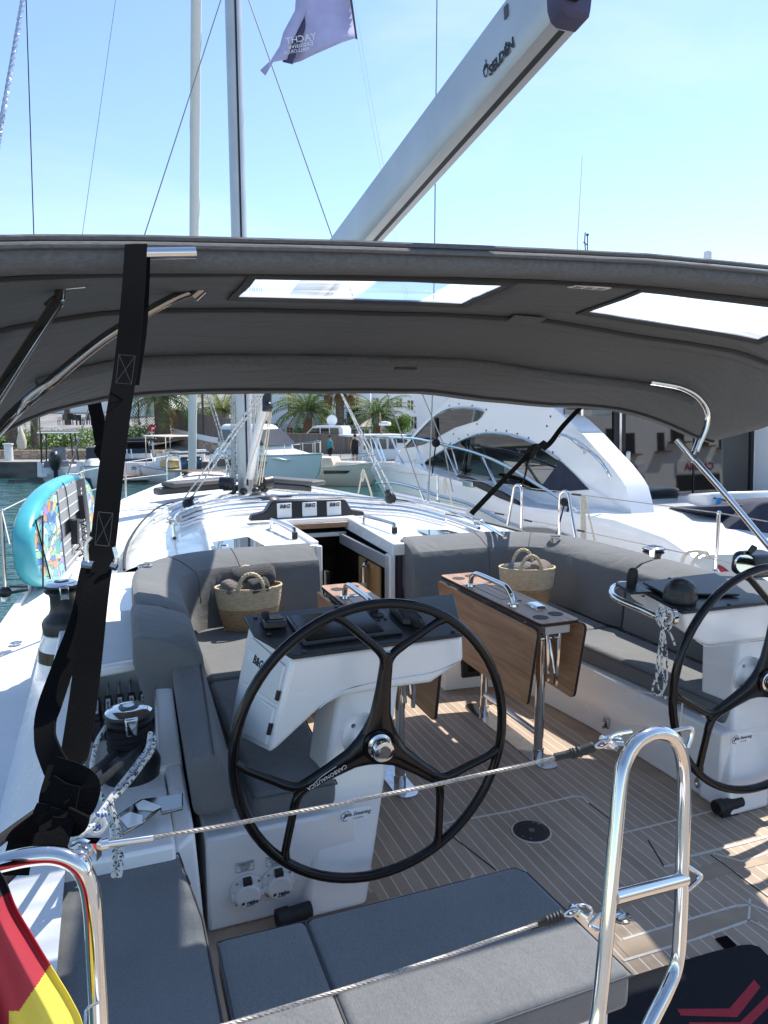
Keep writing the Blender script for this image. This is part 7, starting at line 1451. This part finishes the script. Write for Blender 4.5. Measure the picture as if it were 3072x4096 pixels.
hexa(bm, [vp(-.1, -.72, 1.235), vp(-.1, .72, 1.235), vp(-.11, .72, 1.25), vp(-.11, -.72, 1.25)], [vp(.52, -.65, 1.83), vp(.52, .65, 1.83), vp(.5, .65, 1.85), vp(.5, -.65, 1.85)])
obj('window', bm, 'window_black', van)
for x in (-.65, 2.4):
    for s in (-1, 1): bm = new(); lathe(bm, [(0, -.1), (.32, -.1), (.34, 0), (.32, .1), (0, .1)], vp(x, s*.80, .34), vy, 18); w_ = obj('wheel', bm, 'rubber', van); bm = new(); lathe(bm, [(0, .0), (.2, 0), (.18, .115), (0, .12)], vp(x, s*.80, .34), vy*s, 14); obj('rim', bm, 'steel', w_)
for s in (-1, 1): bm = new(); ball(bm, vp(-1.15, s*.65, .85), .14, 8, (1, 1, .7)); obj('headlight', bm, 'screen', van)
t = van
for x, y, d, lab, cm in ((840, 985, 53, 'dark car partly hidden by the motor yacht bow rail', 'window_black'),):
    b0 = pg(x, y, d); bm = new(); hexa(bm, [b0+CR*a-fh*.8+UPZ*z for a, z in ((-1.6, .3), (-1.6, .85), (-.9, .95), (-.3, 1.4), (1.2, 1.42), (2.0, .95), (2.3, .3))], [b0+CR*a+fh*.8+UPZ*z for a, z in ((-1.6, .3), (-1.6, .85), (-.9, .95), (-.3, 1.4), (1.2, 1.42), (2.0, .95), (2.3, .3))]); c_ = thing('parked_car', lab, 'car', b0); obj('body', bm, 'car_white', c_, bevel=.08, seg=3)
    bm = new(); prism(bm, [b0+CR*a-fh*.815+UPZ*z for a, z in ((-.7, .98), (-.25, 1.33), (1.1, 1.35), (1.6, .98))], fh*.01); obj('window', bm, 'window_black', c_)
    for a in (-.9, 1.5): bm = new(); lathe(bm, [(0, -.1), (.31, -.1), (.31, .1), (0, .1)], b0+CR*a-fh*.75+UPZ*.31, fh, 16); obj('wheel', bm, 'rubber', c_)
# ---- houses on the quay behind us (seen in the saloon doors)
zf = -36
def bhouse(lab, x0, x1, top, m, wins, sign=None):
    t = thing('house', lab, 'house', (x0, zf, -.95)); bm = new(); box(bm, x0, x1, zf-8, zf, -.95, top); box(bm, x0+2, x1-4, zf-7, zf-3, top, top+1.6); obj('wall', bm, m, t)
    for a, b2, c, d in wins: bm = new(); box(bm, a, b2, zf-.05, zf+.03, c, d); w_ = obj('window', bm, 'window_black', t); bm = new(); box(bm, a-.3, b2+.3, zf, zf+.6, c-.15, c-.02); obj('sill', bm, 'palm_bark_orange', w_)
    if sign:
        bm = new(); x, z, wd, hg = sign[1]; box(bm, x-wd/2, x+wd/2, zf+.02, zf+.14, z-hg/2, z+hg/2); s_ = obj('shop_sign', bm, 'label_white', t); text('lettering', sign[0], sign[2], s_, (x, zf+.16, z), (-1, 0, 0), (0, 0, 1), hg*.85, .02, bold=.02)
    return t
bhouse('white house with a CHARTER sign, only mirrored in the saloon doors', 30, 44.5, 6.5, 'render_white', [(30.6, 31.6, 3.4, 5.2), (35.2, 36.2, 4.4, 5.4), (39.6, 40.4, 3.4, 5.4), (35.6, 37.6, -.9, 1.5), (33, 34.6, 3.6, 5.4), (37, 38.6, 3.6, 5.4), (41, 42.6, 3.2, 5.0), (32, 35, -.9, 1.4), (38.8, 43.5, -.9, 1.2)], ('CHARTER', (41, 1.9, 5, .9), 'ink_grey'))
bhouse('white house with a red CANNA sign, only mirrored in the saloon doors', 44.5, 66, 7.4, 'render_white', [(45, 45.8, 3.4, 5), (49.4, 50.8, 3.8, 6), (54.6, 56, 3.4, 5.4), (60, 62, 3.8, 5.8), (58.5, 61, -.9, 1.4), (46.5, 48, 4.2, 5.8), (52, 53.5, 3.6, 5.6), (57, 59, 4, 6), (47, 52, -.9, 1.2), (54, 57, -.9, 1.2)], ('CANNA', (49.5, 1.9, 5, 1.1), 'flag_red'))
# ================================================================ small craft along the far quay
noise_mat('boat_white', (.76, .77, .77), (.68, .70, .70), (.7, .7, .7), .3, coat=.2)
noise_mat('boat_green', (.58, .64, .63), (.64, .69, .68), (.7, .7, .7), .25, coat=.3)
noise_mat('boat_beige', (.60, .54, .43), (.68, .61, .50), (.7, .7, .7), .3, coat=.2)
noise_mat('boat_dark', (.014, .012, .012), (.03, .025, .022), (.7, .7, .7), .35)
noise_mat('grey_canvas', (.20, .21, .225), (.27, .28, .295), (3, 3, 3), .85)
mat('outboard_blue', (.05, .075, .11), .3, coat=.4)
noise_mat('antifoul', (.05, .05, .055), (.09, .09, .09), (2, 2, 2), .8)
def craft(lab, fx, d, head, L, B, zs_, zb_, m, catg='motorboat', nm='moored_boat', over=0.0):
    """base point at the transom (or bow) on the water; head = angle of the bow from the view axis"""
    r = ray(fx, 900); k = d/r.dot(fh); base = V((r.x*k, r.y*k, WZ)); head += math.atan((fx-829)/1565); ex = (fh*math.cos(head)+CR*math.sin(head)).normalized(); ey = ex.cross(UPZ)*-1
    t = thing(nm, lab, catg, base, 'boats moored along the far quay'); P = lambda x, y, z: base+ex*x+ey*y+UPZ*z
    st = [(0, .86, 0), (.15, .95, 0), (.4, 1, 0), (.65, .9, .03), (.82, .65, .08), (.93, .34, .15), (1.0, .02, .25)]
    rows = []; 
    for f, w, rk in st:
        z = zs_+(zb_-zs_)*f**1.6; h = B/2*w; x = f*L
        rows.append([P(x, -h, z), P(x-.1*rk*L, -h*.97, z*.55), P(x-.5*rk*L, -h*.86, .10), P(x-rk*L*.7, -h*.55, -.35), P(x-rk*L*.7, h*.55, -.35), P(x-.5*rk*L, h*.86, .10), P(x-.1*rk*L, h*.97, z*.55), P(x, h, z)])
    bm = new(); loft(bm, rows, True, True); obj('hull', bm, m, t, smooth=45)
    bm = new()
    for s in (0, 7): tube(bm, [r_[s]+UPZ*.02 for r_ in rows], .045, 5)
    obj('rub_rail', bm, 'steel' if m != 'boat_dark' else 'plank_wood', t)
    return t, P
def part_hexa(t, nm, m, lo, hi, bev=.05): bm = new(); hexa(bm, lo, hi); return obj(nm, bm, m, t, bevel=bev, seg=3)
def blk(P, x0, x1, y0, y1, z0, z1, tx0=0, tx1=0, ty=0): return [P(x0, y0, z0), P(x1, y0, z0), P(x1, y1, z0), P(x0, y1, z0)], [P(x0+tx0, y0+ty, z1), P(x1-tx1, y0+ty, z1), P(x1-tx1, y1-ty, z1), P(x0+tx0, y1-ty, z1)]
def outboard(t, P, x, y, m='black_plastic', s=1):
    bm = new(); rg = []
    for z, a, b in ((.55, .18, .16), (.7, .26, .22), (1.0, .34, .27), (1.25, .32, .25), (1.38, .18, .15)): rg.append([P(x-.15*s+math.cos(k*.524)*a*s, y+math.sin(k*.524)*b*s, z*s) for k in range(12)])
    loft(bm, rg); o = obj('outboard_motor', bm, m, t); bm = new(); hexa(bm, *blk(P, x-.28*s, x+.02, y-.09*s, y+.09*s, -.4, .6*s)); obj('motor_leg', bm, 'rubber', o)
def rails(t, P, pts, hts, r=.02):
    bm = new(); top = [P(*q)+UPZ*h for q, h in zip(pts, hts)]; tube(bm, cat(top, 3), r, 5)
    for q, p in zip(pts, top): tube(bm, [P(*q), p], r*.8, 5)
    return obj('boat_rail', bm, 'chrome', t)
def fender(P, x, y, z, m='white_plastic', lab='', nm='fender'):
    bm = new(); c = P(x, y, z); lathe(bm, [(0, -.34), (.10, -.3), (.13, -.2), (.13, .2), (.09, .3), (.03, .36), (0, .36)], c, n=12); tube(bm, [c+UPZ*.34, c+UPZ*.8], .012, 4); return single(nm, bm, m, lab, 'fender', 'fenders on the moored boats')
# 1 T-top boat, stern to us
t, P = craft('grey canopied motorboat with a T-top and black outboard, stern towards us at the left', 124, 44.6, 0, 6.5, 2.55, .85, 1.15, 'boat_white')
part_hexa(t, 'console_cover', 'grey_canvas', *blk(P, .5, 2.6, -.45, .55, .7, 2.0, .1, .5, .12)); part_hexa(t, 'stern_cover', 'grey_canvas', *blk(P, .15, 1.3, -.55, .1, .6, 1.25, .1, 0, .05)); part_hexa(t, 'seat_cover', 'grey_canvas', *blk(P, .15, 1.3, .3, 1.0, .5, 1.2, .1, .2, .1))
bm = new()
for x, y in ((.9, -1.0), (.9, 1.0), (2.6, -.75), (2.6, .75)): tube(bm, [P(x-.2, y*1.08, .8), P(x+.25, y*.95, 2.98)], .05, 6)
obj('t_top_leg', bm, 'black_plastic', t)
part_hexa(t, 't_top', 'canvas', *blk(P, .4, 3.3, -1.2, 1.2, 2.98, 3.06)); bm = new(); tube(bm, [P(.4, -1.2, 2.97), P(.4, 1.2, 2.97)], .04, 6); obj('t_top_edge', bm, 'white_plastic', t)
outboard(t, P, -.25, .28, 'outboard_blue' if False else 'black_plastic', 1.35)
part_hexa(t, 'swim_platform', 'boat_white', *blk(P, -.55, .1, -1.15, -.25, .30, .48)); part_hexa(t, 'swim_platform', 'boat_white', *blk(P, -.55, .1, .75, 1.2, .30, .48))
for s in (-1, 1): part_hexa(t, 'quarter_box', 'boat_white', *blk(P, -.05, .5, s*1.2-.22, s*1.2+.22-.1*s, .3, 1.22, .05, 0, .05))
bm = new(); c = P(.1, -1.45, .45); lathe(bm, [(0, -.55), (.2, -.5), (.24, -.2), (.24, .3), (.15, .5), (0, .55)], c, n=12); single('fender', bm, 'rubber', 'big black fender at the left of the T-top boat', 'fender', 'fenders on the moored boats')
# 2 white runabout bow and 3 cruiser with a name on the stern
t, P = craft('white runabout with a grey bottom and hanging fenders, left of the long strap', 203, 44.8, math.pi*.97, 5.4, 2.0, 1.05, 1.25, 'boat_white')
t['label'] = t['label']
part_hexa(t, 'bow_deck', 'boat_white', *blk(P, -.2, 4.0, -.8, .8, 1.0, 1.45, .4, 1.2, .25), bev=.15); part_hexa(t, 'windscreen', 'window_black', *blk(P, -.1, .9, -.7, .7, 1.4, 2.1, .3, .25, .15))
bm = new(); tube(bm, cat([P(.2, .55, 1.4), P(.25, .55, 2.5), P(.3, .35, 2.75), P(.3, -.1, 2.7)], 4), .05, 6); obj('arch', bm, 'white_plastic', t); part_hexa(t, 'hull_bottom', 'antifoul', *blk(P, 0, 3.8, -.87, .87, -.05, .5, 0, -.1, -.06))
for y in (-1.02, 0.1): fender(P, 0.9 if y < -.5 else 4.8, y if y < -.5 else -.25, .65, lab='white fender on the runabout left of the strap')
t, P = craft('white cruiser with the name Together One on its stern and a wooden bathing platform', 292, 45, 0, 7, 2.75, .95, 1.4, 'boat_white')
part_hexa(t, 'bathing_platform', 'plank_wood', *blk(P, -.9, .1, -1.2, 1.2, .30, .40)); part_hexa(t, 'platform_base', 'boat_white', *blk(P, -.85, .1, -1.15, 1.15, .10, .30))
tr_ = part_hexa(t, 'transom', 'boat_white', *blk(P, -.08, .3, -1.15, 1.15, .35, 1.15, .05, 0, .05)); text('lettering', 'Together One', 'ink', tr_, P(-.135, .1, .80), CR, UPZ, .36, .01, shear=.25)
part_hexa(t, 'cockpit_cushions', 'navy_cover', *blk(P, .3, 1.0, -.9, .9, 1.05, 1.35)); part_hexa(t, 'superstructure', 'boat_white', *blk(P, 1.6, 5.4, -1.05, 1.05, 1.0, 1.75, .2, 1.6, .2), bev=.12); part_hexa(t, 'windscreen', 'window_black', *blk(P, 1.7, 3.2, -.9, .9, 1.6, 2.35, .3, .8, .2))
bm = new(); 
for y in (-1.0, 1.0): tube(bm, cat([P(.5, y, 1.1), P(1.2, y, 2.3), P(2.2, y*.9, 2.55), P(3.0, y*.8, 2.2)], 4), .03, 6)
for k in range(3): tube(bm, [P(.9, .3+.25*k, 1.2), P(1.1, .35+.25*k, 1.9)], .04, 6)
obj('targa_arch', bm, 'chrome', t); part_hexa(t, 'folded_hood', 'black_plastic', *blk(P, 1.2, 1.9, -1.1, .6, 2.4, 2.6), bev=.08)
# 4 open boat with an awning and two outboards
t, P = craft('open white boat with a beige awning and yellow cushions, bow towards the left', 404, 43.5, -.62, 6.2, 2.4, .8, 1.15, 'boat_white')
part_hexa(t, 'awning', 'beige_canvas', *blk(P, .8, 3.3, -1.0, 1.0, 2.75, 2.82, .1, .1, .1)); bm = new()
for x, y in ((1.0, -.9), (1.0, .9), (3.1, -.9), (3.1, .9)): tube(bm, [P(x, y, .9), P(x, y*.95, 2.78)], .03, 6)
obj('awning_pole', bm, 'chrome', t); noise_mat('cushion_yellow', (.5, .36, .14), (.6, .45, .2), (3, 3, 3), .9)
part_hexa(t, 'cushions', 'cushion_yellow', *blk(P, .9, 2.0, -.9, .7, .9, 1.3)); part_hexa(t, 'console', 'boat_white', *blk(P, 2.1, 2.9, -.5, .5, .8, 1.7, .1, .2, .08)); part_hexa(t, 'bimini_fold', 'grey_canvas', *blk(P, -.6, .4, -1.1, 1.1, 1.75, 1.9))
outboard(t, P, -.1, -.4, 'outboard_blue', 1.15); outboard(t, P, -.1, .5, 'outboard_blue', 1.15); rails(t, P, [(.2, 1.1, .9), (.2, -1.1, .9), (.6, -1.15, .9)], [.85, .85, .85])
fender(P, 3.5, 1.2, .5, lab='white fender on the open boat with the awning')
# 5 pale green cruiser, bow towards us
t, P = craft('white cruiser with a pale green hull and dark hull window, directly right of the mast', 500, 43, math.pi-.62, 7.8, 3.3, 1.75, 2.05, 'boat_green')
t.location = t.location
part_hexa(t, 'deck', 'boat_white', *blk(P, 0, 6.6, -1.5, 1.5, 1.75, 2.2, 0, 2.2, .35), bev=.15); part_hexa(t, 'wheelhouse', 'boat_white', *blk(P, 0.2, 4.4, -1.3, 1.3, 2.15, 3.55, .1, 1.5, .25), bev=.25)
part_hexa(t, 'windscreen', 'glass_blue' if False else 'window_black', *blk(P, 2.6, 4.42, -1.15, 1.15, 2.45, 3.3, .2, 1.0, .2), bev=.03); part_hexa(t, 'side_glass', 'window_black', *blk(P, .4, 3.2, -1.32, 1.32, 2.55, 3.25, .1, .8, .12), bev=.03)
for s in (-1, 1): bm = new(); prism(bm, [P(.8, s*1.62, 1.15), P(4.8, s*1.56, 1.23), P(5.1, s*1.5, 1.62), P(.8, s*1.64, 1.60)], P(0, s*.03, 0)-P(0, 0, 0)); obj('hull_window', bm, 'window_black', t)
rails(t, P, [(3.2, 1.45, 1.8), (4.6, 1.3, 1.85), (6.0, 1.0, 1.9), (7.0, .6, 1.95), (7.5, .2, 2.0), (7.5, -.2, 2.0), (7.0, -.6, 1.95), (6.0, -1.0, 1.9), (4.6, -1.3, 1.85)], [.5, .6, .65, .7, .72, .72, .7, .65, .6])
fender(P, 3.0, 1.75, .75, lab='white fender on the pale green cruiser')
# 6 beige boat, bow towards us
t, P = craft('beige motorboat with a tan cover and orange fender, its bow pointing right', 645, 43.5, math.pi-1.15, 5.2, 2.1, .98, 1.40, 'boat_beige')
part_hexa(t, 'cockpit_cover', 'beige_canvas', *blk(P, .8, 2.6, -.85, .85, .98, 1.60, .35, .3, .2)); part_hexa(t, 'fore_deck', 'boat_beige', *blk(P, 2.5, 4.6, -.7, .7, 1.0, 1.38, 0, .5, .25), bev=.1)
for s in (-1, 1): bm = new(); prism(bm, [P(2.0, s*1.04, .68), P(3.4, s*.95, .74), P(3.6, s*.93, .90), P(2.0, s*1.06, .88)], P(0, s*.03, 0)-P(0, 0, 0)); obj('hull_window', bm, 'window_black', t)
rails(t, P, [(2.8, .9, 1.15), (3.8, .65, 1.25), (4.7, .3, 1.35), (4.7, -.3, 1.35), (3.8, -.65, 1.25)], [.35, .4, .42, .42, .4])
noise_mat('fender_orange', (.33, .10, .06), (.4, .14, .08), (3, 3, 3), .6)
bm = new(); obox(bm, P(1.5, 1.18, .68), P(1, 0, 0)-P(0, 0, 0), P(0, 1, 0)-P(0, 0, 0), UPZ, .5, .28, .95); tube(bm, [P(1.5, 1.18, 1.1), P(1.5, 1.1, 1.5)], .015, 4); single('fender', bm, 'fender_orange', 'flat orange brown fender hanging on the beige motorboat', 'fender', 'fenders on the moored boats', bevel=.04)
bm = new(); c = P(5.0, .2, .7); tube(bm, [c, c-UPZ*.4], .05, 6); obox(bm, c-UPZ*.4, CR, fh, UPZ, .5, .08, .08); obj('anchor', bm, 'steel', t)
# 7 dark hulled llaut with a white cabin
t, P = craft('dark hulled fishing style boat with a white cabin and a radar, people standing by it', 712, 47, 1.25, 8.5, 2.8, .95, 1.55, 'boat_dark')
part_hexa(t, 'deck', 'boat_white', *blk(P, .3, 7.4, -1.2, 1.2, .95, 1.15, 0, 1.2, .2)); part_hexa(t, 'cabin', 'boat_white', *blk(P, 1.8, 4.6, -1.05, 1.05, 1.1, 2.65, .1, .35, .1), bev=.06); part_hexa(t, 'fore_cabin', 'boat_white', *blk(P, 4.4, 7.0, -.95, .95, 1.1, 1.65, 0, .8, .2), bev=.1)
part_hexa(t, 'cabin_roof', 'boat_white', *blk(P, 1.0, 4.9, -1.2, 1.2, 2.66, 2.78), bev=.03)
bm = new()
for s in (-1, 1):
    for x0, x1 in ((1.95, 2.75), (2.95, 3.55), (3.7, 4.25)): prism(bm, [P(x0, s*1.03, 1.85), P(x1, s*1.03, 1.85), P(x1-.03, s*.985, 2.5), P(x0+.03, s*.985, 2.5)], P(0, s*.02, 0)-P(0, 0, 0))
obj('cabin_window', bm, 'window_black', t)
bm = new(); tube(bm, [P(3.6, 0, 2.75), P(3.5, 0, 4.2)], .05, 6); obj('short_mast', bm, 'plank_wood', t); bm = new(); lathe(bm, [(0, -.1), (.38, -.1), (.42, 0), (.36, .14), (0, .18)], P(3.9, .1, 3.45), n=16); obj('radar', bm, 'white_plastic', t)
rails(t, P, [(4.6, -1.1, 1.2), (5.6, -1.0, 1.3), (6.8, -.7, 1.4), (7.8, -.3, 1.5)], [.5, .5, .5, .5]); rails(t, P, [(.3, -1.2, 1.0), (1.2, -1.25, 1.0), (2.2, -1.25, 1.0)], [.6, .6, .6])
# 8 boats glimpsed behind the motor yacht bow
t, P = craft('white boat with dark windows glimpsed behind the motor yacht bow rail', 900, 44, 2.6, 8, 2.8, 1.2, 1.6, 'boat_white'); part_hexa(t, 'wheelhouse', 'boat_white', *blk(P, 1, 5, -1.1, 1.1, 1.2, 2.4, .2, 1.0, .2), bev=.15); part_hexa(t, 'window', 'window_black', *blk(P, 1.2, 4.4, -1.08, 1.08, 1.7, 2.2, .2, .7, .08), bev=.03)
# ---- two men on the boats
noise_mat('skin', (.42, .22, .14), (.48, .27, .18), (6, 6, 6), .6); noise_mat('shirt_teal', (.02, .25, .30), (.03, .32, .37), (4, 4, 4), .9); noise_mat('cloth_black', (.012, .012, .013), (.02, .02, .022), (6, 6, 6), .9); noise_mat('hair_dark', (.02, .015, .012), (.035, .025, .02), (20, 20, 20), .8)
def skin_fig(verts, edges, radii, name, m, parent):
    me = bpy.data.meshes.new(name); me.from_pydata([tuple(v-parent.location) for v in verts], edges, []); me.materials.append(M[m]); o = bpy.data.objects.new(name, me); COL.objects.link(o); o.parent = parent
    md = o.modifiers.new('k', 'SKIN'); sv = me.skin_vertices[0].data
    for i, r in enumerate(radii): sv[i].radius = (r, r); sv[i].use_root = i == 0
    md.use_smooth_shade = True; s = o.modifiers.new('u', 'SUBSURF'); s.levels = 1; s.render_levels = 1; return o
def man(lab, fx, fy, d, face_, H, pose, top, bottom, catg='person'):
    b0 = pg(fx, fy, d); t = thing('person', lab, catg, b0); k = H/1.78; fx_ = V((math.cos(face_), math.sin(face_), 0)); sx = V((-fx_.y, fx_.x, 0))
    W_ = lambda a, b_, c: b0+(fx_*a+sx*b_+UPZ*c)*k
    J = [W_(0, 0, .95), W_(0, 0, 1.15), W_(.01, 0, 1.38), W_(.01, 0, 1.52), W_(.02, 0, 1.62), W_(.03, 0, 1.72)]; E_ = [(0, 1), (1, 2), (2, 3), (3, 4), (4, 5)]; R = [.15, .14, .16, .055, .09, .085]
    arms = pose
    for s in (-1, 1):
        i = len(J); J += [W_(0, .09*s, .90), W_(.03*s, .11*s, .5), W_(0, .12*s, .09), W_(.13, .13*s, .05)]; E_ += [(0, i), (i, i+1), (i+1, i+2), (i+2, i+3)]; R += [.10, .065, .042, .04]
        i = len(J); sh, el, hd_ = arms[0 if s < 0 else 1]; J += [W_(0, .19*s, 1.42), W_(*[sh[0], sh[1]*s, sh[2]]), W_(*[el[0], el[1]*s, el[2]]), W_(*[hd_[0], hd_[1]*s, hd_[2]])]; E_ += [(2, i), (i, i+1), (i+1, i+2), (i+2, i+3)]; R += [.065, .048, .034, .04]
    body = skin_fig(J, E_, [r*k for r in R], 'body', 'skin', t)
    bm = new(); rg = []
    for z, a, b_ in ((.90, .14, .20), (1.0, .145, .20), (1.15, .14, .195), (1.32, .15, .225), (1.44, .12, .215), (1.50, .07, .09)): rg.append([W_(math.cos(q*.449)*a*1.12, math.sin(q*.449)*b_*1.05, z) for q in range(14)])
    loft(bm, rg, True, True); obj('shirt', bm, top, t)
    bm = new()
    for s in (-1, 1): loft(bm, [[W_(math.cos(q*.524)*r+x, y*s+math.sin(q*.524)*r, z) for q in range(12)] for x, y, z, r in ((0, .07, .98, .15), (0, .10, .85, .125), (.01*s, .11, .55, .10))])
    obj('shorts', bm, bottom, t)
    if top == 'shirt_teal':
        bm = new()
        for s in (-1, 1): tube(bm, [W_(0, .17*s, 1.44), W_(0, .24*s, 1.36), W_(.01, .27*s, 1.22)], [.075*k, .085*k, .08*k], 8)
        obj('sleeves', bm, top, t)
    bm = new(); ball(bm, W_(.0, 0, 1.72), .105*k, 12, (1, .92, .95)); obj('hair', bm, 'hair_dark', t)
    bm = new(); ball(bm, W_(.125, 0, 1.64), .018*k, 6); 
    for s in (-1, 1): ball(bm, W_(.02, .095*s, 1.65), .022*k, 6)
    obj('nose_and_ears', bm, 'skin', t)
az0 = math.atan2(CR.y, CR.x)
man('man in a teal T-shirt and dark shorts standing beside the beige boat', 713, 1000, 46.5, az0+.5, 1.76, [((0.02, .28, 1.15), (.12, .28, .95), (.16, .27, .88)), ((.02, .28, 1.15), (.14, .3, .95), (.2, .29, .88))], 'shirt_teal', 'cloth_black')
man('man in a black tank top and black shorts standing with a hand on his hip', 767, 1001, 45.3, az0+1.9, 1.80, [((-.05, .33, 1.22), (.05, .22, 1.02), (.09, .17, 1.0)), ((.0, .27, 1.14), (.05, .27, .92), (.07, .26, .84))], 'cloth_black', 'cloth_black')

# ---- pieces that are separate in the place become parts of their own
def split_loose(o):
    bm = bmesh.new(); bm.from_mesh(o.data); bm.verts.ensure_lookup_table(); seen = set(); isl = []
    for v in bm.verts:
        if v.index in seen: continue
        st = [v]; g = set(); seen.add(v.index)
        while st:
            q = st.pop(); g.add(q.index)
            for e in q.link_edges:
                p = e.other_vert(q)
                if p.index not in seen: seen.add(p.index); st.append(p)
        isl.append(g)
    if len(isl) < 2 or len(isl) > 24: bm.free(); return
    for k, g in enumerate(isl):
        b2 = bm.copy(); bmesh.ops.delete(b2, geom=[v for v in b2.verts if v.index not in g], context='VERTS')
        if k == 0: me0 = b2
        else:
            me = o.data.copy(); b2.to_mesh(me); b2.free(); c = o.copy(); c.data = me; COL.objects.link(c); c.parent = o.parent
    me0.to_mesh(o.data); me0.free(); bm.free()
for o in list(S.objects):
    if o.type == 'MESH' and o.parent and o.name.split('.')[0] in ('side_deck', 'toe_rail', 'margin_board', 'hatch_gap', 'hatch_window', 'deck_window', 'door_gasket', 'door_frame', 'wire_eye', 'catch', 'screw', 'hinge', 'panel_bolt', 'cup_hole', 'cabin_window', 'window', 'hull_window', 'window_bar', 'fairlead_opening', 'hoop_clamp', 'chevron', 'table_handle_foot', 'cabin_shelf', 'bulkhead', 'edge_groove_shadow', 'nonskid_panel', 'helm_seat_base', 'awning_pole', 't_top_leg', 'rub_rail', 'hatch_track', 'door_seal', 'roof_rail', 'snap_button', 'nose_and_ears', 'shorts', 'sleeves', 'key', 'bungee', 'mast_foot_blocks'): split_loose(o)
